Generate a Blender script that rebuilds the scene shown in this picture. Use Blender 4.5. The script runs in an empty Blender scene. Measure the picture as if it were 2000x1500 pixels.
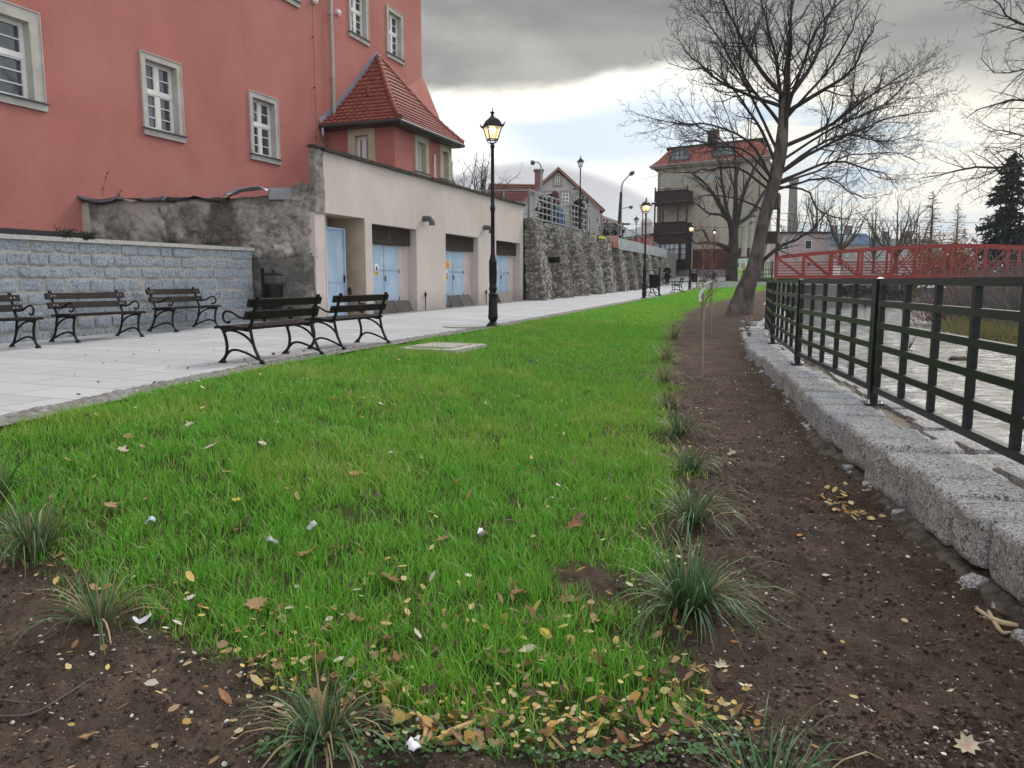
import bpy, math, random
import numpy as np
from mathutils import Vector, Matrix
R = random.Random(7)
RN = np.random.default_rng(11)
SC = bpy.context.scene
COL = SC.collection
PI = math.pi
# ------------------------------------------------------------------ photograph geometry
F = 1500.0; PT = math.atan(200/1500.0); CP, SP = math.cos(PT), math.sin(PT); CZ = 1.4
def ray(u, v):
    a = (u-1000)/F; b = (750-v)/F
    return (a, CP+b*SP, -SP+b*CP)
def onz(u, v, z):
    d = ray(u, v); t = (z-CZ)/d[2]; return Vector((d[0]*t, d[1]*t, z))
def onl(u, v, a, m=.37):
    d = ray(u, v); t = a/(d[0]-m*d[1]); return Vector((d[0]*t, d[1]*t, CZ+d[2]*t))
def ony(u, v, Y):
    d = ray(u, v); t = Y/d[1]; return Vector((d[0]*t, Y, CZ+d[2]*t))
# ------------------------------------------------------------------ noise
def _h(i, j, k, s):
    n = (i*374761393 + j*668265263 + k*2147483647 + s*974711) & 0x7fffffff
    n = (n ^ (n >> 13))*1274126177 & 0x7fffffff
    return ((n ^ (n >> 16)) & 0xffff)/65535.0
def vn(x, y, z=0, s=0):
    x = np.asarray(x, float); y = np.asarray(y, float); z = np.asarray(z, float)+0*x
    i = np.floor(x).astype(np.int64); j = np.floor(y).astype(np.int64); k = np.floor(z).astype(np.int64)
    fx, fy, fz = x-i, y-j, z-k
    fx, fy, fz = [t*t*(3-2*t) for t in (fx, fy, fz)]
    r = 0
    for a in (0, 1):
        for b in (0, 1):
            for c in (0, 1):
                w = (fx if a else 1-fx)*(fy if b else 1-fy)*(fz if c else 1-fz)
                r = r + w*_h(i+a, j+b, k+c, s)
    return r
def fbm(x, y, z=0, s=0, o=4):
    r = 0; a = .5; f = 1
    for q in range(o):
        r = r + a*vn(x*f+q*17.3, y*f+q*9.1, np.asarray(z)*f, s+q); a *= .5; f *= 2.03
    return r
def cell(x, y, s=0):
    """distance to nearest and second nearest jittered cell point"""
    i = np.floor(x).astype(np.int64); j = np.floor(y).astype(np.int64)
    d1 = np.full(x.shape, 9.); d2 = np.full(x.shape, 9.)
    for a in (-1, 0, 1):
        for b in (-1, 0, 1):
            px = i+a+.15+.7*_h(i+a, j+b, 3, s); py = j+b+.15+.7*_h(i+a, j+b, 5, s)
            d = np.hypot(x-px, y-py)
            d2 = np.where(d < d1, d1, np.minimum(d2, d)); d1 = np.minimum(d1, d)
    return d1, d2
def sst(a, b, x):
    t = np.clip((np.asarray(x, float)-a)/(b-a), 0, 1); return t*t*(3-2*t)
# ------------------------------------------------------------------ objects
def tag(o, label=None, cat=None, group=None, kind=None):
    if label: o['label'] = label
    if cat: o['category'] = cat
    if group: o['group'] = group
    if kind: o['kind'] = kind
    return o
def thing(name, loc, label, cat, group=None):
    o = bpy.data.objects.new(name, None); COL.objects.link(o); o.location = loc
    o.empty_display_size = .1
    return tag(o, label, cat, group)
def attach(o, parent):
    o.parent = parent
    if parent is not None and parent.type == 'EMPTY':
        o.matrix_parent_inverse = Matrix.Translation(parent.location).inverted()
    return o
def mesh_obj(name, verts, faces, mats, parent=None, smooth=False, mi=None, col=None, auto=None):
    me = bpy.data.meshes.new(name)
    if isinstance(verts, np.ndarray):
        fl = [np.asarray(f) for f in faces if len(f)]
        n = len(verts); me.vertices.add(n); me.vertices.foreach_set('co', verts.astype(np.float32).ravel())
        tot = np.concatenate([np.full(len(f), f.shape[1]) for f in fl]); idx = np.concatenate([f.ravel() for f in fl])
        me.loops.add(len(idx)); me.loops.foreach_set('vertex_index', idx.astype(np.int32))
        me.polygons.add(len(tot)); st = np.concatenate([[0], np.cumsum(tot)[:-1]])
        me.polygons.foreach_set('loop_start', st.astype(np.int32)); me.polygons.foreach_set('loop_total', tot.astype(np.int32))
        me.update(calc_edges=True)
    else:
        me.from_pydata(verts, [], faces); me.update()
    for m in (mats if isinstance(mats, (list, tuple)) else [mats]): me.materials.append(m)
    if mi is not None: me.polygons.foreach_set('material_index', np.asarray(mi, np.int32))
    if smooth: me.polygons.foreach_set('use_smooth', np.ones(len(me.polygons), bool))
    if col is not None:
        a = me.color_attributes.new('Col', 'FLOAT_COLOR', 'POINT')
        c = np.ones((len(col), 4), np.float32); c[:, :3] = col; a.data.foreach_set('color', c.ravel())
    if auto:
        try: me.set_sharp_from_angle(angle=math.radians(auto))
        except Exception: pass
    me.update()
    o = bpy.data.objects.new(name, me); COL.objects.link(o)
    return attach(o, parent)
class Fr:
    """wall frame: s along, o outwards, z up"""
    def __init__(s, O, D, N=None):
        s.O = Vector((O[0], O[1], 0)); s.D = Vector((D[0], D[1], 0)).normalized()
        s.N = Vector(N) if N else Vector((s.D.y, -s.D.x, 0))
    def p(s, a, o, z): return s.O+s.D*a+s.N*o+Vector((0, 0, z))
    def sz(s, P): q = Vector((P[0], P[1], 0))-s.O; return q.dot(s.D), P[2]
class MB:
    def __init__(s): s.v = []; s.f = []; s.m = []; s.cm = 0
    def face(s, pts):
        b = len(s.v); s.v += [tuple(p) for p in pts]; s.f.append(tuple(range(b, b+len(pts)))); s.m.append(s.cm)
    def hull8(s, p):   # 4 bottom ccw, 4 top ccw
        b = len(s.v); s.v += [tuple(q) for q in p]
        for f in ((3, 2, 1, 0), (4, 5, 6, 7), (0, 1, 5, 4), (1, 2, 6, 5), (2, 3, 7, 6), (3, 0, 4, 7)):
            s.f.append(tuple(b+i for i in f)); s.m.append(s.cm)
    def box(s, c, sz, rot=None):
        x, y, z = sz[0]/2, sz[1]/2, sz[2]/2
        ps = [Vector(q) for q in ((-x, -y, -z), (x, -y, -z), (x, y, -z), (-x, y, -z), (-x, -y, z), (x, -y, z), (x, y, z), (-x, y, z))]
        if rot is not None: ps = [rot @ q for q in ps]
        c = Vector(c); s.hull8([c+q for q in ps])
    def fbox(s, fr, s0, s1, o0, o1, z0, z1):
        s.hull8([fr.p(s0, o1, z0), fr.p(s1, o1, z0), fr.p(s1, o0, z0), fr.p(s0, o0, z0), fr.p(s0, o1, z1), fr.p(s1, o1, z1), fr.p(s1, o0, z1), fr.p(s0, o0, z1)])
    def beam(s, a, b, w, h, up=(0, 0, 1)):
        a, b = Vector(a), Vector(b); t = (b-a).normalized(); u = Vector(up)
        if abs(t.dot(u)) > .98: u = Vector((1, 0, 0))
        x = t.cross(u).normalized()*w/2; y = x.cross(t).normalized()*h/2
        s.hull8([a-x-y, a+x-y, b+x-y, b-x-y, a-x+y, a+x+y, b+x+y, b-x+y])
    def tube(s, pts, rad, n=8, cap=True):
        pts = [Vector(p) for p in pts]; k = len(pts)
        if not hasattr(rad, '__len__'): rad = [rad]*k
        b = len(s.v); ref = None
        for i, p in enumerate(pts):
            t = (pts[min(i+1, k-1)]-pts[max(i-1, 0)]).normalized()
            if ref is None: ref = t.orthogonal().normalized()
            ref = (ref-t*ref.dot(t)).normalized(); q = t.cross(ref)
            for j in range(n):
                a = 2*PI*j/n; s.v.append(tuple(p+(ref*math.cos(a)+q*math.sin(a))*rad[i]))
        for i in range(k-1):
            for j in range(n):
                s.f.append((b+i*n+j, b+i*n+(j+1) % n, b+(i+1)*n+(j+1) % n, b+(i+1)*n+j)); s.m.append(s.cm)
        if cap:
            s.f.append(tuple(b+j for j in reversed(range(n)))); s.m.append(s.cm)
            s.f.append(tuple(b+(k-1)*n+j for j in range(n))); s.m.append(s.cm)
    def lathe(s, prof, n=16, c=(0, 0, 0), ph=0.0, sx=1, sy=1):
        b = len(s.v); k = len(prof)
        for r, z in prof:
            for j in range(n):
                a = 2*PI*j/n+ph; s.v.append((c[0]+r*math.cos(a)*sx, c[1]+r*math.sin(a)*sy, c[2]+z))
        for i in range(k-1):
            for j in range(n):
                s.f.append((b+i*n+j, b+i*n+(j+1) % n, b+(i+1)*n+(j+1) % n, b+(i+1)*n+j)); s.m.append(s.cm)
        s.f.append(tuple(b+j for j in reversed(range(n)))); s.m.append(s.cm)
        s.f.append(tuple(b+(k-1)*n+j for j in range(n))); s.m.append(s.cm)
    def grid(s, fn, nu, nv):
        b = len(s.v)
        for i in range(nu+1):
            for j in range(nv+1): s.v.append(tuple(fn(i/nu, j/nv)))
        for i in range(nu):
            for j in range(nv):
                a = b+i*(nv+1)+j; s.f.append((a, a+nv+1, a+nv+2, a+1)); s.m.append(s.cm)
    def build(s, name, mat, parent=None, smooth=False, auto=None):
        return mesh_obj(name, s.v, s.f, mat, parent, smooth or bool(auto), s.m if isinstance(mat, (list, tuple)) else None, auto=auto)
def grid_np(P):
    """P (nu,nv,3) -> verts, quads"""
    nu, nv = P.shape[:2]; i = np.arange(nu*nv).reshape(nu, nv)
    q = np.stack([i[:-1, :-1], i[1:, :-1], i[1:, 1:], i[:-1, 1:]], -1).reshape(-1, 4)
    return P.reshape(-1, 3), q
def copy_tree(o, parent=None):
    c = o.copy(); COL.objects.link(c)
    if parent is not None: c.parent = parent; c.matrix_parent_inverse = o.matrix_parent_inverse.copy()
    for ch in list(o.children): copy_tree(ch, c)
    return c
# ------------------------------------------------------------------ materials
class X:
    """tiny node-expression helper"""
    def __init__(s, t, k): s.t = t; s.k = k
    def _m(s, op, b=None, c=None):
        n = s.t.nodes.new('ShaderNodeMath'); n.operation = op
        for i, q in enumerate((s, b, c)):
            if q is None: continue
            if isinstance(q, X): s.t.links.new(q.k, n.inputs[i])
            else: n.inputs[i].default_value = q
        return X(s.t, n.outputs[0])
    def __add__(s, b): return s._m('ADD', b)
    def __sub__(s, b): return s._m('SUBTRACT', b)
    def __mul__(s, b): return s._m('MULTIPLY', b)
    def __truediv__(s, b): return s._m('DIVIDE', b)
    def step(s, a, b):
        n = s.t.nodes.new('ShaderNodeMapRange'); n.interpolation_type = 'SMOOTHSTEP'
        for i, q in ((0, s), (1, a), (2, b)):
            if isinstance(q, X): s.t.links.new(q.k, n.inputs[i])
            else: n.inputs[i].default_value = q
        return X(s.t, n.outputs[0])
def rgb(c): return (c[0], c[1], c[2], 1)
def mixc(t, f, a, b, mode='MIX'):
    n = t.nodes.new('ShaderNodeMix'); n.data_type = 'RGBA'; n.blend_type = mode
    for i, q in ((0, f), (6, a), (7, b)):
        if isinstance(q, X): t.links.new(q.k, n.inputs[i])
        elif isinstance(q, (int, float)): n.inputs[i].default_value = q
        else: n.inputs[i].default_value = rgb(q)
    return X(t, n.outputs[2])
class Mat:
    def __init__(s, name, rough=.7, spec=.3, metal=0.):
        s.m = bpy.data.materials.new(name); s.m.use_nodes = True; s.t = s.m.node_tree
        s.b = s.t.nodes['Principled BSDF']; s.out = s.t.nodes['Material Output']
        s.b.inputs['Roughness'].default_value = rough; s.b.inputs['Specular IOR Level'].default_value = spec
        s.b.inputs['Metallic'].default_value = metal
        s.tc = s.t.nodes.new('ShaderNodeTexCoord'); s.v = X(s.t, s.tc.outputs['Object'])
    def map(s, sc=(1, 1, 1), rot=(0, 0, 0), loc=(0, 0, 0), v=None):
        n = s.t.nodes.new('ShaderNodeMapping'); n.inputs[1].default_value = loc; n.inputs[2].default_value = rot; n.inputs[3].default_value = sc
        s.t.links.new((v or s.v).k, n.inputs[0]); return X(s.t, n.outputs[0])
    def noise(s, sc, det=4, rough=.55, v=None, dist=0):
        n = s.t.nodes.new('ShaderNodeTexNoise'); n.inputs['Scale'].default_value = sc; n.inputs['Detail'].default_value = det
        n.inputs['Roughness'].default_value = rough; n.inputs['Distortion'].default_value = dist
        s.t.links.new((v or s.v).k, n.inputs[0]); return X(s.t, n.outputs[0])
    def voro(s, sc, feat='F1', out=0, v=None, rnd=1):
        n = s.t.nodes.new('ShaderNodeTexVoronoi'); n.feature = feat; n.inputs['Scale'].default_value = sc; n.inputs['Randomness'].default_value = rnd
        s.t.links.new((v or s.v).k, n.inputs[0]); return X(s.t, n.outputs[out])
    def mix(s, f, a, b, mode='MIX'): return mixc(s.t, f, a, b, mode)
    def col(s, c):
        if isinstance(c, X): s.t.links.new(c.k, s.b.inputs['Base Color'])
        else: s.b.inputs['Base Color'].default_value = rgb(c)
        return s
    def rough(s, x): s.t.links.new(x.k, s.b.inputs['Roughness']); return s
    def bump(s, h, st=.3, d=.02):
        n = s.t.nodes.new('ShaderNodeBump'); n.inputs['Strength'].default_value = st; n.inputs['Distance'].default_value = d
        s.t.links.new(h.k, n.inputs['Height'])
        if s.b.inputs['Normal'].is_linked: s.t.links.new(s.b.inputs['Normal'].links[0].from_socket, n.inputs['Normal'])
        s.t.links.new(n.outputs[0], s.b.inputs['Normal']); return s
    def attr(s, nm='Col'):
        n = s.t.nodes.new('ShaderNodeAttribute'); n.attribute_name = nm; return X(s.t, n.outputs[0])
def simple(name, c, c2=None, sc=3, rough=.7, spec=.3, metal=0., bs=0, bst=.3, bd=.01, det=5):
    m = Mat(name, rough, spec, metal)
    if c2 is not None:
        n = m.noise(sc, det); m.col(m.mix(n.step(.32, .68), c, c2))
    else: m.col(c)
    if bs: m.bump(m.noise(bs, 4), bst, bd)
    return m.m
def leafy(name, trans=.35, rough=.5, spec=.25):
    m = Mat(name, rough, spec); c = m.attr(); m.col(c)
    tr = m.t.nodes.new('ShaderNodeBsdfTranslucent'); m.t.links.new(c.k, tr.inputs[0])
    mx = m.t.nodes.new('ShaderNodeMixShader'); mx.inputs[0].default_value = trans
    m.t.links.new(m.b.outputs[0], mx.inputs[1]); m.t.links.new(tr.outputs[0], mx.inputs[2]); m.t.links.new(mx.outputs[0], m.out.inputs[0])
    return m.m
MT = {}
# red render of the big building
m = Mat('red_plaster', .9, .15)
n1 = m.noise(.45, 6, .6); n2 = m.noise(9, 3); n3 = m.noise(1.6, 5, .65, v=m.map((1, 1, .35)))
c = m.mix(n1.step(.3, .7), (.40, .148, .128), (.475, .19, .163)); c = m.mix(n3.step(.46, .72)*.6, c, (.385, .155, .142)); c = m.mix(m.noise(3.2, 6, .7, v=m.map((1.2, 1.2, .09))).step(.54, .72)*.38, c, (.43, .225, .20)); c = m.mix(m.noise(.22, 5, .65, v=m.map(loc=(4, 4, 9))).step(.48, .66)*.4, c, (.50, .235, .21)); c = m.mix(n2.step(.45, .75)*.2, c, (.52, .24, .21))
m.col(c); m.bump(m.noise(60, 3), .35, .006).bump(m.noise(1.2, 3), .25, .03); MT['red'] = m.m
m = Mat('beige_plaster', .9, .15)
n1 = m.noise(.6, 6, .6); n3 = m.noise(2.2, 6, .7, v=m.map((1, 1, .25)))
c = m.mix(n1.step(.3, .7), (.54, .47, .44), (.62, .55, .52)); c = m.mix(n3.step(.5, .75)*.5, c, (.42, .36, .33)); sz_ = m.t.nodes.new('ShaderNodeSeparateXYZ'); m.t.links.new(m.v.k, sz_.inputs[0]); spl = (X(m.t, sz_.outputs[2])*-1.0+m.noise(2.6, 6, .7)*1.2).step(-.75, .1); c = m.mix(spl*.65, c, (.31, .275, .25)); c = m.mix(m.noise(5, 6, .75, v=m.map((1.5, 1.5, .12))).step(.60, .75)*.4, c, (.36, .31, .285))
m.col(c); m.bump(m.noise(70, 3), .3, .005).bump(m.noise(1.1, 3), .2, .03); MT['beige'] = m.m
MT['reveal'] = simple('cream_reveal', (.50, .43, .33), (.40, .33, .26), 2.5, .9, .15)
MT['surround'] = simple('stone_surround', (.54, .52, .48), (.43, .41, .375), 2.2, .85, .2, bs=40, bst=.25, bd=.005)
MT['cream'] = simple('cream_surround', (.55, .51, .40), (.47, .43, .34), 2.2, .85, .2, bs=40, bst=.2, bd=.005)
MT['sill'] = simple('sill_stone', (.47, .47, .445), (.39, .39, .37), 3, .6, .3)
MT['white'] = simple('white_paint', (.84, .84, .83), (.78, .78, .77), 5, .45, .4)
MT['glass'] = simple('window_glass', (.03, .037, .048), (.07, .085, .11), 1.5, rough=.03, spec=1.0)
m = Mat('curtain_glass', .12, .6); m.col(m.mix(m.noise(3, 3, v=m.map((6, 6, .4))).step(.3, .7), (.10, .13, .15), (.34, .38, .40))); MT['cglass'] = m.m
MT['tile'] = simple('roof_tile', (.29, .092, .068), (.21, .066, .052), 4, .6, .3, bs=30, bst=.2, bd=.006)
MT['tile_far'] = simple('roof_tile_far', (.23, .088, .07), (.155, .06, .052), 6, .7, .3)
MT['zinc'] = simple('zinc_sheet', (.42, .44, .47), (.30, .33, .37), 4, .4, .5, .6)
MT['blue_flash'] = simple('blue_flashing', (.34, .42, .50), (.24, .31, .40), 3, .45, .5, .3)
MT['gutter'] = simple('dark_gutter', (.055, .06, .065), None, rough=.4, spec=.5)
MT['pipe'] = simple('grey_pipe', (.42, .42, .42), (.33, .33, .33), 2, .4, .5, .2)
MT['tar'] = simple('tar_roof', (.035, .03, .028), (.06, .052, .045), 8, .85, .2, bs=20, bst=.4)
MT['membrane'] = simple('dark_plinth', (.030, .034, .042), (.05, .055, .06), 3, .6, .3)
m = Mat('blue_door', .45, .4)
n = m.noise(2.2, 5, .6); m.col(m.mix(n.step(.35, .7), (.30, .42, .56), (.40, .51, .64))); m.bump(m.noise(2.5, 2), .5, .02); MT['bdoor'] = m.m
MT['louvre'] = simple('brown_louvre', (.060, .048, .040), (.10, .082, .07), 6, .6, .3)
MT['board'] = simple('dark_board', (.050, .045, .042), (.085, .078, .074), 5, .7, .3)
MT['gboard'] = simple('grey_board', (.16, .14, .13), (.22, .20, .19), 5, .7, .3)
MT['dgrey'] = simple('dark_grey_metal', (.075, .085, .095), None, rough=.45, spec=.5)
MT['iron'] = simple('black_iron', (.006, .006, .009), (.011, .0105, .014), 6, .45, .3)
MT['bwood'] = simple('dark_brown_wood', (.014, .010, .0095), (.020, .015, .0135), 9, .6, .18)
MT['bolt'] = simple('bolt_steel', (.75, .75, .75), None, rough=.25, spec=.5, metal=.6)
MT['fence'] = simple('graphite_fence', (.008, .0105, .0135), (.011, .0138, .018), 4, .38, .25)
MT['galv'] = simple('galvanised', (.34, .35, .36), (.24, .25, .26), 5, .4, .5, .5)
MT['yellow'] = simple('sign_yellow', (.72, .42, .03), None, rough=.5)
MT['signw'] = simple('sign_white', (.75, .75, .72), None, rough=.5)
MT['black'] = simple('matte_black', (.012, .012, .012), None, rough=.6)
MT['rred'] = simple('sign_red', (.5, .04, .03), None, rough=.5)
cb = MT['fence'].node_tree.nodes['Principled BSDF']; cb.inputs['Coat Weight'].default_value = .22; cb.inputs['Coat Roughness'].default_value = .28
# pavement of big slabs
m = Mat('slab_paving', .75, .3)
br = m.t.nodes.new('ShaderNodeTexBrick'); v = m.map((1, 1, 1), (0, 0, math.radians(20.3)))
m.t.links.new(v.k, br.inputs[0]); br.inputs['Scale'].default_value = 1.0; br.inputs['Brick Width'].default_value = 1.2; br.inputs['Row Height'].default_value = .6
br.inputs['Mortar Size'].default_value = .008; br.inputs['Mortar Smooth'].default_value = .2
br.inputs['Color1'].default_value = rgb((.40, .417, .435)); br.inputs['Color2'].default_value = rgb((.50, .51, .515)); br.inputs['Mortar'].default_value = rgb((.13, .13, .135))
bc = X(m.t, br.outputs[0]); n = m.noise(.9, 6, .65); n2 = m.noise(2.6, 5, .7, v=m.map((.5, 1.6, 1), (0, 0, .35)))
c = m.mix(n.step(.35, .7)*.4, bc, (.40, .42, .445)); c = m.mix(n2.step(.57, .72)*.6, c, (.27, .262, .255)); c = m.mix(m.noise(.5, 5, .7, v=m.map((.6, 2.2, 1), (0, 0, .35), (3, 1, 0))).step(.6, .68)*.5, c, (.30, .285, .265))
m.col(c); m.bump(X(m.t, br.outputs[1])*-1.0, .25, .004).bump(m.noise(35, 3), .12, .004); MT['pave'] = m.m
m = Mat('grey_setts', .85, .2)
cl = m.voro(1, 'F1', 1); n = m.noise(14, 5, .6)
m.col(m.mix(n.step(.3, .7), (.15, .145, .14), (.29, .28, .27))); m.bump(m.noise(30, 4), .5, .01); MT['sett'] = m.m
# granite of the river parapet
def granite(name, a, b, d, sc=90, blue=0):
    m = Mat(name, .85, .25)
    n = m.noise(sc, 3, .7); n2 = m.noise(sc*.45, 2, .6); n3 = m.noise(1.7, 5, .6)
    c = m.mix(n.step(.38, .62), a, b); c = m.mix(n2.step(.56, .66)*.75, c, d); c = m.mix(n3.step(.5, .75)*.35, c, (a[0]*.75, a[1]*.75, a[2]*.72))
    if blue: c = m.mix(m.noise(1.1, 3).step(.48, .66)*.5, c, (.30, .35, .42))
    m.col(c); m.bump(m.noise(sc*.5, 5, .7), .9, .018).bump(m.noise(11, 5, .65), .7, .03); return m.m
MT['granite'] = granite('grey_granite', (.255, .255, .257), (.66, .66, .65), (.07, .07, .073), 80, 1)
MT['bgranite'] = granite('blue_granite', (.225, .262, .31), (.40, .44, .48), (.12, .145, .185), 42)
MT['mortar'] = simple('pale_mortar', (.46, .44, .41), (.36, .34, .31), 8, .9, .1, bs=30, bst=.4)
MT['dmortar'] = simple('mossy_mortar', (.15, .13, .10), (.21, .19, .155), 7, .9, .1, bs=30, bst=.5)
MT['footing'] = simple('mossy_footing', (.062, .050, .039), (.145, .13, .11), 14, .95, .1, bs=45, bst=.9, bd=.02)
MT['coping'] = simple('granite_coping', (.50, .49, .47), (.40, .395, .38), 12, .7, .3, bs=60, bst=.25)
# decayed plaster wall
m = Mat('decayed_plaster', .95, .1)
n1 = m.noise(.9, 8, .65, dist=.6); n2 = m.noise(2.3, 7, .7, dist=.8); n3 = m.noise(.55, 5, .6, v=m.map(loc=(3.7, 1, 8))); n4 = m.noise(22, 4, .65)
c = m.mix(n2.step(.38, .60), (.19, .18, .165), (.47, .45, .41)); sx_ = m.t.nodes.new('ShaderNodeSeparateXYZ'); m.t.links.new(m.v.k, sx_.inputs[0]); gx = (X(m.t, sx_.outputs[0])+7.6)*.035; w1 = n1-gx; c = m.mix(w1.step(.455, .515), c, (.62, .585, .54)); c = m.mix(m.noise(7, 5, .7, dist=.5).step(.55, .62)*.6, c, (.45, .43, .40)); c = m.mix(n3.step(.49, .60)*.8, c, (.055, .052, .048))
c = m.mix(n4.step(.3, .75)*.35, c, (.40, .38, .35))
nb = m.noise(1.35, 5, .6, v=m.map(loc=(8.1, 3, 2))); c = m.mix(nb.step(.665, .70), c, (.28, .115, .075))
m.col(c); m.bump(m.noise(7, 8, .72), 1.0, .09).bump(n4, .6, .02); MT['decay'] = m.m
# rubble masonry of the long retaining wall
m = Mat('rubble_masonry', .92, .15)
vv = m.map((1, 1, 1.7)); wob = m.noise(3, 3)
d1 = m.voro(4.6, 'DISTANCE_TO_EDGE', 0, v=vv); cc = m.voro(4.6, 'F1', 1, v=vv); n = m.noise(5, 6, .65); big = m.noise(.35, 4)
sep = m.t.nodes.new('ShaderNodeSeparateColor'); m.t.links.new(cc.k, sep.inputs[0]); r1 = X(m.t, sep.outputs[0])
c = m.mix(r1.step(.1, .9), (.13, .118, .105), (.40, .375, .335)); c = m.mix(n.step(.35, .7)*.5, c, (.21, .195, .175)); c = m.mix(d1.step(.0, .07), (.07, .063, .056), c)
c = m.mix(m.noise(.55, 4, .6, v=m.map((1, 1, .06))).step(.46, .60)*.5, c, (.085, .08, .072)); c = m.mix(big.step(.56, .68)*.45, c, (.30, .33, .37)); m.col(c); m.bump(d1.step(0, .12), .8, .05).bump(m.noise(16, 5, .65), .5, .02); MT['rubble'] = m.m
MT['concrete'] = simple('grey_concrete', (.33, .35, .37), (.24, .255, .27), 2.5, .85, .2, bs=14, bst=.3)
MT['lconcrete'] = simple('light_concrete', (.48, .46, .43), (.40, .385, .36), 3, .85, .2, bs=25, bst=.3)
m = Mat('soil', .95, .12)
n1 = m.noise(3.2, 7, .65); n2 = m.noise(38, 5, .7); n3 = m.noise(120, 2)
c = m.mix(n1.step(.32, .68), (.032, .025, .020), (.135, .103, .082)); c = m.mix(n2.step(.5, .72)*.6, c, (.145, .112, .088)); c = m.mix(n3.step(.66, .74)*.7, c, (.33, .31, .29))
m.col(c); m.bump(n2, .9, .02).bump(n3, .5, .008); MT['soil'] = m.m
# ground under the grass: soil where bare, green thatch where grass grows (vertex colour)
m = Mat('lawn_ground', .95, .1); c0 = m.attr(); n2 = m.noise(38, 5, .7); n3 = m.noise(120, 2); n1 = m.noise(3.2, 7, .65)
c = m.mix(n1.step(.3, .7)*.5, c0, c0, 'MULTIPLY'); c = m.mix(n1.step(.3, .7)*.9, c0, m.mix(1.0, c0, (1.9, 1.8, 1.75), 'MULTIPLY')); c = m.mix(n2.step(.5, .72)*.45, c, m.mix(1.0, c, (1.9, 1.8, 1.7), 'MULTIPLY'))
c = m.mix(n3.step(.68, .76)*.45, c, (.28, .26, .24)); m.col(c); m.bump(n2, 1.0, .035).bump(n3, .7, .012); MT['lawn'] = m.m
MT['grass'] = leafy('grass_blade', .30, .40, .35)
MT['leaf'] = leafy('dry_leaf', .25, .6, .25)
m = Mat('bark', .9, .15)
n = m.noise(5, 7, .65, v=m.map((1, 1, .35))); n2 = m.voro(7, 'DISTANCE_TO_EDGE', 0, v=m.map((1, 1, .45)))
c = m.mix(n.step(.3, .7), (.060, .052, .049), (.155, .135, .125)); c = m.mix(m.noise(1.8, 5).step(.55, .7)*.6, c, (.21, .18, .165)); m.col(c); m.bump(n, .9, .05).bump(n2.step(0, .15), .5, .02); MT['bark'] = m.m
MT['twig'] = simple('dark_twig', (.036, .031, .032), (.06, .052, .05), 3, .85, .15)
MT['dbark'] = simple('dark_bark', (.040, .036, .034), (.075, .066, .060), 4, .9, .15, bs=12, bst=.6, bd=.03)
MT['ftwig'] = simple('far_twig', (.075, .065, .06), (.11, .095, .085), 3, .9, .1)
MT['rtwig'] = simple('red_twig', (.17, .085, .075), (.26, .15, .12), 3, .7, .2)
MT['sapbark'] = simple('sapling_bark', (.22, .18, .15), (.30, .26, .22), 5, .8, .2)
MT['stake'] = simple('wooden_stake', (.26, .225, .185), (.34, .30, .25), 6, .85, .15)
MT['strap'] = simple('white_strap', (.78, .77, .74), None, rough=.6)
# ================================================================== TERRAIN
def itp(tab):
    a = np.array(tab, float); return lambda q: np.interp(q, a[:, 0], a[:, 1])
PZ = itp([(-10, .38), (8, .40), (12.5, .405), (16, .48), (34, .67), (52, .89), (60, 1.16), (66, 1.45), (72, 1.78), (78, 1.98), (100, 2.05)])
XE = itp([(-8, -6.6), (5.3, -3.6), (7.8, -3.15), (9, -2.9), (11.3, -2.3), (12.9, -1.7), (16, -.2), (34.7, 6.3), (51.7, 12.2), (60, 15.4), (66, 18.5), (72, 22.5), (80, 30)])
ZS = itp([(-5, 0), (5, 0), (10, .08), (18, .30), (24, .40), (40, .75), (55, 1.25), (66, 1.52), (75, 1.62)])
WALLPTS = [(-3, 1.6), (2, 1.98), (3.15, 2.14), (4.5, 2.36), (5.3, 2.47), (6.7, 2.71), (8, 3.02), (10, 3.44), (12.4, 3.86), (15.3, 4.6), (19.8, 5.95), (26.6, 8.6)]
XW = itp(WALLPTS+[(40, 14), (50, 17.3), (75, 31)])
XS = itp([(1.8, .55), (2.33, .63), (3.15, .62), (4.5, .95), (5.9, 1.33), (10.5, 2.15), (17.3, 3.55), (24, 5.3), (30, 7.6), (45, 14.5), (80, 40)])
YF = itp([(-4.5, 6.2), (-3.5, 4.7), (-2.57, 3.8), (-1.9, 3.25), (-1.13, 2.72), (-.6, 2.35), (-.2, 2.14), (.6, 2.2), (3, 2.3)])
def zbase(X, Y):
    X = np.asarray(X, float); Y = np.asarray(Y, float)
    xe, xw = XE(Y), XW(Y); w = sst(0, .8, (X-xe)/np.maximum(xw-xe, .1))
    pz = PZ(Y)*sst(2.2, 6.0, Y)
    return pz*(1-w)+ZS(Y)*w - .03*(1-w)*sst(2, 6, Y)
def gmask(X, Y):
    n = (fbm(X*2.3, Y*2.3, 0, 5, 4)-.47)*1.0
    a = (XS(Y)-X)/(.28+.012*Y)+n*1.3; b = (Y-YF(X))/.30+n*1.5
    bare = 1-.9*sst(.25, .0, np.hypot(X-.36, (Y-3.45)*.8)-.08)
    return np.clip(np.minimum(a, b)+.35, 0, 1)*bare
def soilz(X, Y):
    near = sst(14, 3, Y)
    d = (fbm(X*1.1, Y*1.1, 0, 1, 3)-.45)*.10+(fbm(X*5, Y*5, 0, 2, 4)-.45)*.065*(.4+.6*near)+(fbm(X*15, Y*15, 0, 3, 4)-.45)*.085*near
    return d*(1-.5*gmask(X, Y))
def zlawn(X, Y): return zbase(X, Y)+soilz(X, Y)
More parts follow.
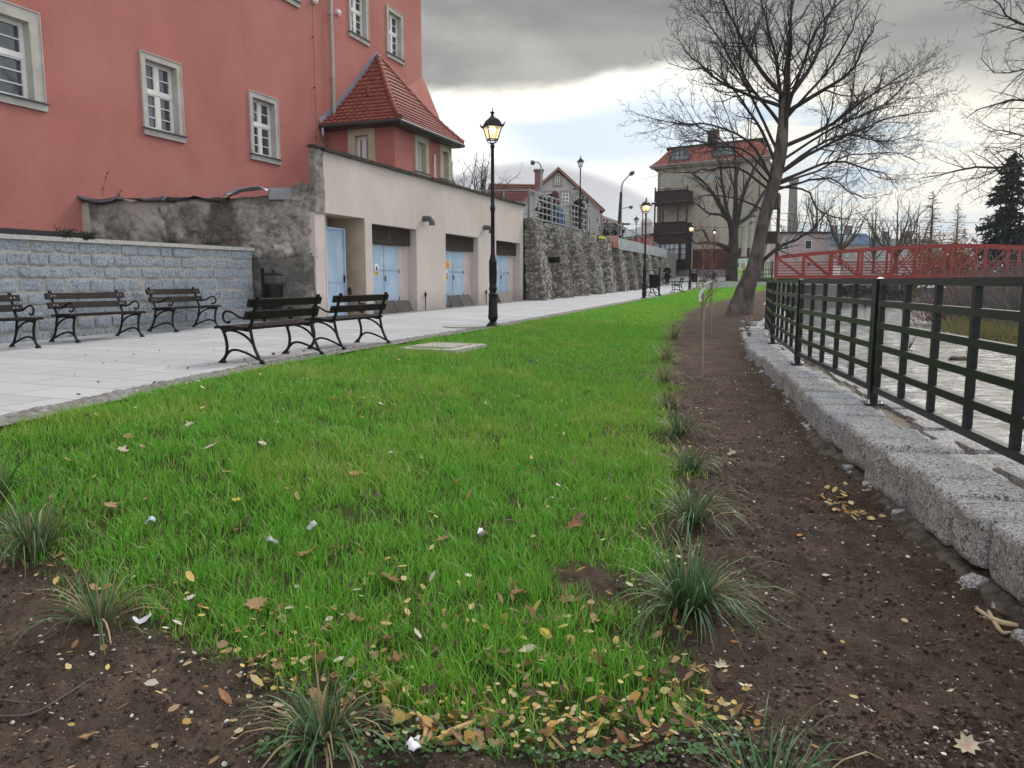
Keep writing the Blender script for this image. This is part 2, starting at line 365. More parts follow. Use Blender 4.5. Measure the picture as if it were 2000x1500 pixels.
ys = np.concatenate([np.arange(-3, 1.6, .25), np.arange(1.6, 6, .022), 6*np.exp(np.arange(0, math.log(13.4), .012))])
tt = np.linspace(0, 1, 540); Yg, Tg = np.meshgrid(ys, tt, indexing='ij')
Xa, Xb = XE(Yg)-.30, XW(Yg)+.35
Xg = Xa+(Xb-Xa)*Tg; Zg = zlawn(Xg, Yg)
# the verge tucks under the setts
gm = gmask(Xg, Yg); soilc = np.array([.074, .057, .045]); grc = np.array([.05, .065, .022])
far = sst(8, 22, Yg)[..., None]; gcol = soilc*(1-gm[..., None])+(grc*(1-far)+np.array([.10, .24, .025])*far)*gm[..., None]
V, Q = grid_np(np.stack([Xg, Yg, Zg], -1))
tag(mesh_obj('ground', V, [Q[:, ::-1]], MT['lawn'], smooth=True, col=gcol.reshape(-1, 3)), kind='structure')
# base sheet to the horizon, under everything
mb = MB(); mb.face([(-3000, -600, -2.6), (3000, -600, -2.6), (3000, 4000, -2.6), (-3000, 4000, -2.6)])
tag(mb.build('riverbed', simple('river_bed', (.07, .062, .05))), kind='structure')
# left town terrace (two levels), far plateau, right bank
def slab(name, poly, z0, z1, mat):
    mb = MB(); k = len(poly)
    mb.face([(x, y, z1) for x, y in poly])
    for i in range(k):
        (x, y), (x2, y2) = poly[i], poly[(i+1) % k]; mb.face([(x, y, z0), (x2, y2, z0), (x2, y2, z1), (x, y, z1)])
    return tag(mb.build(name, mat), kind='structure')
slab('terrace_ground', [(.6, 31.9), (11.6, 62.3), (15.0, 71), (14, 90), (-20, 300), (-300, 300), (-300, 33.5), (-2.8, 33.5)], -2, 3.9, MT['sett'])
slab('garden_ground', [(-8.9, 12.0), (-6.6, 17.6), (-9.9, 18.0), (-11.2, 15.0), (-25, -20), (-22, -20)], -2, 2.03, MT['soil'])
slab('street_ground', [(10.5, 62), (20, 66), (26, 73), (33, 78), (40, 92), (900, 140), (900, 2500), (-300, 2500), (-300, 300), (13, 90)], -2.2, 1.46, MT['sett'])
# pavement sheet
yy = np.concatenate([np.arange(-6, 30, .5), np.arange(30, 82, 1.0)]); rows = []
for y in yy:
    xl = (-8.3+.45*(y-12.4)-.9) if y < 17.6 else (-11.16+.37*y-.5)
    if y > 62: xl = 12.0+.3*(y-62)
    xr = float(XE(y))-.34; rows.append([(xl+(xr-xl)*t, y, float(PZ(y))) for t in np.linspace(0, 1, 9)])
P = np.array(rows); V, Q = grid_np(P); tag(mesh_obj('pavement', V, [Q[:, ::-1]], MT['pave']), kind='structure')
def sett_strip(name, edge, w, zoff, y0, y1, step, rowsn, mat):
    """strip of individual worn setts along a curve; edge(y)->x is its right side"""
    vs = []; qs = []; n = 0; y = y0; g = 4
    while y < y1:
        for r in range(rowsn):
            L = step*R.uniform(.8, 1.2); x1 = edge(y)-w*r/rowsn-.004; x0 = edge(y)-w*(r+1)/rowsn+.004
            jy = R.uniform(-.02, .02); zc = float(PZ(y))+zoff+R.uniform(-.006, .006); tilt = R.uniform(-.006, .006)
            for a in range(g):
                for b in range(g):
                    u, v_ = a/(g-1), b/(g-1); dx = edge(y+step*v_)-edge(y)
                    e = 1 if (a in (0, g-1) or b in (0, g-1)) else 0
                    vs.append((x0+(x1-x0)*u+dx+R.uniform(-.006, .006), y+jy+.01+(step-.02)*v_, zc-e*.022+tilt*(u-.5)+R.uniform(-.004, .004)))
            for a in range(g-1):
                for b in range(g-1):
                    i = n+a*g+b; qs.append((i, i+g, i+g+1, i+1))
            n += g*g
        y += step
    return tag(mesh_obj(name, np.array(vs), [np.array(qs)], mat, smooth=True), kind='structure')
sett_strip('kerb', lambda y: float(XE(y)), .36, .012, 3.5, 45, .13, 3, MT['sett'])
sett_strip('kerb_far', lambda y: float(XE(y)), .36, .012, 45, 78, .5, 2, MT['sett'])
sett_strip('gutter_strip', lambda y: -11.16+.37*y+.42, .40, .02, 19.5, 62, .16, 3, MT['sett'])
# underlay of the kerb
P = np.array([[(float(XE(y))-.37, y, float(PZ(y))-.004), (float(XE(y))+.01, y, float(PZ(y))-.006)] for y in yy]); V, Q = grid_np(P)
tag(mesh_obj('kerb_bed', V, [Q[:, ::-1]], MT['dmortar']), kind='structure')
# ================================================================== GRASS
def blades(X, Y, Z, H, W, lean, az, colb, colt, nseg=3):
    n = len(X); dx, dy = np.cos(az), np.sin(az); px, py = -dy, dx
    fa = RN.uniform(0, 2*PI, n); px, py = np.cos(fa), np.sin(fa)
    vs = []; cs = []
    for k in range(nseg+1):
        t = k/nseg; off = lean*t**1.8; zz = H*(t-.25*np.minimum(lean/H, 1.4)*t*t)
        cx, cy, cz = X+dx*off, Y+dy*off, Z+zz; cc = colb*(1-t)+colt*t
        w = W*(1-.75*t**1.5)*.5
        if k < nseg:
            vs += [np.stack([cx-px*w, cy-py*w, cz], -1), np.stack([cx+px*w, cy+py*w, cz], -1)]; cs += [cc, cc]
        else: vs.append(np.stack([cx, cy, cz], -1)); cs.append(cc)
    V = np.stack(vs, 1); C = np.stack(cs, 1); m_ = V.shape[1]; base = (np.arange(n)*m_)[:, None]
    qs = [base+np.array([[2*k, 2*k+1, 2*k+3, 2*k+2]]) for k in range(nseg-1)]
    tr = base+np.array([[2*nseg-2, 2*nseg-1, 2*nseg]])
    return V.reshape(-1, 3), np.concatenate(qs) if qs else np.zeros((0, 4), int), tr, C.reshape(-1, 3)
def scatter(y0, y1, dens, xl=None, xr=None):
    xs0, xs1 = -6.5, 40
    ylist = RN.uniform(y0, y1, int(dens*(y1-y0)*46.5)) if False else None
    xa = lambda y: np.maximum(XE(y), -.72*(y+.3)); xb = lambda y: np.minimum(XS(y)+.9, .75*(y+.3))
    yq = np.linspace(y0, y1, 200); wid = np.maximum(xb(yq)-xa(yq), .01); area = float(wid.mean())*(y1-y0)
    n = int(dens*area); cdf = np.cumsum(wid); cdf /= cdf[-1]; Y = np.interp(RN.random(n), cdf, yq)
    a, b = xa(Y), xb(Y); X_ = a+(b-a)*RN.random(n); return X_, Y
gv, gq, gt, gc, off = [], [], [], [], 0
for (y0, y1, dens, h, w, ns) in ((1.9, 3.6, 6200, .095, .0052, 3), (3.6, 6, 5200, .09, .0058, 3), (6, 10, 3200, .085, .0074, 2), (10, 18, 1500, .075, .010, 2), (18, 34, 520, .08, .018, 2), (34, 72, 150, .09, .035, 1)):
    x, y = scatter(y0, y1, dens); g = gmask(x, y)
    cl = fbm(x*7, y*7, 0, 31, 3); keep = RN.random(len(x)) < g**1.2*(.34+1.3*sst(.32, .58, cl)); x, y, g, cl = x[keep], y[keep], g[keep], cl[keep]; n = len(x)
    z = zlawn(x, y)-.004; pat = fbm(x*.8, y*.8, 0, 21, 4)
    hh = h*RN.uniform(.45, 1.3, n)*(.55+.45*g)*(.7+.6*pat)*(.8+.5*cl); lean = hh*RN.uniform(.1, 1.0, n)**1.3
    hue = RN.random(n)[:, None]; dry = (RN.random(n) < .05+.10*(1-g)+.10*sst(.52, .62, pat))[:, None]
    yel = sst(.42, .66, pat)[:, None]
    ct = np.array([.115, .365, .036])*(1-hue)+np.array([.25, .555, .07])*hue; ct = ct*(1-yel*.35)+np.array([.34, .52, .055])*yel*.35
    ct = np.where(dry, np.array([.50, .45, .20]), ct); cb = ct*np.array([.8, .84, .8])  # shade near the ground put into the colour: blade bases slightly darker
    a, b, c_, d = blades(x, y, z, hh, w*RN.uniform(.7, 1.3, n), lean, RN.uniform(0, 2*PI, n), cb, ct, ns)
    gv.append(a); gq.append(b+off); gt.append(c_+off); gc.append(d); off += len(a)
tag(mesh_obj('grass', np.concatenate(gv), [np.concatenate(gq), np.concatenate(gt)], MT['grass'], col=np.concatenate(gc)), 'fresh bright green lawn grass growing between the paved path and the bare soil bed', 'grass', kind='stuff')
# small broad-leaved weeds along the front edge of the lawn
def flat_leaves(n, fx, size, cols, lift=.006, tilt=.5, kx=.6):
    """little curled oval leaves: 6-vertex folded shapes"""
    x, y = fx(n); n = len(x); z = zlawn(x, y)+lift
    s = size[0]+(size[1]-size[0])*RN.random(n); a = RN.uniform(0, 2*PI, n); curl = RN.uniform(-.1, .45, n)
    tx, ty = RN.normal(0, tilt, n), RN.normal(0, tilt, n); prof = [(-.5, 0), (-.2, kx*.42), (.2, kx*.36), (.5, 0), (.2, -kx*.36), (-.2, -kx*.42)]
    vs = []; kw = RN.uniform(.6, 1.35, n)
    for (u, v_) in prof:
        v_ = v_*kw; lx = u*np.cos(a)-v_*np.sin(a); ly = u*np.sin(a)+v_*np.cos(a)
        vs.append(np.stack([x+s*lx, y+s*ly, z+s*(np.abs(v_)*curl*1.2+u*u*curl*.8)+s*(lx*tx+ly*ty)*.6+np.abs(tx)*s*.25], -1))
    V = np.stack(vs, 1); b = (np.arange(n)*6)[:, None]; q = np.concatenate([b+np.array([[0, 1, 2, 3]]), b+np.array([[0, 3, 4, 5]])])
    ci = RN.integers(0, len(cols), n); C = np.array(cols)[ci]*RN.uniform(.75, 1.2, (n, 1)); C = np.repeat(C, 6, 0)
    return V.reshape(-1, 3), q, C
YEL = [(.62, .46, .16), (.66, .52, .25), (.50, .31, .09), (.62, .52, .32), (.38, .21, .08), (.45, .33, .16)]
BRN = [(.25, .13, .06), (.32, .19, .10), (.16, .085, .05), (.40, .27, .16), (.10, .06, .045)]
def litter(name, lst, label, cat):
    vs, qs, cs, o = [], [], [], 0
    for (n, fx, size, cols, lift, tilt, kx) in lst:
        a, b, c_ = flat_leaves(n, fx, size, cols, lift, tilt, kx); vs.append(a); qs.append(b+o); cs.append(c_); o += len(a)
    return tag(mesh_obj(name, np.concatenate(vs), [np.concatenate(qs)], MT['leaf'], col=np.concatenate(cs)), label, cat, kind='stuff')
def fx_front(n):   # thick band along the front edge of the lawn
    x = RN.uniform(-1.1, .8, n); y = YF(x)+np.abs(RN.normal(0, .28, n))-.06; return x, y
def fx_mid(n):
    x = RN.uniform(-.9, .7, n); y = YF(x)+RN.random(n)**1.4*1.3; return x, y
def fx_corner(n):
    x = RN.normal(-.05, .38, n); y = 2.12+np.abs(RN.normal(0, .2, n)); return x, y
def fx_left(n):
    x = RN.uniform(-2.4, -.8, n); y = YF(x)+RN.normal(.05, .18, n); return x, y
def fx_lawn(n):
    y = 2.2+RN.random(n)**1.3*9; x = -.62*y+RN.random(n)*(np.minimum(XS(y)+.1, .5*y)+.62*y); return x, y
def fx_soil(n):
    y = 1.9+RN.random(n)**1.4*11; a = XS(y)-.1; b = XW(y)-.08; x = a+(b-a)*RN.random(n); return x, y
def fx_wallfoot(n):
    y = RN.uniform(2.5, 14, n); x = XW(y)-np.abs(RN.normal(.05, .12, n))-.04; return x, y
def fx_soilL(n):
    x = RN.uniform(-2.4, -.3, n); y = YF(x)-RN.random(n)*1.1; return x, y
def fx_pile(n):
    return RN.normal(2.1, .07, n), RN.normal(4.75, .22, n)
litter('leaf_litter', [(210, fx_front, (.018, .036), YEL, .03, .5, .8), (120, fx_corner, (.02, .04), YEL, .02, .5, .85), (130, fx_front, (.03, .06), BRN, .03, .8, .6), (230, fx_mid, (.025, .055), BRN+YEL[:3], .03, .8, .6), (80, fx_left, (.02, .045), YEL+BRN, .02, .5, .7),
        (380, fx_lawn, (.025, .055), BRN+YEL[:2]+[(.62, .57, .47)], .05, .7, .6)], 'small yellow and brown fallen leaves scattered through the grass, thickest along its front edge', 'leaf litter')
litter('soil_litter', [(130, fx_soil, (.012, .035), YEL+[(.72, .66, .52), (.68, .64, .56)], .008, .35, .7), (60, fx_wallfoot, (.015, .04), YEL+[(.5, .22, .06)], .01, .4, .7), (60, fx_soilL, (.012, .04), [(.72, .66, .52), (.5, .33, .2), (.6, .55, .48)], .008, .3, .5), (45, fx_pile, (.03, .06), YEL+[(.5, .2, .05)], .015, .5, .7)],
       'pale leaf scraps strewn over the bare soil along the granite wall', 'leaf litter')
def weeds(n):
    v, q, c_ = flat_leaves(n, lambda n: (RN.uniform(-.75, .75, n), 2.06+np.abs(RN.normal(0, .13, n))), (.012, .024), [(.06, .16, .035), (.09, .21, .05), (.11, .2, .09)], .022, .6, .9)
    return v, q, c_
v, q, c_ = weeds(900); tag(mesh_obj('weeds', v, [q], MT['grass'], col=c_), 'low round-leaved green weeds along the bare front edge of the lawn', 'weeds', kind='stuff')
# pebbles, wood chips and clods
ico = None
def rocks(name, n, fx, smin, smax, cols, label, cat, pw=2.2, flat=.65, ang=False):
    base = np.array([(0, 0, 1), (.9, 0, .3), (.28, .85, .3), (-.72, .53, .3), (-.72, -.53, .3), (.28, -.85, .3), (.72, .53, -.4), (-.28, .85, -.4), (-.9, 0, -.4), (-.28, -.85, -.4), (.72, -.53, -.4)])
    tri = np.array([(0, 1, 2), (0, 2, 3), (0, 3, 4), (0, 4, 5), (0, 5, 1), (1, 6, 2), (2, 6, 7), (2, 7, 3), (3, 7, 8), (3, 8, 4), (4, 8, 9), (4, 9, 5), (5, 9, 10), (5, 10, 1), (1, 10, 6)])
    x, y = fx(n); n = len(x); s = smin+(smax-smin)*RN.random(n)**pw; z = zlawn(x, y)
    a = RN.uniform(0, 2*PI, n); B = base[None]*(1+RN.uniform(-.35, .35, (n, 11, 1))); el = RN.uniform(.6, 1.5, (n, 1))
    bx, by, bz = B[..., 0]*el, B[..., 1]/el**.5, B[..., 2]*flat; ca, sa = np.cos(a)[:, None], np.sin(a)[:, None]
    V = np.stack([x[:, None]+s[:, None]*(bx*ca-by*sa), y[:, None]+s[:, None]*(bx*sa+by*ca), z[:, None]+s[:, None]*(bz+.15)], -1)
    T = ((np.arange(n)*11)[:, None, None]+tri[None]).reshape(-1, 3)
    C = np.repeat(np.array(cols)[RN.integers(0, len(cols), n)]*RN.uniform(.7, 1.2, (n, 1)), 11, 0)
    return tag(mesh_obj(name, V.reshape(-1, 3), [T], MT['crumb'], col=C, smooth=not ang), label, cat, kind='stuff')
m = Mat('soil_crumb', .95, .12); m.col(m.attr()); m.bump(m.noise(150, 3), .5, .004); MT['crumb'] = m.m
def soil_all(n):
    k = n*2//3; y = 1.75+RN.random(k)**1.7*9; a = XS(y)-.25; b = XW(y)-.02; x = a+(b-a)*RN.random(k)
    x2 = RN.uniform(-2.6, 1.6, n-k); y2 = 1.7+RN.random(n-k)*(np.maximum(YF(x2)-1.7, .35)+.1); return np.concatenate([x, x2]), np.concatenate([y, y2])
rocks('soil_crumbs', 34000, soil_all, .002, .012, [(.045, .034, .027), (.07, .053, .042), (.10, .077, .061), (.14, .11, .085)], 'loose dark crumbs of earth lying over the bare soil bed', 'soil crumbs', 3.2, .6, True)
rocks('gravel', 5200, soil_all, .0015, .0085, [(.55, .54, .52), (.42, .41, .39), (.34, .30, .27), (.66, .65, .62), (.25, .22, .20)], 'pale grit and little pebbles sprinkled over the dark soil', 'gravel', 3.2)
# ================================================================== GRANITE PARAPET BY THE RIVER
def wpt(s_y, o):   # point on the inner edge at height parameter Y, offset o towards the river
    x = float(XW(s_y)); dx = float(XW(s_y+.05)-XW(s_y-.05))/.1; L = math.hypot(1, dx); return Vector((x+o/L, s_y-o*dx/L, 0)), Vector((dx/L, 1/L, 0)), Vector((1/L, -dx/L, 0))
def rough_block(acc, O, U, W, L, D, z0, z1, seed, amp=.018, nu=9, nv=7, nw=6, rnd=.045, ends=True):
    """rock-faced block: box shell displaced by noise. O = corner; U along (L), W inward (D), z0..z1"""
    def put(fn, na, nb, flip):
        a, b = np.meshgrid(np.linspace(0, 1, na), np.linspace(0, 1, nb), indexing='ij'); u, w, h = fn(a, b)
        # round edges: pull corners towards an inset box
        p = np.stack([u*L, w*D, h*(z1-z0)], -1); lo = np.array([rnd]*3); hi = np.maximum(np.array([L, D, z1-z0])-rnd, lo+.001)
        c_ = np.clip(p, lo, hi); d = p-c_; n_ = np.linalg.norm(d, axis=-1, keepdims=True)
        p = np.where(n_ > 1e-6, c_+d/np.maximum(n_, 1e-6)*rnd, p); dirn = d/np.maximum(n_, 1e-6)
        q = p+np.array([seed*3.17, seed*1.3, seed*.77]); f = fbm(q[..., 0]*7, q[..., 1]*7, q[..., 2]*7, 3, 4)-.47
        f2 = fbm(q[..., 0]*26, q[..., 1]*26, q[..., 2]*26, 8, 3)-.45
        kk = 1-.75*np.abs(dirn[..., 0]); p = p+dirn*((f*amp*3.4+f2*amp*1.3)*kk)[..., None]
        o = np.array([O.x, O.y, z0]); P = o+p[..., :1]*np.array([U.x, U.y, 0])+p[..., 1:2]*np.array([W.x, W.y, 0])+p[..., 2:]*np.array([0, 0, 1.])
        v_, q_ = grid_np(P); acc[0].append(v_); acc[1].append((q_[:, ::-1] if flip else q_)+acc[2]); acc[2] += len(v_)
    put(lambda a, b: (a, 0*a, b), nu, nw, False)          # front
    put(lambda a, b: (a, b, 0*a+1), nu, nv, False)        # top
    put(lambda a, b: (a, 0*a+1, b), nu, nw, True)
    if ends:
        put(lambda a, b: (0*a, a, b), nv, nw, True); put(lambda a, b: (0*a+1, a, b), nv, nw, False)
pw = thing('granite_parapet', (2.6, 5, 0), 'low curving wall of rough grey granite blocks carrying the black railing by the river', 'stone wall')
acc = [[], [], 0]; y = .6; k = 0; rr = random.Random(3)
while y < 27:
    L = rr.uniform(.27, .43); p, U, W = wpt(y, 0); det = 1 if y < 7 else (.6 if y < 13 else .4)
    nu = max(5, int(L/.02*det)); D = rr.uniform(.40, .58); zt = .33+rr.uniform(-.022, .014); gap = rr.uniform(.012, .021)
    rough_block(acc, p+U*gap-W*rr.uniform(-.022, .034), U, W, L-2*gap, D, .03+rr.uniform(-.03, .03), zt, k, .0125, nu+5, max(5, int(24*det)), max(5, int(18*det)), .048); k += 1
    y += L*U.y
for row, (o0, o1) in enumerate(((.56, .88),)):   # flat stones behind the front row, some split
    y = .6+row*.17
    while y < 26.6:
        L = rr.uniform(.18, .50); p, U, W = wpt(y, o0+rr.uniform(-.05, .03)); det = 1 if y < 7 else .5; gap = rr.uniform(.008, .016)
        rough_block(acc, p+U*gap, U, W, L-2*gap, (o1-o0)-rr.uniform(.004, .02), .12, .325+rr.uniform(-.018, .010), k, .010, max(4, int(L/.03*det)), max(4, int(10*det)), 4, .028); k += 1; y += L*U.y
y = 1.5
while y < 22:     # little broken stones peeping out of the footing
    L = rr.uniform(.05, .17); p, U, W = wpt(y, -.07+rr.uniform(0, .06))
    if rr.random() < .6: a_ = rr.uniform(-.5, .5); U2 = (U*math.cos(a_)+W*math.sin(a_)); W2 = (W*math.cos(a_)-U*math.sin(a_)); rough_block(acc, p, U2, W2, L, rr.uniform(.08, .14), float(ZS(y))-.08, float(ZS(y))+rr.uniform(.0, .04), k, .022, 6, 5, 5, .02)
    k += 1; y += L*U.y*1.3
mesh_obj('granite_blocks', np.concatenate(acc[0]), [np.concatenate(acc[1])], MT['granite'], pw, smooth=True)
yy2 = np.arange(1.2, 22, .035); prof = [(-.11, -.05), (-.09, -.005), (-.06, .018), (-.02, .032), (.03, .045), (.07, .06), (.13, .10)]; FP_ = []
for y in yy2:   # mossy mortar ledge with broken edge at the foot of the blocks
    r_ = []
    for q, (o, dz) in enumerate(prof): a_, U, W = wpt(y, 0); n_ = float(fbm(np.array([y*13.0]), np.array([q*1.9]), 0, 61, 4)[0])-.45; w_ = float(vn(np.array([y*1.7]), np.array([0.]), 0, 62)[0]); a2 = a_+W*(o*(.35+.9*w_)+n_*.07); r_.append((a2.x, a2.y, float(ZS(y))+dz*(.5+.9*w_)+n_*.05))
    FP_.append(r_)
V, Q = grid_np(np.array(FP_)); mesh_obj('footing', V, [Q], MT['footing'], pw, smooth=True)
rows = []
for y in np.arange(.4, 24.6, .35):
    a, U, W = wpt(y, .08); rows.append([tuple(a+Vector((0, 0, -.3))), tuple(a+Vector((0, 0, .262))), tuple(a+W*.26+Vector((0, 0, .272))), tuple(a+W*.76+Vector((0, 0, .290))), tuple(a+W*.79+Vector((0, 0, -2.7)))])
V, Q = grid_np(np.array(rows)); mesh_obj('mortar_core', V, [Q], MT['dmortar'], pw)
# ================================================================== RIVER RAILING
def oriented(a, b): return Vector((b[0]-a[0], b[1]-a[1], 0)).normalized()
FP = [(1.86, -1.2), (2.60, 3.35), (3.17, 6.68), (3.73, 10.0), (4.55, 13.4), (5.72, 17.3)]
rail = thing('river_railing', (3.2, 6.7, .33), 'black metal railing of square openings standing on the granite wall beside the river', 'railing')
def grid_panel(a, b, z0, z1, nc, nr, bw, bt, mat, parent, name='panel', conn=()):
    a, b = Vector(a), Vector(b); d = (b-a); L = d.length; fr = Fr(a, d); mb = MB()
    zs = [z0+(z1-z0)*i/nr for i in range(nr+1)]
    for i, z in enumerate(zs): mb.fbox(fr, 0, L, -bt/2, bt/2, z-bw/2, z+bw/2)
    for i in range(nc+1):
        s = bw/2+(L-bw)*i/nc
        for j in range(nr): mb.fbox(fr, s-bw/2, s+bw/2, -bt/2+.004, bt/2-.004, zs[j]+bw/2-.001, zs[j+1]-bw/2+.001)
    for z in conn: mb.fbox(fr, -.055, .002, -.02, .02, z-.022, z+.022); mb.fbox(fr, L-.002, L+.055, -.02, .02, z-.022, z+.022)
    return mb.build(name, mat, parent)
for i in range(len(FP)-1):
    a, b = Vector((*FP[i], 0)), Vector((*FP[i+1], 0)); d = (b-a).normalized()
    grid_panel(a+d*.085, b-d*.085, .475, 1.40, 5, 5, .052, .05, MT['fence'], rail, conn=(.60, 1.27))
for i, (x, y) in enumerate(FP):
    d = oriented(FP[max(i-1, 0)], FP[min(i+1, len(FP)-1)]); fr = Fr((x, y), d); mb = MB()
    mb.fbox(fr, -.035, .035, -.035, .035, .345, 1.425); mb.fbox(fr, -.10, .10, -.075, .075, .332, .347)
    mb.face([fr.p(-.035, -.035, 1.4255), fr.p(.035, -.035, 1.4255), fr.p(0, 0, 1.44)]); mb.face([fr.p(.035, -.035, 1.4255), fr.p(.035, .035, 1.4255), fr.p(0, 0, 1.44)])
    mb.face([fr.p(.035, .035, 1.4255), fr.p(-.035, .035, 1.4255), fr.p(0, 0, 1.44)]); mb.face([fr.p(-.035, .035, 1.4255), fr.p(-.035, -.035, 1.4255), fr.p(0, 0, 1.44)])
    po = mb.build('post', MT['fence'], rail)
    for sx in (-1, 1):
        for sy in (-1, 1): q = fr.p(sx*.077, sy*.052, .347); mb = MB(); mb.lathe([(.014, 0), (.014, .014), (.009, .016), (.009, .03), (.005, .034)], 8, q); mb.build('anchor_bolt', MT['bolt'], po)
# ================================================================== LEFT SIDE BUILDINGS
def wall_sheet(mb, fr, S0, S1, Z0, Z1, holes, o=0.0):
    """holes: (s0,s1,z0,z1); a sheet of quads around the openings"""
    ss = sorted({S0, S1, *[h[0] for h in holes], *[h[1] for h in holes]}); zs = sorted({Z0, Z1, *[h[2] for h in holes], *[h[3] for h in holes]})
    ss = [q for q in ss if S0 <= q <= S1]; zs = [q for q in zs if Z0 <= q <= Z1]
    for i in range(len(ss)-1):
        for j in range(len(zs)-1):
            cs, cz = (ss[i]+ss[i+1])/2, (zs[j]+zs[j+1])/2
            if any(h[0] < cs < h[1] and h[2] < cz < h[3] for h in holes): continue
            mb.face([fr.p(ss[i], o, zs[j]), fr.p(ss[i+1], o, zs[j]), fr.p(ss[i+1], o, zs[j+1]), fr.p(ss[i], o, zs[j+1])])
def recess(mb, fr, h, d, back=True, floor=True):
    s0, s1, z0, z1 = h
    mb.face([fr.p(s0, 0, z0), fr.p(s0, -d, z0), fr.p(s0, -d, z1), fr.p(s0, 0, z1)]); mb.face([fr.p(s1, 0, z0), fr.p(s1, -d, z0), fr.p(s1, -d, z1), fr.p(s1, 0, z1)])
    mb.face([fr.p(s0, 0, z1), fr.p(s1, 0, z1), fr.p(s1, -d, z1), fr.p(s0, -d, z1)])
    if floor: mb.face([fr.p(s0, 0, z0), fr.p(s1, 0, z0), fr.p(s1, -d, z0), fr.p(s0, -d, z0)])
    if back: mb.face([fr.p(s0, -d, z0), fr.p(s1, -d, z0), fr.p(s1, -d, z1), fr.p(s0, -d, z1)])
def window(parent, fr, s0, s1, z0, z1, sur=.14, depth=.25, rows=(3, 2), smat='surround', gmat='glass', sillh=.17, arch=0, transom=.56, sill=True):
    """outer rectangle of the stone surround; returns the opening to leave in the wall"""
    hz0, hz1, hs0, hs1 = z0+sillh, z1-sur, s0+sur, s1-sur
    mb = MB(); b = .055; o0, o1 = -depth+.03, -depth+.09
    mb.fbox(fr, hs0, hs0+b, o0, o1, hz0, hz1); mb.fbox(fr, hs1-b, hs1, o0, o1, hz0, hz1)
    mb.fbox(fr, hs0+b, hs1-b, o0, o1, hz0, hz0+b); mb.fbox(fr, hs0+b, hs1-b, o0, o1, hz1-b, hz1)
    zt = hz0+(hz1-hz0)*transom; mid = (hs0+hs1)/2; w = (hs1-hs0)/2
    mb.fbox(fr, hs0+b, hs1-b, o0, o1+.025, zt-.045, zt+.045)
    for (za, zb, nr) in ((hz0+b, zt-.045, rows[0]), (zt+.045, hz1-b, rows[1])):
        mb.fbox(fr, mid-.05, mid+.05, o0, o1+.012, za, zb)
        for (sa, sb) in ((hs0+b, mid-.05), (mid+.05, hs1-b)):
            mb.fbox(fr, sa, sa+.035, o0+.005, o1+.006, za, zb); mb.fbox(fr, sb-.035, sb, o0+.005, o1+.006, za, zb)
            mb.fbox(fr, sa+.035, sb-.035, o0+.005, o1+.006, za, za+.035); mb.fbox(fr, sa+.035, sb-.035, o0+.005, o1+.006, zb-.035, zb)
            for i in range(1, nr): z = za+(zb-za)*i/nr; mb.fbox(fr, sa+.035, sb-.035, o0+.015, o1-.005, z-.013, z+.013)
    fo = mb.build('window', MT['white'], parent)
    mb = MB(); mb.face([fr.p(hs0, o0+.02, hz0), fr.p(hs1, o0+.02, hz0), fr.p(hs1, o0+.02, hz1), fr.p(hs0, o0+.02, hz1)]); mb.build('pane', MT[gmat], fo)
    mb = MB(); po = .035
    mb.fbox(fr, s0, hs0, -depth, po, hz0, hz1); mb.fbox(fr, hs1, s1, -depth, po, hz0, hz1); mb.fbox(fr, s0, s1, -depth, po, hz1, z1)
    for e in (0,):
        mb.fbox(fr, s0-.022, s0, .0, po+.02, hz0, z1+.02); mb.fbox(fr, s1, s1+.022, 0, po+.02, hz0, z1+.02); mb.fbox(fr, s0, s1, 0, po+.02, z1, z1+.022)
    mb.build('surround', MT[smat], fo)
    mb = MB(); mb.fbox(fr, s0-.03, s1+.03, -depth, .06, z0, hz0-.025); mb.cm = 1; mb.fbox(fr, s0-.06, s1+.06, -depth+.09, .11, hz0-.024, hz0)
    mb.build('sill', [MT['sill'] if smat == 'surround' else MT[smat], MT['dgrey']], fo)
    return (s0+.01, s1-.01, z0+.01, z1-.01)
D0 = Vector((.37, 1, 0)).normalized(); N0 = Vector((D0.y, -D0.x, 0))
RF = Fr((-16.5, 0), D0)                 # main red facade: x = -16.5 + .37 y
red = thing('town_house', (-10, 17, 2), 'large salmon red plastered house with stone framed white windows and a tiled bay', 'house')
def rs(u, v): return RF.sz(onl(u, v, -16.5))
holes = []
for (ua, va, ub, vb, z0, z1) in ((272, 100, 350, 125, 5.04, 7.03), (485, 178, 540, 196, 5.02, 6.98)):
    holes.append(window(red, RF, rs(ua, va)[0], rs(ub, vb)[0], z0, z1))
s1 = rs(80, 120)[0]; holes.append(window(red, RF, s1-2.05, s1, 5.04, 7.05, sur=.24))
for (u, v) in ((719, 88), (787, 128)):
    s = rs(u, v)[0]; holes.append(window(red, RF, s-1.30, s, 10.1, 12.02))
sT = rs(582, 12)[0]; holes.append(window(red, RF, sT-1.30, sT, 10.1, 12.02))
holes.append(window(red, RF, sT-5.0, sT-3.7, 10.1, 12.02)); holes.append(window(red, RF, s1-7.2, s1-5.2, 5.04, 7.05, sur=.24))
SE = rs(823, 80)[0]
mb = MB(); wall_sheet(mb, RF, -14, SE, 2.48, 15.2, holes)
pE = RF.p(SE, 0, 0); mb.face([RF.p(SE, 0, 2.4), RF.p(SE, -11, 2.4), RF.p(SE, -11, 15.2), RF.p(SE, 0, 15.2)]); mb.face([RF.p(-14, 0, 2.4), RF.p(-14, -11, 2.4), RF.p(-14, -11, 15.2), RF.p(-14, 0, 15.2)])
mb.face([RF.p(-14, -11, 2.4), RF.p(SE, -11, 2.4), RF.p(SE, -11, 15.2), RF.p(-14, -11, 15.2)])
mb.build('wall', MT['red'], red)
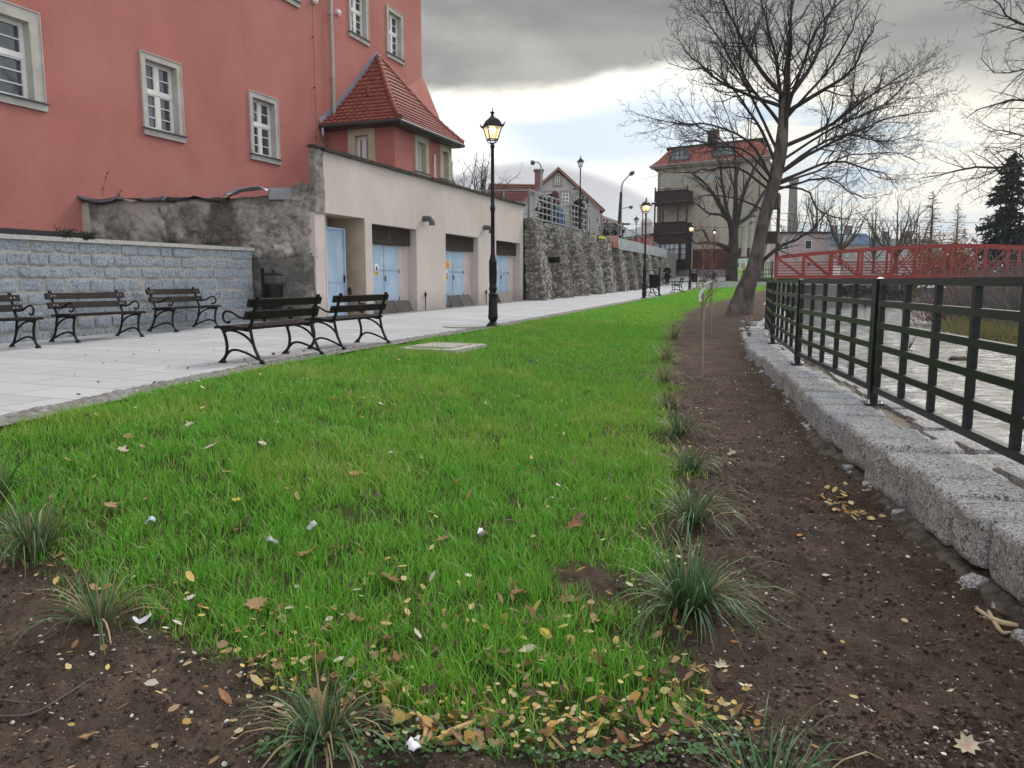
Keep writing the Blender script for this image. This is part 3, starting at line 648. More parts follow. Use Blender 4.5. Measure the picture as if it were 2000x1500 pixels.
mb = MB(); mb.fbox(RF, -14, SE, -.1, .03, 1.9, 2.50); mb.build('plinth', MT['membrane'], red)
mb = MB(); e = .5
mb.face([RF.p(-14-e, e, 15.2), RF.p(SE+e, e, 15.2), RF.p(SE-4, -5.5, 20.5), RF.p(-9, -5.5, 20.5)]); mb.face([RF.p(-14-e, -11-e, 15.2), RF.p(SE+e, -11-e, 15.2), RF.p(SE-4, -5.5, 20.5), RF.p(-9, -5.5, 20.5)])
mb.face([RF.p(SE+e, e, 15.2), RF.p(SE+e, -11-e, 15.2), RF.p(SE-4, -5.5, 20.5)]); mb.face([RF.p(-14-e, e, 15.2), RF.p(-14-e, -11-e, 15.2), RF.p(-9, -5.5, 20.5)]); mb.face([RF.p(-14-e, e, 15.2), RF.p(SE+e, e, 15.2), RF.p(SE+e, -11-e, 15.2), RF.p(-14-e, -11-e, 15.2)])
mb.build('roof', MT['tile_far'], red)
# flared buttress at the far corner
mb = MB(); fb = SE
mb.face([RF.p(fb-1.6, .02, 9.2), RF.p(fb+.004, .02, 10.1), RF.p(fb+.35, .55, 8.6), RF.p(fb+.75, .9, 7.3), RF.p(fb+.9, 1.0, 4.0), RF.p(fb-1.6, 1.0, 4.0), RF.p(fb-1.6, .9, 7.3)])
mb.face([RF.p(fb+.004, .02, 10.1), RF.p(fb+.004, -3, 10.1), RF.p(fb+.75, -3, 7.3), RF.p(fb+.75, .9, 7.3), RF.p(fb+.35, .55, 8.6)]); mb.face([RF.p(fb+.75, .9, 7.3), RF.p(fb+.75, -3, 7.3), RF.p(fb+.9, -3, 4.), RF.p(fb+.9, 1., 4.)])
mb.face([RF.p(fb-1.6, .02, 9.2), RF.p(fb-1.6, .9, 7.3), RF.p(fb-1.6, 0, 7.3)])
mb.build('buttress', MT['red'], red)
# downpipe with brackets, lightning rod, wall lamps
sp_ = rs(644, 150)[0]; mb = MB(); mb.tube([RF.p(sp_, .13, 15.2), RF.p(sp_, .13, 3.2)], .062, 12)
for z in (4.5, 6.2, 8.3, 10.4, 12.5): mb.lathe([(.075, 0), (.078, .02), (.078, .05), (.075, .07)], 12, RF.p(sp_, .13, z)); mb.fbox(RF, sp_-.012, sp_+.012, 0, .08, z+.02, z+.05)
mb.build('downpipe', MT['pipe'], red, auto=40)
sr = rs(612, 150)[0]; mb = MB(); mb.tube([RF.p(sr, .05, 15), RF.p(sr, .05, 3.6)], .006, 5)
for z in (4.6, 6.2, 7.8, 9.4, 11, 12.6): mb.fbox(RF, sr-.015, sr+.015, 0, .06, z, z+.03)
mb.build('lightning_wire', MT['black'], red)
for (u, v) in ((658, 25), (612, 2)):
    s, z = rs(u, v); mb = MB(); q = RF.p(s, 0, z)
    mb.tube([q, q+N0*.10], [.10, .10], 14); mb.tube([q+N0*.10, q+N0*.16], [.085, .04], 14); mb.build('wall_light', MT['white'], red, auto=40)
# the bay
B0 = Vector((-6.38, 27.35, 0)); T0 = N0; BC = Vector((-3.91, 26.44, 0)); LB = (Vector((-2.43, 30.43, 0))-BC).length
BF1 = Fr(B0, BC-B0); BF1.N = -D0; L1 = (BC-B0).length
BF2 = Fr(BC, D0); BF2.N = N0
ze = 6.62; h1 = []; h2 = []
def plane_hit(u, v, fr):
    d = Vector(ray(u, v)); o = Vector((0, 0, CZ)); t = (fr.O-o).dot(fr.N)/d.dot(fr.N); return fr.sz(o+d*t)
a = plane_hit(681, 253, BF1); b = plane_hit(731, 255, BF1); h1.append(window(red, BF1, a[0], b[0], 4.0, a[1], sur=.23, smat='cream', gmat='cglass', rows=(3, 0+1), transom=.985, depth=.26))
a = plane_hit(809, 262, BF2); b = plane_hit(835, 272, BF2); c = plane_hit(835, 350, BF2); h2.append(window(red, BF2, a[0], b[0], c[1], a[1], sur=.2, smat='cream', gmat='cglass', rows=(4, 1), transom=.985, depth=.26)); wb = b[0]-a[0]
a = plane_hit(858, 282, BF2); b = plane_hit(879, 291, BF2); h2.append(window(red, BF2, a[0], b[0], c[1], a[1], sur=.2, smat='cream', gmat='cglass', rows=(4, 1), transom=.985, depth=.26))
mb = MB(); wall_sheet(mb, BF1, 0, L1, 2.5, ze, h1); wall_sheet(mb, BF2, 0, LB, 2.5, ze, h2)
q = BF2.p(LB, 0, 0); mb.face([BF2.p(LB, 0, 2.5), BF2.p(LB, -L1, 2.5), BF2.p(LB, -L1, ze), BF2.p(LB, 0, ze)])
mb.build('bay_wall', MT['red'], red)
a = plane_hit(845, 302, BF2); b = plane_hit(845, 356, BF2); mb = MB(); mb.tube([BF2.p(a[0], .08, a[1]), BF2.p(a[0], .08, b[1]-.6)], .035, 8); mb.build('vent_pipe', MT['white'], red, auto=40)
# bay roof: three tiled slopes up to an apex on the wall, flared at the eaves
ov = .42; AP = onl(737, 112, -16.48); apz = AP.z
e1 = BF1.p(0, ov, ze+.02); e2 = BF1.p(L1+ov, ov, ze+.02); e3 = BF2.p(LB+ov, ov, ze+.02); e4 = BF2.p(LB+ov, -L1, ze+.02)
def tiled(pa, pb, apex, name, ntile=.24, ncourse=17):
    vs = []; qs = []; nrm = (pb-pa).cross(apex-pa).normalized();  nrm = nrm if nrm.z > 0 else -nrm
    ed = (pb-pa).normalized(); nb = 0
    for i in range(ncourse):
        ta, tb_ = i/ncourse, (i+1)/ncourse+.012
        rows = []
        for k, t in enumerate((ta, (ta+tb_)/2, min(tb_, .998))):
            sag = -.22*math.sin(PI*min(t, 1))*(1-t)**.5   # bell-cast flare
            l = pa.lerp(apex, t); r = pb.lerp(apex, t); n = 90
            row = []
            for j in range(n+1):
                p = l.lerp(r, j/n); x = (p-pa).dot(ed)/ntile; ph = x-math.floor(x); wv = .5+.5*math.cos(2*PI*ph)
                lift = .06*(1-k/2)+.012+.026*wv**1.5
                row.append(p+nrm*lift+Vector((0, 0, sag)))
            rows.append(row)
        low = [p-nrm*.05 for p in rows[0]]; rows = [low]+rows
        arr = np.array([[tuple(p) for p in r_] for r_ in rows]); v_, q_ = grid_np(arr); vs.append(v_); qs.append(q_+nb); nb += len(v_)
    return np.concatenate(vs), np.concatenate(qs)
vs, qs, nb = [], [], 0
for (pa, pb) in ((e1, e2), (e2, e3), (e3, e4)):
    v_, q_ = tiled(pa, pb, AP, ''); vs.append(v_); qs.append(q_+nb); nb += len(v_)
roofo = mesh_obj('bay_roof', np.concatenate(vs), [np.concatenate(qs)], MT['tile'], red)
mb = MB()
for e in (e2, e3):   # ridge tiles
    n = 16
    for i in range(n):
        t0, t1 = i/n, (i+1.15)/n; f = lambda t: e.lerp(AP, min(t, 1))+Vector((0, 0, -.22*math.sin(PI*min(t, 1))*(1-min(t, 1))**.5+.07))
        mb.tube([f(t0), f(t1)], [.115, .09], 10)
mb.build('ridge_tiles', MT['tile'], roofo, auto=40)
mb = MB(); n = 10
f = lambda t: e1.lerp(AP, min(t, 1))+Vector((0, 0, -.22*math.sin(PI*min(t, 1))*max(1-t, 0)**.5+.13))-D0*.02
for i in range(n): mb.beam(f(i/n), f((i+1.02)/n), .16, .05, N0)
mb.build('flashing', MT['blue_flash'], roofo)
mb = MB(); l = e1.lerp(e2, .52).lerp(AP, .42)+Vector((0, 0, .02)); mb.tube([l+Vector((0, -.1, -.15)), l+Vector((0, -.12, .0)), l+Vector((0, -.12, .26))], [.05, .07, .035], 8); mb.build('roof_vent', MT['tile'], roofo, auto=40)
mb = MB()
for (pa, pb) in ((e1, e2), (e2, e3), (e3, e4)):
    d = (pb-pa).normalized(); mb.tube([pa-d*.02+Vector((0, 0, -.03)), pb+d*.05+Vector((0, 0, -.03))], .075, 10)
for (pa, pb, fr, s0, s1) in ((0, 0, BF1, 0, L1+ov), (0, 0, BF2, 0, LB+ov)): mb.fbox(fr, s0, s1, -.02, ov-.06, ze-.1, ze-.07)
mb.build('gutter', MT['gutter'], roofo, auto=40)
mb = MB(); q = e1+Vector((0, 0, -.08)); mb.tube([q+T0*.12, q+T0*.12+Vector((0, 0, -.22)), q+T0*.02+Vector((0, .2, -.42)), RF.p(sp_, .13, q.z-.6)], .055, 10); mb.build('gutter_outlet', MT['zinc'], roofo, auto=40)
# ------------------------------------------------------------------ beige transformer building
GF = Fr((-11.16, 0), D0); gar = thing('service_building', (-4.5, 18, .5), 'long pale beige service building with pale blue metal doors beside the paved path', 'service building')
def gs(u, v): return GF.sz(onl(u, v, -11.16))
G0, G1 = gs(630, 298)[0], gs(1022, 398)[0]; zr = 4.40
ni = (gs(634, 413)[0], gs(712, 427)[0], .2, 3.0)
ops = [(gs(726, 436)[0], gs(813, 449)[0], .2, 2.9), (gs(870, 455)[0], gs(934, 464)[0], .2, 2.91), (gs(969, 468)[0], gs(1016, 477)[0], .2, 2.91)]
mb = MB(); wall_sheet(mb, GF, G0, G1, .2, zr, [ni]+ops)
for h in ops: recess(mb, GF, h, .28)
GB = G0+3.9; mb.face([GF.p(G1, 0, .2), GF.p(G1, -2.4, .2), GF.p(G1, -2.4, zr), GF.p(G1, 0, zr)]); mb.face([GF.p(G0, 0, .2), GF.p(GB, -2.4, .2), GF.p(GB, -2.4, zr), GF.p(G0, 0, zr)]); mb.face([GF.p(G1, -2.4, .2), GF.p(GB, -2.4, .2), GF.p(GB, -2.4, zr), GF.p(G1, -2.4, zr)])
mb.cm = 1; recess(mb, GF, ni, 1.15); mb.build('wall', [MT['beige'], MT['reveal']], gar)
mb = MB()   # stepped dark roofing felt, edge drawn in slightly irregular lengths
s = G0-.05; k = 0
while s < G1+.1:
    L = min(R.uniform(.9, 1.3), G1+.12-s); mb.fbox(GF, s, s+L-.012, -min(2.45, .12+max(0, s-G0)*.61), .09+R.uniform(-.02, .02), zr-.004+R.uniform(-.01, .01), zr+.075+R.uniform(-.015, .015)); s += L; k += 1
    if L < .2: break
mb.build('roof', MT['tar'], gar)
# niche door
mb = MB(); a, b = ni[0]+.02, ni[1]-.45
dz0, dz1 = .5, 2.72
mb.fbox(GF, a, b, -.40, -.34, dz0, dz1)
for (z0, z1) in ((dz0+.06, 1.32), (1.38, dz1-.08)): mb.fbox(GF, a+.05, b-.10, -.34, -.325, z0, z1)
mb.fbox(GF, b-.055, b, -.34, -.30, dz0, dz1); mb.fbox(GF, a, b-.055, -.34, -.31, dz1-.05, dz1)
do = mb.build('door', MT['bdoor'], gar)
mb = MB(); mb.fbox(GF, b-.09, b-.06, -.325, -.29, 1.38, 1.56); mb.tube([GF.p(b-.075, -.29, 1.5), GF.p(b-.075, -.25, 1.5), GF.p(b-.18, -.25, 1.5)], .011, 6); mb.build('handle', MT['black'], do)
mb = MB(); hz = 1.05; q0 = ni[1]-.42
mb.tube([GF.p(q0, -.20, hz), GF.p(ni[1]-.06, -.20, hz), GF.p(ni[1]-.06, -.16, hz-.38), GF.p(ni[1]-.02, -.12, hz-.45)], .022, 7); mb.lathe([(.03, -.1), (.05, -.02), (.05, .06), (.02, .12)], 8, GF.p(q0-.02, -.22, hz+.1)); mb.build('grab_rail', MT['iron'], gar, auto=40)
# rubble end pier of the building
def rough_slab(fr, s0, s1, z0, z1, o, thick, amp, step, name, mat, parent, seed, fs=2.2, ztop=None, edge=.06, stones=None):
    ns, nz = int((s1-s0)/step)+2, int((z1-z0)/step)+2
    a, b = np.meshgrid(np.linspace(0, 1, ns), np.linspace(0, 1, nz), indexing='ij')
    S = s0+(s1-s0)*a; Zt = (ztop(S) if ztop is not None else z1+0*S); Z = z0+(Zt-z0)*b
    h = (fbm(S*fs, Z*fs, seed, 4, 5)-.47)*amp*2+(fbm(S*fs*5, Z*fs*5, seed, 6, 3)-.45)*amp*.6
    if stones is not None: d1_, d2_ = cell(S*4.2+fbm(S*3, Z*3, 0, 77, 3)*.8, Z*5.2, 17); h = h+(.040*sst(.02, .16, d2_-d1_)+.09*(fbm(S*7, Z*7, 0, 79, 4)-.45)-.03)*sst(stones, stones+1.2, S)+.05*sst(.50, .56, fbm(S*1.6, Z*1.6, 3, 78, 4))
    ed = np.minimum(np.minimum(a*(s1-s0), (1-a)*(s1-s0)), (1-b)*(z1-z0)); h = h-edge*sst(.10, 0, ed)
    S2 = S+(fbm(Z*3, S*0+seed, 0, 9, 3)-.47)*.10*((a < .02) | (a > .98))
    O = np.array(fr.O); P = O+S2[..., None]*np.array(fr.D)+(o+h)[..., None]*np.array(fr.N)+Z[..., None]*np.array([0, 0, 1.])
    # back skin so that the wall has real thickness
    Pb = O+S2[..., None]*np.array(fr.D)+(o-thick+0*h)[..., None]*np.array(fr.N)+Z[..., None]*np.array([0, 0, 1.])
    v1, q1 = grid_np(P); v2, q2 = grid_np(Pb); n1 = len(v1); idx = np.arange(ns*nz).reshape(ns, nz)
    br = []
    for e in (idx[:, -1], idx[:, 0], idx[0], idx[-1]): br.append(np.stack([e[:-1], e[1:], e[1:]+n1, e[:-1]+n1], -1))
    return mesh_obj(name, np.concatenate([v1, v2]), [np.concatenate([q1, q2+n1]+br)], mat, parent, smooth=True)
sP0 = gs(611, 293)[0]; MT['pier'] = simple('grey_render_rubble', (.33, .31, .285), (.17, .16, .145), 5, .95, .1, bs=14, bst=.8, bd=.03)
mb = MB()
zz = 2.98; k = 0
acc = [[], [], 0]
while zz < 4.36:   # broken end of masonry: stacked rough blocks
    hgt = min(R.uniform(.22, .5), 4.42-zz); off = R.uniform(-.03, .03)
    rough_block(acc, GF.p(sP0+off, .02+R.uniform(-.03, .02), 0), GF.D, -GF.N, G0-sP0-off+.02, .14, zz-.02, zz+hgt+.015, k+60, .016, 8, 8, 8, .03); zz += hgt; k += 1
mesh_obj('broken_pier', np.concatenate(acc[0]), [np.concatenate(acc[1])], MT['pier'], gar, smooth=True)
mb = MB(); mb.fbox(GF, sP0-.03, G0+.06, -.14, .08, 4.43, 4.48); mb.build('pier_cap', MT['tar'], gar)
mb = MB(); mb.fbox(GF, gs(617, 500)[0], G0+.004, -.55, -.006, .2, 2.98); mb.build('corner_pillar', MT['beige'], gar)
# louvres and double doors
def sign_tri(fr, s, z, w, parent, o):
    mb = MB(); mb.fbox(fr, s-w/2, s+w/2, o, o+.006, z-.02, z+w*1.1); mb.cm = 1; mb.fbox(fr, s-w/2, s+w/2, o, o+.006, z-w*.75, z-.024)
    mb.cm = 2; t = o+.009; mb.face([fr.p(s-w*.36, t, z+.02), fr.p(s+w*.36, t, z+.02), fr.p(s, t, z+w*.9)])
    mb.face([fr.p(s-w*.4, t, z-w*.30), fr.p(s+w*.4, t, z-w*.30), fr.p(s+w*.4, t, z-w*.22), fr.p(s-w*.4, t, z-w*.22)]); mb.face([fr.p(s-w*.3, t, z-w*.5), fr.p(s+w*.3, t, z-w*.5), fr.p(s+w*.3, t, z-w*.43), fr.p(s-w*.3, t, z-w*.43)])
    mb.cm = 3; mb.face([fr.p(s-w*.5, t, z-.02), fr.p(s+w*.5, t, z-.02), fr.p(s+w*.5, t, z-.005), fr.p(s-w*.5, t, z-.005)])
    return mb.build('warning_sign', [MT['signw'], MT['yellow'], MT['black'], MT['rred']], parent)
for i, (h, ds0, ds1) in enumerate(zip(ops, (gs(732, 476)[0], gs(873, 486)[0], gs(972, 495)[0]), (gs(792, 484)[0], gs(917, 492)[0], gs(1003, 500)[0]))):
    mb = MB(); l1 = h[1]-.16; z0, z1 = 2.41, 2.88; n = 13
    for k in range(n):
        z = z0+(z1-z0)*k/n; a = [GF.p(h[0]+.012, -.13, z+.006), GF.p(l1, -.13, z+.006), GF.p(l1, -.19, z+.038), GF.p(h[0]+.012, -.19, z+.038)]; up = Vector((0, 0, .008))
        mb.hull8(a+[q+up for q in a])
    mb.fbox(GF, h[0]+.004, h[0]+.03, -.2, -.12, z0, z1); mb.fbox(GF, l1-.02, l1+.004, -.2, -.12, z0, z1); m_ = (h[0]+l1)/2; mb.fbox(GF, m_-.012, m_+.012, -.2, -.122, z0, z1)
    mb.fbox(GF, h[0]+.03, l1-.02, -.22, -.21, z0, z1); mb.build('louvre', MT['louvre'], gar)
    mid = (ds0+ds1)/2
    for (a, b, hs) in ((ds0, mid-.012, ds0), (mid+.012, ds1, ds1)):
        mb = MB(); zb, zt = .52+.0*i+float(PZ(20+i*4))-.48, 2.385; zm = zb+(zt-zb)*.62
        mb.fbox(GF, a, b, -.27, -.235, zb, zm-.006); mb.fbox(GF, a, b, -.27, -.235, zm+.006, zt)
        g = .02
        for (za, zc) in ((zb, zm), (zm, zt)): mb.fbox(GF, a+g, b-g, -.235, -.229, za+.03, zc-.03)
        d_ = mb.build('door', MT['bdoor'], gar)
        mb = MB()
        for z in (zb+.35, zm, zt-.15)[:2]: mb.lathe([(.016, -.06), (.016, .06)], 7, GF.p(hs, -.225, z))
        mb.build('hinge', MT['dgrey'], d_)
        if hs == ds1: mb = MB(); mb.fbox(GF, a+.03, a+.06, -.229, -.20, zb+.85, zb+1.0); mb.build('handle', MT['dgrey'], d_)
        elif i != 1: sign_tri(GF, (a+b)/2+.03, zb+1.12, .17, d_, -.229)
        else:
            sign_tri(GF, (a+b)/2+.02, zb+.98, .16, d_, -.229); mb = MB(); mb.fbox(GF, (a+b)/2-.12, (a+b)/2+.22, -.229, -.222, zb+1.22, zb+1.45); mb.cm = 1
            for k in range(3): z = zb+1.28+.055*k; mb.fbox(GF, (a+b)/2-.08+.02*k, (a+b)/2+.18-.03*k, -.222, -.219, z, z+.022)
            mb.build('warning_sign', [MT['yellow'], MT['rred']], d_)
    if i == 2: mb = MB(); mb.fbox(GF, ds0+.35, ds1, -.225, -.2, .68, .74); mb.fbox(GF, ds0+.35, ds1, -.225, -.19, .86, .89); mb.build('door_step', MT['galv'], gar)
# painted strip in the second opening, elbow vents, stub pipes
for (u, v) in ((827, 430), (945, 447)):
    s, z = gs(u, v); mb = MB(); q = GF.p(s, 0, z+.04)
    pts = [q]+[q+N0*(.16+.12*math.sin(t))+Vector((0, 0, -.12*(1-math.cos(t)))) for t in (0, .4, .8, 1.2, PI/2)]+[q+N0*.28+Vector((0, 0, -.2))]
    mb.tube(pts, [.085]*6+[.095], 14); mb.build('vent_hood', MT['dgrey'], gar, auto=50)
for (u, v0, v1) in ((828, 570, 611), (947, 566, 603)):
    s, z = gs(u, v0); s2, z2 = gs(u, v1); mb = MB(); mb.tube([GF.p(s, .05, z2-.1), GF.p(s, .05, z)], .014, 6); mb.lathe([(.012, -.18), (.035, -.10), (.035, -.06), (.014, 0)], 8, GF.p(s+.01, .05, z)); mb.build('earth_rod', MT['iron'], gar, auto=40)
# boards leaning in front of the doors
def leaning_board(u0, v0, u1, v1, zb, label, mat, slats, name='slatted_board', lean=.16, out=.12):
    s0, z1 = gs(u0, v0); s1, _ = gs(u1, v0); hgt = z1-zb; fr = GF; mb = MB()
    P = lambda s, t, d: fr.p(s, out-lean*t+d, zb+hgt*t)
    def bar(sa, sb, ta, tb, th): mb.hull8([P(sa, ta, th), P(sb, ta, th), P(sb, ta, 0), P(sa, ta, 0), P(sa, tb, th), P(sb, tb, th), P(sb, tb, 0), P(sa, tb, 0)])
    if slats:
        w = (s1-s0)*.08; bar(s0, s0+w, 0, 1, .035); bar(s1-w, s1, 0, 1, .035)
        for k in range(slats): bar(s0+w, s1-w, (k+.06)/slats, (k+.80)/slats, .026)
        bar(s0+w, s1-w, .01, .99, .012)
    else: bar(s0, s1, 0, .96, .03); bar(s0+.06, s1-.04, .96, 1, .03)
    o = mb.build(name, mat); return tag(o, label, 'board', 'boards leaning against the beige building')
leaning_board(735, 588, 767, 0, .535, 'dark slatted board leaning on the first double door, left one of its pair', MT['board'], 11)
leaning_board(769, 587, 799, 0, .545, 'dark slatted board leaning by the first double door with a dry leaf at its foot', MT['board'], 11)
leaning_board(875, 577, 897, 0, .585, 'dark slatted board leaning on the yellow signed door, left one of its pair', MT['board'], 12)
leaning_board(899, 576, 921, 0, .59, 'charcoal slatted board leaning on the yellow signed door, right one of its pair', MT['board'], 12, lean=.25)
leaning_board(972, 571, 993, 0, .63, 'plain grey weathered board leaning on the last door behind the lamp post', MT['gboard'], 0, 'plain_board')
# ------------------------------------------------------------------ decayed plaster wall between the houses
DF = Fr((-9.98, 18.0), (1, 0)); DF.N = Vector((0, -1, 0))
dec = thing('plaster_wall', (-7, 18, .4), 'crumbling grey plaster and stone wall with bent metal capping beside the beige building', 'old wall')
L = 5.46
ztop = lambda S: 3.26+.10*np.clip((S-2.2)/3, 0, 1)+(fbm(S*4, S*0, 0, 41, 4)-.45)*.16+.30*sst(4.85, 5.1, S)
rough_slab(DF, 0, L, .2, 3.3, 0, .7, .055, .04, 'wall', MT['decay'], dec, 3, 1.8, ztop, stones=2.6)
rough_slab(DF, 3.55, L-.02, .2, 2.0, .085, .3, .05, .04, 'lower_wall', MT['decay'], dec, 9, 2.0, lambda S: 1.98+(fbm(S*4, S*0, 0, 43, 3)-.45)*.1)
def sheet(fr, ss, zf, of, w, name, mat, parent):
    P = np.array([[tuple(fr.p(s, of(s)+w*t+.02*math.sin(9*s+3*t), zf(s)-.10*t*t*abs(math.sin(2.1*s+.5))+.02*math.sin(5*s)*t)) for t in (-.9, -.4, 0, .5, 1.0)] for s in ss]); v_, q_ = grid_np(P)
    o = mesh_obj(name, v_, [q_], mat, parent); md = o.modifiers.new('t', 'SOLIDIFY'); md.thickness = .012; return o
zt_ = lambda s: float(ztop(np.array([s]))[0])
sheet(DF, np.linspace(-.06, 2.1, 22), lambda s: zt_(s)+.03+.10*math.exp(-s*4), lambda s: .03, .12, 'metal_cap', simple('old_zinc', (.15, .17, .20), (.07, .07, .075), 3, .5, .4, .4), dec)
sheet(DF, np.linspace(2.1, 3.5, 14), lambda s: zt_(s)+.02, lambda s: .02, .10, 'bitumen_cap', MT['tar'], dec)
sheet(DF, np.linspace(3.45, 4.45, 12), lambda s: zt_(s)+.10+.10*math.sin((s-3.4)*2.9), lambda s: .06, .20, 'bent_sheet', MT['zinc'], dec)
mb = MB(); mb.fbox(DF, 4.42, 4.95, -.3, .05, zt_(4.4)-.1, zt_(4.4)+.16); mb.build('mortar_cap', MT['concrete'], dec)
# pale render on its left end
rough_slab(Fr(DF.p(-.03, 0, 0), (1, 0)), 0, .34, 2.0, 3.22, .045, .3, .02, .05, 'pale_render', simple('pale_render', (.50, .45, .41), (.38, .34, .30), 3, .95, .1, bs=25, bst=.4), dec, 5)
# dry weeds on top
for (u, v0, v1, lab) in ((205, 385, 338, 'tall thin reddish dry weed growing on top of the plaster wall'), (232, 393, 373, 'short reddish dry weed on top of the plaster wall, right of the tall one')):
    a = ony(u-6, v0, 18.05); b = ony(u, v1, 18.05); mb = MB(); pts = [a.lerp(b, t)+Vector((.06*t*t, 0, 0)) for t in (0, .35, .7, 1)]; mb.tube(pts, [.008, .007, .005, .003], 5)
    for k in range(14): t = R.uniform(.25, 1); p = a.lerp(b, t)+Vector((.06*t*t, 0, 0)); mb.tube([p, p+Vector((R.uniform(-.05, .05), R.uniform(-.05, .05), R.uniform(.0, .05)))], [.006, .011], 4)
    tag(mb.build('dry_weed', MT['rtwig']), lab, 'weed')
# ------------------------------------------------------------------ granite block retaining wall
WA, WB = Vector((-8.3, 12.4, 0)), Vector((-5.95, 17.72, 0)); wd = (WB-WA).normalized(); WF = Fr(WA-wd*7, wd); WL = (WB-WA).length+7
ret = thing('block_wall', (-8, 13, .4), 'grey blue granite block wall with pale stone coping behind the benches', 'retaining wall')
acc = [[], [], 0]; rr = random.Random(5); zc = .33; rows_ = [.235, .215, .23, .20, .24, .215, .22, .20]; k = 0
for hgt in rows_:
    s = -rr.uniform(0, .4)+3.5
    while s < WL-.02:
        L_ = rr.uniform(.30, .58); L_ = min(L_, WL-s)
        if WL-s-L_ < .2: L_ = WL-s
        rough_block(acc, WF.p(s+.009, .055+rr.uniform(-.012, .012), 0), WF.D, -WF.N, L_-.018, .2, zc+.009, zc+hgt-.009, k, .013, 9, 3, 7, .03, ends=s > WL-.7); s += L_; k += 1
    zc += hgt
mesh_obj('stone_blocks', np.concatenate(acc[0]), [np.concatenate(acc[1])], MT['bgranite'], ret, smooth=True)
mb = MB(); mb.fbox(WF, 3, WL-.02, -.45, .035, .1, zc); mb.build('mortar', MT['mortar'], ret)
mb = MB(); s = 3.1
while s < WL: e = min(s+1.05, WL+.03); mb.fbox(WF, s+.004, e-.004, -.40, .10, zc+.002, zc+.075); s = e
mb.build('coping', MT['coping'], ret)
# low plants on the bed above the wall
for i, (u, v, lab) in enumerate(((130, 458, 'dark low shrub behind the granite wall coping, left of the plaster wall'), (172, 462, 'small dark conifer sprig at the foot of the plaster wall'))):
    p = onz(u, v+4, 2.06); mb = MB()
    for k in range(170): d = Vector((R.uniform(-1, 1), R.uniform(-.6, .6), R.uniform(-.1, .7))); q = p+d*R.uniform(.0, .16); mb.tube([q, q+Vector((R.uniform(-1, 1), R.uniform(-1, 1), R.uniform(-.4, 1)))*.07], [.009, .003], 4)
    tag(mb.build('low_shrub', simple('dark_shrub', (.03, .04, .025), (.05, .055, .04), 8)), lab, 'shrub')
# ------------------------------------------------------------------ long rubble retaining wall
rub = thing('rubble_wall', (1, 32, .6), 'long tall rubble stone retaining wall with shallow buttresses along the path', 'retaining wall')
R0, R1 = G1+.02, gs(1293, 520)[0]
ns, nz = 330, 46
a, b = np.meshgrid(np.linspace(0, 1, ns), np.linspace(0, 1, nz), indexing='ij'); S = R0+(R1-R0)*a; zb = PZ(GF.O.y+S*D0.y)-.1; Zt = 3.93+(fbm(S*1.5, S*0, 0, 51, 3)-.45)*.12; Z = zb+(Zt-zb)*b
ph = (S-R0)/3.1; ph = ph-np.floor(ph); but = sst(.02, .06, ph)*sst(.56, .50, ph)
h = but*(.50*(1-b)+.20)+(1-b)*.12+(fbm(S*2.6, Z*3.6, 0, 52, 5)-.47)*.22; d1, d2 = cell(S*2.9, Z*3.9, 7); h = h+.06*sst(.02, .22, d2-d1)
P = np.array(GF.O)+S[..., None]*np.array(GF.D)+h[..., None]*np.array(GF.N)+Z[..., None]*np.array([0, 0, 1.]); v_, q_ = grid_np(P)
Pt = np.array([[tuple(GF.p(float(S[i, 0]), float(h[i, -1]), float(Zt[i, 0]))), tuple(GF.p(float(S[i, 0]), -.7, float(Zt[i, 0])+.03))] for i in range(ns)]); v2, q2 = grid_np(Pt)
mesh_obj('masonry', np.concatenate([v_, v2]), [np.concatenate([q_, q2+len(v_)])], MT['rubble'], rub, smooth=False)
sC = gs(1195, 470)[0]; mb = MB(); s = sC
while s < R1: e = min(s+1.0, R1); mb.hull8([GF.p(s+.01, .42, 3.30-.0*s), GF.p(e-.01, .42, 3.30), GF.p(e-.01, -.2, 3.9), GF.p(s+.01, -.2, 3.9), GF.p(s+.01, .34, 3.98), GF.p(e-.01, .34, 3.98), GF.p(e-.01, -.3, 4.12), GF.p(s+.01, -.3, 4.12)]); s = e
mb.build('concrete_parapet', MT['concrete'], rub)
mb = MB(); mb.hull8([GF.p(sC-1.1, .40, 3.35), GF.p(sC-.02, .40, 3.35), GF.p(sC-.02, -.2, 3.5), GF.p(sC-1.1, -.2, 3.5), GF.p(sC-.9, .3, 3.7), GF.p(sC-.02, .36, 4.1), GF.p(sC-.02, -.3, 4.1), GF.p(sC-.9, -.3, 3.7)]); mb.build('brick_end', simple('dull_brick', (.24, .085, .075), (.19, .07, .06), 5), rub)
s, z = gs(1165, 464); mb = MB(); mb.hull8([GF.p(s-.75, .36, z-.08), GF.p(s+.6, .36, z-.05), GF.p(s+.6, .3, z-.05), GF.p(s-.75, .3, z-.08), GF.p(s-.55, .36, z+.06), GF.p(s+.75, .36, z+.05), GF.p(s+.75, .3, z+.05), GF.p(s-.55, .3, z+.06)]); tag(mb.build('yellow_marker', simple('yellow_green', (.5, .52, .03))), 'small yellow green board fixed near the top of the rubble wall', 'marker')
s, z = gs(1068, 507); mb = MB(); mb.tube([GF.p(s, .1, z), GF.p(s, .62, z)], .13, 10); mb.build('drain_pipe', MT['black'], rub)
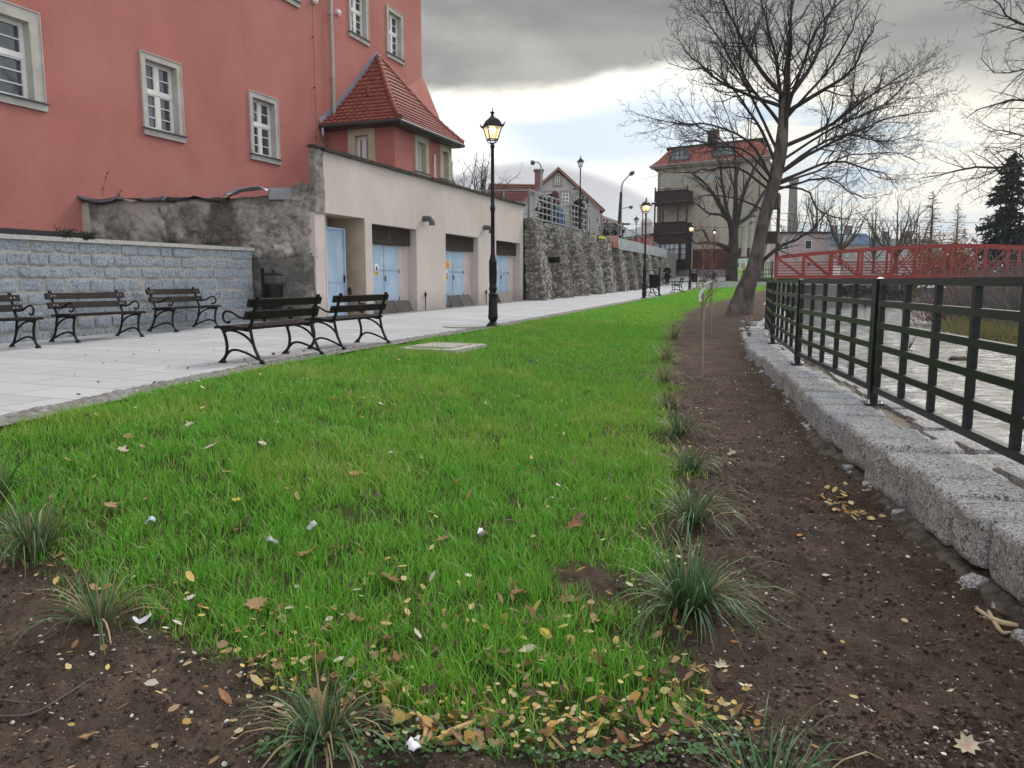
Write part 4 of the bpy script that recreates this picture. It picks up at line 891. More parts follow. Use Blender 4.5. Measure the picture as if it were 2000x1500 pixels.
# terrace railing on top
tr = thing('terrace_railing', (1.2, 32, 3.95), 'grey metal railing of square openings along the top of the rubble wall', 'railing')
s = gs(1042, 400)[0]; k = 0; ps = []
while s < sC-.5: ps.append(s); s += 3.15
for i, s in enumerate(ps):
    mb = MB(); mb.fbox(GF, s-.05, s+.05, -.25, -.15, 3.85, 5.22); mb.fbox(GF, s-.09, s+.09, -.29, -.11, 3.95, 3.98); mb.build('post', MT['galv'], tr)
    if i < len(ps)-1: grid_panel(GF.p(s+.08, -.2, 0), GF.p(ps[i+1]-.08, -.2, 0), 4.08, 5.18, 5, 4, .06, .04, MT['galv'], tr)
mb = MB(); e0 = ps[-1]
mb.beam(GF.p(e0, -.2, 5.1), GF.p(R1, -.2, 4.30), .05, .05)
for k in range(1, 9): q = e0+(R1-e0)*k/9; mb.beam(GF.p(q, -.2, 4.0), GF.p(q, -.2, 5.1-.8*k/9), .04, .04, (1, 0, 0))
mb.build('handrail', MT['galv'], tr)
mb = MB(); q0 = ps[0]
for z in (4.2, 4.68, 5.16): mb.beam(GF.p(q0-.02, -.22, z), GF.p(q0-.9, -3.2, z), .05, .05)
for t in (.33, .95): mb.beam(GF.p(q0-.9*t, -.22-3*t, 3.9), GF.p(q0-.9*t, -.22-3*t, 5.16), .05, .05, (1, 0, 0))
mb.build('return_rail', MT['galv'], tr)
# ================================================================== BENCHES
def bez(pts, n=6):
    """Catmull-Rom through 2-D/3-D points"""
    P = [Vector(p) for p in pts]; P = [P[0]*2-P[1]]+P+[P[-1]*2-P[-2]]; out = []
    for i in range(1, len(P)-2):
        for k in range(n):
            t = k/n; a, b, c, d = P[i-1:i+3]; out.append(.5*((2*b)+(c-a)*t+(2*a-5*b+4*c-d)*t*t+(3*b-a-3*c+d)*t**3))
    out.append(P[-2]); return out
def make_bench():
    root = thing('park_bench', (0, 0, 0), 'bench', 'bench')
    HL = .76; seat = MB()      # x along, +y front
    for (y, z, tl) in ((.215, .448, -.10), (.105, .452, .02), (-.005, .446, .10), (-.105, .438, .12)): seat.box((0, y, z), (2*HL, .098, .032), Matrix.Rotation(tl, 3, 'X'))
    so = seat.build('seat', MT['bwood'], root)
    bk = MB(); tilt = .30
    for z in (.595, .745): bk.box((0, -.190-(z-.45)*.33+.035, z), (2*HL, .034, .098), Matrix.Rotation(tilt, 3, 'X'))
    bo = bk.build('backrest', MT['bwood'], root)
    mb = MB()
    for sx in (-1, 1):
        for z in (.595, .745):
            for dx in (-.028, .028): mb.box((sx*.64+dx, -.190-(z-.45)*.33+.056, z+.005), (.013, .012, .013), Matrix.Rotation(tilt, 3, 'X'))
    mb.build('bolt', MT['bolt'], bo)
    mb = MB()
    for sx in (-1, 1):
        for y in (.215, .0):
            for dx in (-.028, .028): mb.box((sx*.64+dx, y, .466+(0 if y > .1 else 0)), (.014, .014, .008))
    mb.build('bolt', MT['bolt'], so)
    for sx in (-1, 1):
        x = sx*.64; mb = MB(); v = lambda p: [(x, y, z) for y, z in p]
        def strip(pts, w=.045, t=.026, n=6):
            q = bez(v(pts), n)
            for i in range(len(q)-1): mb.beam(q[i], q[i+1]+(q[i+1]-q[i])*.12, w, t, (1, 0, 0)) if False else mb.tube([q[i], q[i+1]+(q[i+1]-q[i])*.1], t*.62, 6)
        strip([(.245, .43), (.205, .33), (.185, .22), (.205, .10), (.275, .012)], t=.034)     # front leg
        strip([(-.17, .43), (-.195, .30), (-.225, .19), (-.290, .07), (-.345, .012)], t=.034)    # rear leg
        strip([(.20, .10), (.13, .155), (.03, .165), (-.12, .125), (-.275, .06)], t=.026)        # low arch
        strip([(.225, .385), (.12, .405), (-.02, .375), (-.13, .315), (-.205, .24)], t=.026)     # brace
        strip([(.27, .432), (.10, .428), (-.03, .425), (-.125, .412), (-.165, .425)], t=.036)    # seat rail
        strip([(-.155, .43), (-.20, .52), (-.24, .65), (-.295, .80)], t=.036)                    # back upright
        for (y, s) in ((.275, 1), (-.345, -1)):
            mb.hull8([(x-.024, y-.055*s-.004, 0), (x+.024, y-.055*s-.004, 0), (x+.024, y+.045*s, 0), (x-.024, y+.045*s, 0), (x-.015, y-.035*s, .055), (x+.015, y-.035*s, .055), (x+.015, y-.012*s, .055), (x-.015, y-.012*s, .055)])
        mb.lathe([(.022, -.02), (.03, 0), (.022, .02)], 8, (x, -.298, .81))
        lo = mb.build('leg', MT['iron'], root, auto=50)
        mb = MB(); q = bez(v([(-.215, .60), (-.14, .555), (-.03, .565), (.09, .625), (.185, .635), (.225, .575), (.20, .515), (.145, .50), (.125, .525)]), 5); mb.tube(q, [.015]*len(q), 7)
        mb.build('armrest', MT['iron'], lo, auto=60)
    return root
bench0 = make_bench(); used = [0]
def place_bench(x, y, ang, label, z=None):
    o = bench0 if not used[0] else copy_tree(bench0); used[0] = 1
    o.location = (x, y, float(PZ(y)) if z is None else z); o.rotation_euler = (0, 0, ang); o['label'] = label; o['group'] = 'park benches along the paved path'; return o
aw = math.atan2(wd.y, wd.x)        # direction along the granite wall
# +y local must face the path (towards +x): rotate so local x runs along the wall
for (fu, fv, gu, gv_, lab) in ((154, 671, 279, 660, 'dark bench by the granite wall, middle one of the three facing the lawn'), (339, 655, 435, 645, 'dark bench by the granite wall, nearest to the litter bin')):
    a, b = onz(fu, fv, .405), onz(gu, gv_, .41); d = (b-a).normalized(); c = (a+b)/2+Vector((-d.y, d.x, 0))*.275; place_bench(c.x, c.y, math.atan2(d.y, d.x)+PI, lab)
a = onz(76, 680, .405); d = Vector((.40, .92, 0)).normalized(); c = a-d*.64+Vector((-d.y, d.x, 0))*.275; place_bench(c.x, c.y, math.atan2(d.y, d.x)+PI, 'dark bench by the granite wall cut off by the left picture edge')
for (fu, fv, gu, gv_, lab) in ((519, 711, 628, 693, 'dark bench seen from behind on the paving edge, nearest to the lawn corner'), (679, 683, 757, 671, 'dark bench seen from behind in front of the pale blue niche door')):
    a, b = onz(fu, fv, .405), onz(gu, gv_, .41); d = (b-a).normalized(); c = (a+b)/2+Vector((-d.y, d.x, 0))*.345; place_bench(c.x, c.y, math.atan2(d.y, d.x), lab)
def on_path(u, v):
    prev = None
    for y in np.arange(14, 90, .1):   # first place where the sight line meets the sloping path
        p = ony(u, v, y)
        if p.z <= float(PZ(y)): return Vector((p.x, y, float(PZ(y))))
    return p
dp = math.atan2(D0.y, D0.x)
for (u, v, ang, lab) in ((1273, 577, dp, 'far bench between the second lit lamp post and its litter bin'), (1322, 571, dp+.25, 'far bench standing in the path between the walking person and a lamp post'), (1374, 560, dp, 'far bench behind the third lit lamp post and its bin'), (1391, 552, dp, 'farthest bench by the fourth lamp post near the advertising pillar')):
    p = on_path(u, v); place_bench(p.x, p.y, ang, lab)
# ================================================================== LAMPS
m = Mat('lamp_glass_lit', .3, .3); m.col((.75, .66, .40)); m.b.inputs['Emission Color'].default_value = rgb((1, .78, .36)); m.b.inputs['Emission Strength'].default_value = .38
tr_ = m.t.nodes.new('ShaderNodeBsdfTransparent'); mx = m.t.nodes.new('ShaderNodeMixShader'); mx.inputs[0].default_value = .55; m.t.links.new(tr_.outputs[0], mx.inputs[1]); m.t.links.new(m.b.outputs[0], mx.inputs[2]); m.t.links.new(mx.outputs[0], m.out.inputs[0]); MT['lit'] = m.m
m = Mat('lamp_glass_unlit', .2, .5); m.col((.55, .58, .60)); tr_ = m.t.nodes.new('ShaderNodeBsdfTransparent'); mx = m.t.nodes.new('ShaderNodeMixShader'); mx.inputs[0].default_value = .5; m.t.links.new(tr_.outputs[0], mx.inputs[1]); m.t.links.new(m.b.outputs[0], mx.inputs[2]); m.t.links.new(mx.outputs[0], m.out.inputs[0]); MT['unlit'] = m.m
m = Mat('lamp_bulb', .3); m.b.inputs['Emission Color'].default_value = rgb((1, .86, .55)); m.b.inputs['Emission Strength'].default_value = 7; MT['bulb'] = m.m
def make_lamp(lit):
    root = thing('street_lamp', (0, 0, 0), 'lamp', 'street lamp')
    mb = MB(); mb.lathe([(.155, 0), (.155, .022), (.135, .04), (.095, .075), (.076, .105), (.08, .125), (.110, .165), (.112, .22), (.104, .26), (.095, .60), (.088, .64), (.098, .655), (.098, .70), (.086, .715)], 12)
    base = mb.build('base', MT['iron'], root, auto=35)
    mb = MB(); mb.lathe([(.085, .712), (.068, .75), (.09, .80), (.09, .83), (.076, .87), (.078, .94), (.080, 1.34), (.086, 1.36), (.086, 1.41), (.072, 1.44), (.06, 1.50), (.047, 1.57), (.044, 1.62), (.041, 2.46), (.053, 2.49), (.056, 2.53), (.053, 2.57), (.041, 2.60), (.035, 3.78), (.045, 3.80), (.048, 3.84), (.036, 3.87), (.034, 3.90)], 14)
    for k in range(8):   # raised flutes on the lower shaft
        a = 2*PI*k/8; mb.beam((.078*math.cos(a), .078*math.sin(a), .95), (.080*math.cos(a), .080*math.sin(a), 1.33), .022, .012, (math.cos(a), math.sin(a), 0))
    mb.build('pole', MT['iron'], root, auto=35)
    mb = MB(); s2 = math.sqrt(2)
    zb, zt, rb, rt = 3.965, 4.235, .092*s2, .158*s2
    for k in range(4):
        a = PI/4+k*PI/2; p0 = Vector((rb*math.cos(a), rb*math.sin(a), zb)); p1 = Vector((rt*math.cos(a), rt*math.sin(a), zt)); mb.beam(p0, p1, .016, .016, (math.cos(a), math.sin(a), 0))
        b_ = a+PI/2; q0 = Vector((rb*math.cos(b_), rb*math.sin(b_), zb)); mb.beam(p0, q0, .02, .022)
        mb.tube([Vector((.03*math.cos(a), .03*math.sin(a), 3.885)), Vector((.075*math.cos(a), .075*math.sin(a), 3.90)), Vector((.115*math.cos(a), .115*math.sin(a), 3.93)), p0], .011, 6)
        sp = Vector((rt*1.02*math.cos(a), rt*1.02*math.sin(a), zt)); mb.tube([sp, sp+Vector((.035*math.cos(a), .035*math.sin(a), .018)), sp+Vector((.075*math.cos(a), .075*math.sin(a), .075))], [.034, .022, .004], 6)
    mb.lathe([(rt*1.04, zt-.012), (rt*1.06, zt+.02), (rt*.99, zt+.035), (rt*.93, zt+.065), (rt*.74, zt+.125), (rt*.50, zt+.165), (rt*.30, zt+.185)], 4, ph=PI/4)
    mb.lathe([(.068, zt+.18), (.055, zt+.20), (.032, zt+.225), (.030, zt+.255), (.040, zt+.275), (.056, zt+.292), (.05, zt+.298), (.028, zt+.305), (.012, zt+.315), (.009, zt+.335), (.013, zt+.352), (.011, zt+.375), (.003, zt+.40)], 10)
    la = mb.build('lantern', MT['iron'], root, auto=40)
    mb = MB(); e = .975
    for k in range(4):
        a, b_ = PI/4+k*PI/2, PI/4+(k+1)*PI/2
        mb.face([(rb*e*math.cos(a), rb*e*math.sin(a), zb), (rb*e*math.cos(b_), rb*e*math.sin(b_), zb), (rt*e*math.cos(b_), rt*e*math.sin(b_), zt), (rt*e*math.cos(a), rt*e*math.sin(a), zt)])
    mb.build('glass', MT['lit' if lit else 'unlit'], la)
    if lit: mb = MB(); mb.lathe([(.01, 4.115), (.05, 4.125), (.075, 4.155), (.075, 4.195), (.04, 4.22)], 12); mb.build('bulb', MT['bulb'], la, smooth=True)
    return root
L0 = make_lamp(True); first = [1]
def put_lamp(proto, p, sc, rz, label, group, fst):
    o = proto if fst else copy_tree(proto); o.location = p; o.scale = (sc,)*3; o.rotation_euler = (0, 0, rz); o['label'] = label; o['group'] = group
for i, (u, v, top, lab) in enumerate(((963, 637, 209, 'tallest glowing black lamp post at the lawn edge before the beige building'), (1258, 583, 384, 'glowing black lamp post beside a litter bin, second along the path'), (1347, 566, 433, 'glowing black lamp post before the wooden verandas, third along the path'), (1393, 553, 443, 'glowing black lamp post with a small camera, farthest, by the graffiti wall'))):
    p = on_path(u, v) if i else onz(u, v, .485); 
    if i == 3: q = ony(1396, 443, 67); p = Vector((q.x, 67, float(PZ(67)))); hgt = q.z-p.z
    else: q = ony(u+(967-963 if i == 0 else 7), top, p.y); hgt = q.z-p.z
    put_lamp(L0, p, hgt/4.635, .35+.3*i, lab, 'lit lamp posts along the path', i == 0)
L1_ = make_lamp(False)
for i, (u, top, Y, z0, lab) in enumerate(((1134, 303, 40, 3.9, 'unlit black lamp post on the terrace before the gabled house'), (1256, 396, 62, 3.0, 'unlit black lamp post just left of the second glowing lamp'), (1243, 420, 76, 3.0, 'small distant unlit lamp post left of the tenement corner'))):
    q = ony(u, top, Y); put_lamp(L1_, Vector((q.x, Y, z0)), (q.z-z0)/4.635, .2*i, lab, 'unlit lamp posts beyond the rubble wall', i == 0)
# plain street lights of the upper road
def road_light(pts, rad, head, label, mat='galv'):
    root = thing('road_light', pts[0], label, 'street light', 'plain street lights of the upper road'); mb = MB(); mb.tube(pts, rad, 8); mb.build('pole', MT[mat], root, auto=60)
    a, b = Vector(head[0]), Vector(head[1]); d = b-a; mb = MB(); mb.tube([a, a+d*.15, a+d*.5, a+d*.9, b], [.05, .12, .17, .13, .04], 8); mb.build('lamp_head', MT['dgrey'], root, auto=50)
c = lambda u, v, Y: ony(u, v, Y)
road_light([c(1057, 450, 52), c(1057, 330, 52), c(1056, 322, 52), c(1051, 317, 52), c(1043, 317, 52)], [.07, .055, .05, .045, .04], (c(1045, 317, 52), c(1036, 318.5, 52)), 'thin street light with its arm bent left above the chimney of the gabled house')
road_light([c(1212, 460, 60), c(1214, 365, 60), c(1217, 355, 60), c(1229, 342, 60)], [.09, .07, .06, .05], (c(1229, 342, 60), c(1239, 335, 60)), 'tall street light with a big tilted head right of the gabled house')
road_light([c(1211, 460, 75), c(1213, 410, 75), c(1214, 407, 75), c(1229, 405, 75)], [.08, .06, .05, .04], (c(1228, 405, 75), c(1236, 404.5, 75)), 'smaller far street light with a straight level arm, behind the tall one')
p = c(1208, 457, 58); mb = MB(); mb.tube([p, c(1213, 375, 58)], [.13, .09], 8); tag(mb.build('utility_pole', MT['dbark']), 'dark leaning wooden pole beside the tall street light', 'utility pole')
# ================================================================== LITTER BINS
def make_bin():
    root = thing('litter_bin', (0, 0, 0), 'bin', 'litter bin')
    mb = MB(); mb.box((-.24, 0, .60), (.06, .05, 1.2)); mb.lathe([(.03, 1.2), (.042, 1.22), (.042, 1.25), (.02, 1.27)], 10, (-.24, 0, 0)); mb.box((-.24, 0, .012), (.22, .16, .024)); mb.tube([(-.24, 0, 1.13), (-.12, 0, 1.15), (.02, 0, 1.15)], .014, 6); mb.build('post', MT['iron'], root, auto=40)
    mb = MB(); mb.lathe([(.02, .35), (.17, .35), (.175, .37), (.215, .90), (.225, .905), (.225, .93), (.205, .93), (.20, .90), (.165, .40), (.01, .40)], 20)
    for k in range(20): a = 2*PI*k/20; mb.beam((.178*math.cos(a), .178*math.sin(a), .40), (.216*math.cos(a), .216*math.sin(a), .88), .022, .008, (math.cos(a), math.sin(a), 0))
    mb.box((-.20, 0, .6), (.05, .04, .3)); mb.build('bucket', MT['iron'], root, auto=40)
    mb = MB(); mb.lathe([(.245, 1.10), (.235, 1.12), (.14, 1.155), (.02, 1.17), (.014, 1.19), (.026, 1.21), (.018, 1.235), (.004, 1.245)], 18); mb.build('lid', MT['iron'], root, auto=40)
    return root
b0 = make_bin()
for i, (p, rz, sc, lab) in enumerate(((onz(524, 634, .43), -.1, 1.0, 'black litter bin with a domed lid between the granite wall and the plaster wall'), (on_path(1277, 578), 3.3, 1.1, 'black litter bin beside the second lit lamp post'), (on_path(1354, 562), 3.4, 1.1, 'dark litter bin just right of the third lit lamp post'))):
    o = b0 if i == 0 else copy_tree(b0); o.location = p+Vector((.15, 0, 0)) if i == 0 else p; o.rotation_euler = (0, 0, rz); o.scale = (sc,)*3; o['label'] = lab; o['group'] = 'litter bins along the path'
# ================================================================== SLAB, MANHOLE
cs_ = (onz(800, 677, .40)+onz(925, 672, .40))/2; root = thing('concrete_slab', (cs_.x, cs_.y, .4), 'pale square concrete shaft cover set in the grass at the kerb', 'shaft cover')
mb = MB(); fr = Fr((cs_.x, cs_.y), D0); zs = float(zlawn(cs_.x, cs_.y)); mb.fbox(fr, -.62, .62, -.5, .5, zs-.2, zs+.03); mb.build('frame', MT['lconcrete'], root)
mb = MB(); mb.fbox(fr, -.42, .42, -.34, .34, zs+.031, zs+.05); mb.build('cover', simple('worn_concrete', (.42, .40, .36), (.33, .31, .28), 4, .85, .2, bs=30, bst=.4), root)
p = onz(905, 640, .455); mb = MB(); mb.lathe([(.42, .0), (.42, .012), (.36, .014), (.36, .010), (.05, .012), (.01, .012)], 28, (p.x, p.y, float(PZ(p.y))+.001)); tag(mb.build('manhole_cover', MT['lconcrete'], auto=40), 'round pale manhole cover in the paving left of the nearest lamp post', 'manhole cover')
# ================================================================== PERSON
def skin_figure(name, joints, edges, mat, parent=None, sub=2, root=0):
    me = bpy.data.meshes.new(name); me.from_pydata([j[0] for j in joints], edges, []); me.materials.append(mat); o = bpy.data.objects.new(name, me); COL.objects.link(o); attach(o, parent)
    o.modifiers.new('skin', 'SKIN'); sv = me.skin_vertices[0].data
    for i, j in enumerate(joints): sv[i].radius = j[1] if isinstance(j[1], tuple) else (j[1], j[1]); sv[i].use_root = (i == root)
    s = o.modifiers.new('sub', 'SUBSURF'); s.levels = s.render_levels = sub
    for pl in me.polygons: pl.use_smooth = True
    return o
pp = on_path(1303, 556.5); pr_ = thing('person', pp, 'person with short blond hair and black coat walking along the rubble wall', 'person')
hs = (ony(1303, 517.5, pp.y).z-pp.z)/1.68
def J(x, y, z, r): return (tuple(pp+Vector((x, y, z))*hs), (r*hs, r*hs) if not isinstance(r, tuple) else (r[0]*hs, r[1]*hs))
skinm = simple('skin', (.50, .33, .26), None, rough=.6); coat = simple('black_cloth', (.012, .012, .014), (.022, .021, .023), 12, .85, .2); trou = simple('dark_trousers', (.015, .015, .018), None, rough=.85)
b_ = [J(0, 0, .94, .13), J(0, 0, 1.15, .125), J(0, 0, 1.36, .13), J(0, -.01, 1.47, .055), J(0, -.015, 1.52, .055), J(0, -.02, 1.60, (.075, .09)), J(0, -.015, 1.66, .06),
      J(.17, 0, 1.38, .06), J(.235, .02, 1.12, .048), J(.20, -.10, .93, .036), J(.19, -.12, .86, .03), J(-.17, 0, 1.38, .06), J(-.235, 0, 1.12, .048), J(-.13, -.18, 1.08, .036), J(-.05, -.20, 1.10, .03),
      J(.085, 0, .86, .09), J(.075, -.10, .48, .062), J(.06, -.16, .09, .042), J(.06, -.27, .05, .038), J(-.085, 0, .86, .09), J(-.075, .02, .48, .062), J(-.055, .16, .12, .042), J(-.055, .06, .05, .038)]
ed = [(0, 1), (1, 2), (2, 3), (3, 4), (4, 5), (5, 6), (2, 7), (7, 8), (8, 9), (9, 10), (2, 11), (11, 12), (12, 13), (13, 14), (0, 15), (15, 16), (16, 17), (17, 18), (0, 19), (19, 20), (20, 21), (21, 22)]
skin_figure('body', b_, ed, skinm, pr_)
mb = MB(); q = lambda x, y, z: pp+Vector((x, y, z))*hs
prof = [(.10, 1.47, 1), (.19, 1.42, .62), (.225, 1.33, .62), (.205, 1.15, .66), (.215, .98, .68), (.25, .78, .7), (.265, .58, .72), (.25, .57, .72)]
b0_ = len(mb.v)
mb.lathe([(r*hs, z*hs) for r, z, _ in prof], 16, pp, sy=.66)
mb.tube([q(.17, 0, 1.40), q(.245, .02, 1.12), q(.205, -.09, .95)], [.085*hs, .072*hs, .058*hs], 10); mb.tube([q(-.17, 0, 1.40), q(-.245, 0, 1.12), q(-.12, -.18, 1.08)], [.085*hs, .072*hs, .055*hs], 10)
mb.build('coat', coat, pr_, smooth=True)
mb = MB(); mb.tube([q(.085, 0, .86), q(.075, -.10, .48), q(.06, -.155, .12)], [.10*hs, .078*hs, .058*hs], 10); mb.tube([q(-.085, 0, .86), q(-.075, .02, .48), q(-.055, .155, .15)], [.10*hs, .078*hs, .058*hs], 10); mb.build('trousers', trou, pr_, smooth=True)
mb = MB()
for sx, y0 in ((.06, -.16), (-.055, .10)): mb.tube([q(sx, y0+.07, .07), q(sx, y0-.02, .06), q(sx, y0-.16, .04)], [.055*hs, .055*hs, .038*hs], 8)
mb.build('shoe', MT['black'], pr_, smooth=True)
hm = simple('blond_hair', (.50, .40, .27), (.36, .28, .18), 20, .7); vs = []
a, b = np.meshgrid(np.linspace(0, 2*PI, 20), np.linspace(0, PI, 12), indexing='ij'); rr_ = .118*(1+.12*(vn(a*2, b*3, 0, 3)-.5)); frc = (np.sin(b)*np.sin(a) < -.45) & (b > 1.15)
x_, y_, z_ = rr_*np.sin(b)*np.cos(a), rr_*np.sin(b)*np.sin(a)+np.where(frc, .06, 0)+.012, 1.605+rr_*np.cos(b)*1.1
v_, q_ = grid_np(np.stack([pp.x+x_*hs, pp.y+y_*hs, pp.z+z_*hs], -1)); mesh_obj('hair', v_, [q_], hm, pr_, smooth=True)
mb = MB(); mb.fbox(Fr(q(.235, -.06, 0), (0, 1)), -.13*hs, .13*hs, -.05, .05, pp.z+.58*hs, pp.z+.80*hs); mb.tube([q(.235, -.14, .80), q(.22, -.11, .90), q(.235, -.02, .80)], .012, 6)
bag = mb.build('handbag', MT['black']); md = bag.modifiers.new('b', 'BEVEL'); md.width = .02; md.segments = 2; tag(bag, 'dark handbag carried by the walking person', 'handbag')
# ================================================================== TREES
def tubes_np(lst, n):
    """list of (pts k x 3, rad k) with varied k -> verts, quads"""
    by = {}; vs, qs, off = [], [], 0
    for p, r in lst: by.setdefault(len(p), []).append((p, r))
    for k, L in by.items():
        P = np.array([a for a, _ in L], float); Rr = np.array([b for _, b in L], float); B = len(L)
        T = np.gradient(P, axis=1); T /= np.maximum(np.linalg.norm(T, axis=-1, keepdims=True), 1e-9)
        tm = T.mean(1); ref = np.where(np.abs(tm[:, 2:]) > .8, np.array([[1., 0, 0]]), np.array([[0, 0, 1.]]))[:, None, :]
        U = np.cross(T, ref+0*T); U /= np.maximum(np.linalg.norm(U, axis=-1, keepdims=True), 1e-9); W = np.cross(T, U)
        an = 2*PI*np.arange(n)/n; V = P[:, :, None, :]+Rr[:, :, None, None]*(np.cos(an)[None, None, :, None]*U[:, :, None, :]+np.sin(an)[None, None, :, None]*W[:, :, None, :])
        i = np.arange(B*k*n).reshape(B, k, n); j = np.roll(i, -1, 2); q = np.stack([i[:, :-1], j[:, :-1], j[:, 1:], i[:, 1:]], -1).reshape(-1, 4)
        vs.append(V.reshape(-1, 3)); qs.append(q+off); off += B*k*n
    return np.concatenate(vs), np.concatenate(qs)
def nrm(v): return v/max(np.linalg.norm(v), 1e-9)
def grow(out, p, d, L, r, lev, rng, P):
    """one branch and its children; out[lev] collects (pts, rad)"""
    k = P['k'][lev]; pts = [p]; st = L/(k-1); d = nrm(d)
    for i in range(k-1):
        d = nrm(d+rng.normal(0, P['wob'][lev], 3)+np.array([0, 0, P['trop'][lev]])); pts.append(pts[-1]+d*st)
    pts = np.array(pts); t = np.linspace(0, 1, k); rad = r*(1-t*(1-P['tip'][lev])); out[lev].append((pts, rad))
    sprout(out, pts, rad, L, lev, rng, P)
def sprout(out, pts, rad, L, lev, rng, P, t0=None):
    if lev+1 >= len(P['k']): return
    k = len(pts); n = int(L*P['dens'][lev]*rng.uniform(.8, 1.2)); t0 = P['t0'][lev] if t0 is None else t0
    for q in range(n):
        t = t0+(1-t0)*(q+rng.random())/max(n, 1); f = t*(k-1); i = min(int(f), k-2); pos = pts[i]+(pts[i+1]-pts[i])*(f-i); tan = nrm(pts[i+1]-pts[i]); rr_ = rad[i]+(rad[i+1]-rad[i])*(f-i)
        side = nrm(np.cross(tan, rng.normal(0, 1, 3))); ang = math.radians(rng.uniform(*P['ang'][lev])); d = tan*math.cos(ang)+side*math.sin(ang)+np.array([0, 0, P['up'][lev]])
        cl = L*P['len'][lev]*(1-.55*t)*rng.uniform(.55, 1.25); grow(out, pos, d, max(cl, P['min'][lev]), max(min(rr_*P['rr'][lev], cl*.03), P['rmin']), lev+1, rng, P)
def crom(pts, k):
    P_ = bez(pts, 8); L_ = [0]
    for a, b in zip(P_, P_[1:]): L_.append(L_[-1]+(b-a).length)
    return np.array([[np.interp(s, L_, [p[i] for p in P_]) for i in range(3)] for s in np.linspace(0, L_[-1], k)]), L_[-1]
def build_tree(name, base, limbs, trunk, P, seed, label, cat, group=None, tmat='bark', cmat='twig', sides=(8, 5, 4, 3, 3)):
    """trunk: (pts, radii); limbs: list of (pts, r0, r1)"""
    rng = np.random.default_rng(seed); root = thing(name, base, label, cat, group); out = [[] for _ in P['k']]
    for pts, r0, r1 in limbs:
        pl, L_ = crom(pts, 14); pl[1:] += np.cumsum(rng.normal(0, P['limbwob'], pl[1:].shape), 0)*np.linspace(0, 1, 13)[:, None]; rad = np.linspace(r0, r1, 14)*(1+.0*pl[:, 0]); out[0].append((pl, rad)); sprout(out, pl, rad, L_, 0, rng, P)
    tp, tr2 = trunk; tl, _ = crom(tp, 26); rr_ = np.interp(np.linspace(0, 1, 26), np.linspace(0, 1, len(tr2)), tr2)
    n = 18; an = 2*PI*np.arange(n)/n; V = []
    for i in range(26):
        t = tl[min(i+1, 25)]-tl[max(i-1, 0)]; t = nrm(t); u = nrm(np.cross(t, [0, 1, .01])); w = np.cross(t, u)
        lob = 1+.16*(vn(np.cos(an)*1.6+5, np.sin(an)*1.6+seed, i*.25, seed)-.5)+.35*max(0, 1-i/6)*(np.cos(an*4+seed)*.5+.3)*(.6 if i < 6 else 0)
        V.append(tl[i]+rr_[i]*lob[:, None]*(np.cos(an)[:, None]*u+np.sin(an)[:, None]*w))
    V = np.array(V); i = np.arange(26*n).reshape(26, n); j = np.roll(i, -1, 1); q = np.stack([i[:-1], j[:-1], j[1:], i[1:]], -1).reshape(-1, 4)
    mesh_obj('trunk', V.reshape(-1, 3), [q], MT[tmat], root, smooth=True)
    vs, qs, off = [], [], 0
    for lev, lst in enumerate(out):
        if not lst: continue
        v_, q_ = tubes_np(lst, sides[lev]); vs.append(v_); qs.append(q_+off); off += len(v_)
    mesh_obj('crown', np.concatenate(vs), [np.concatenate(qs)], MT[cmat], root, smooth=True); return root
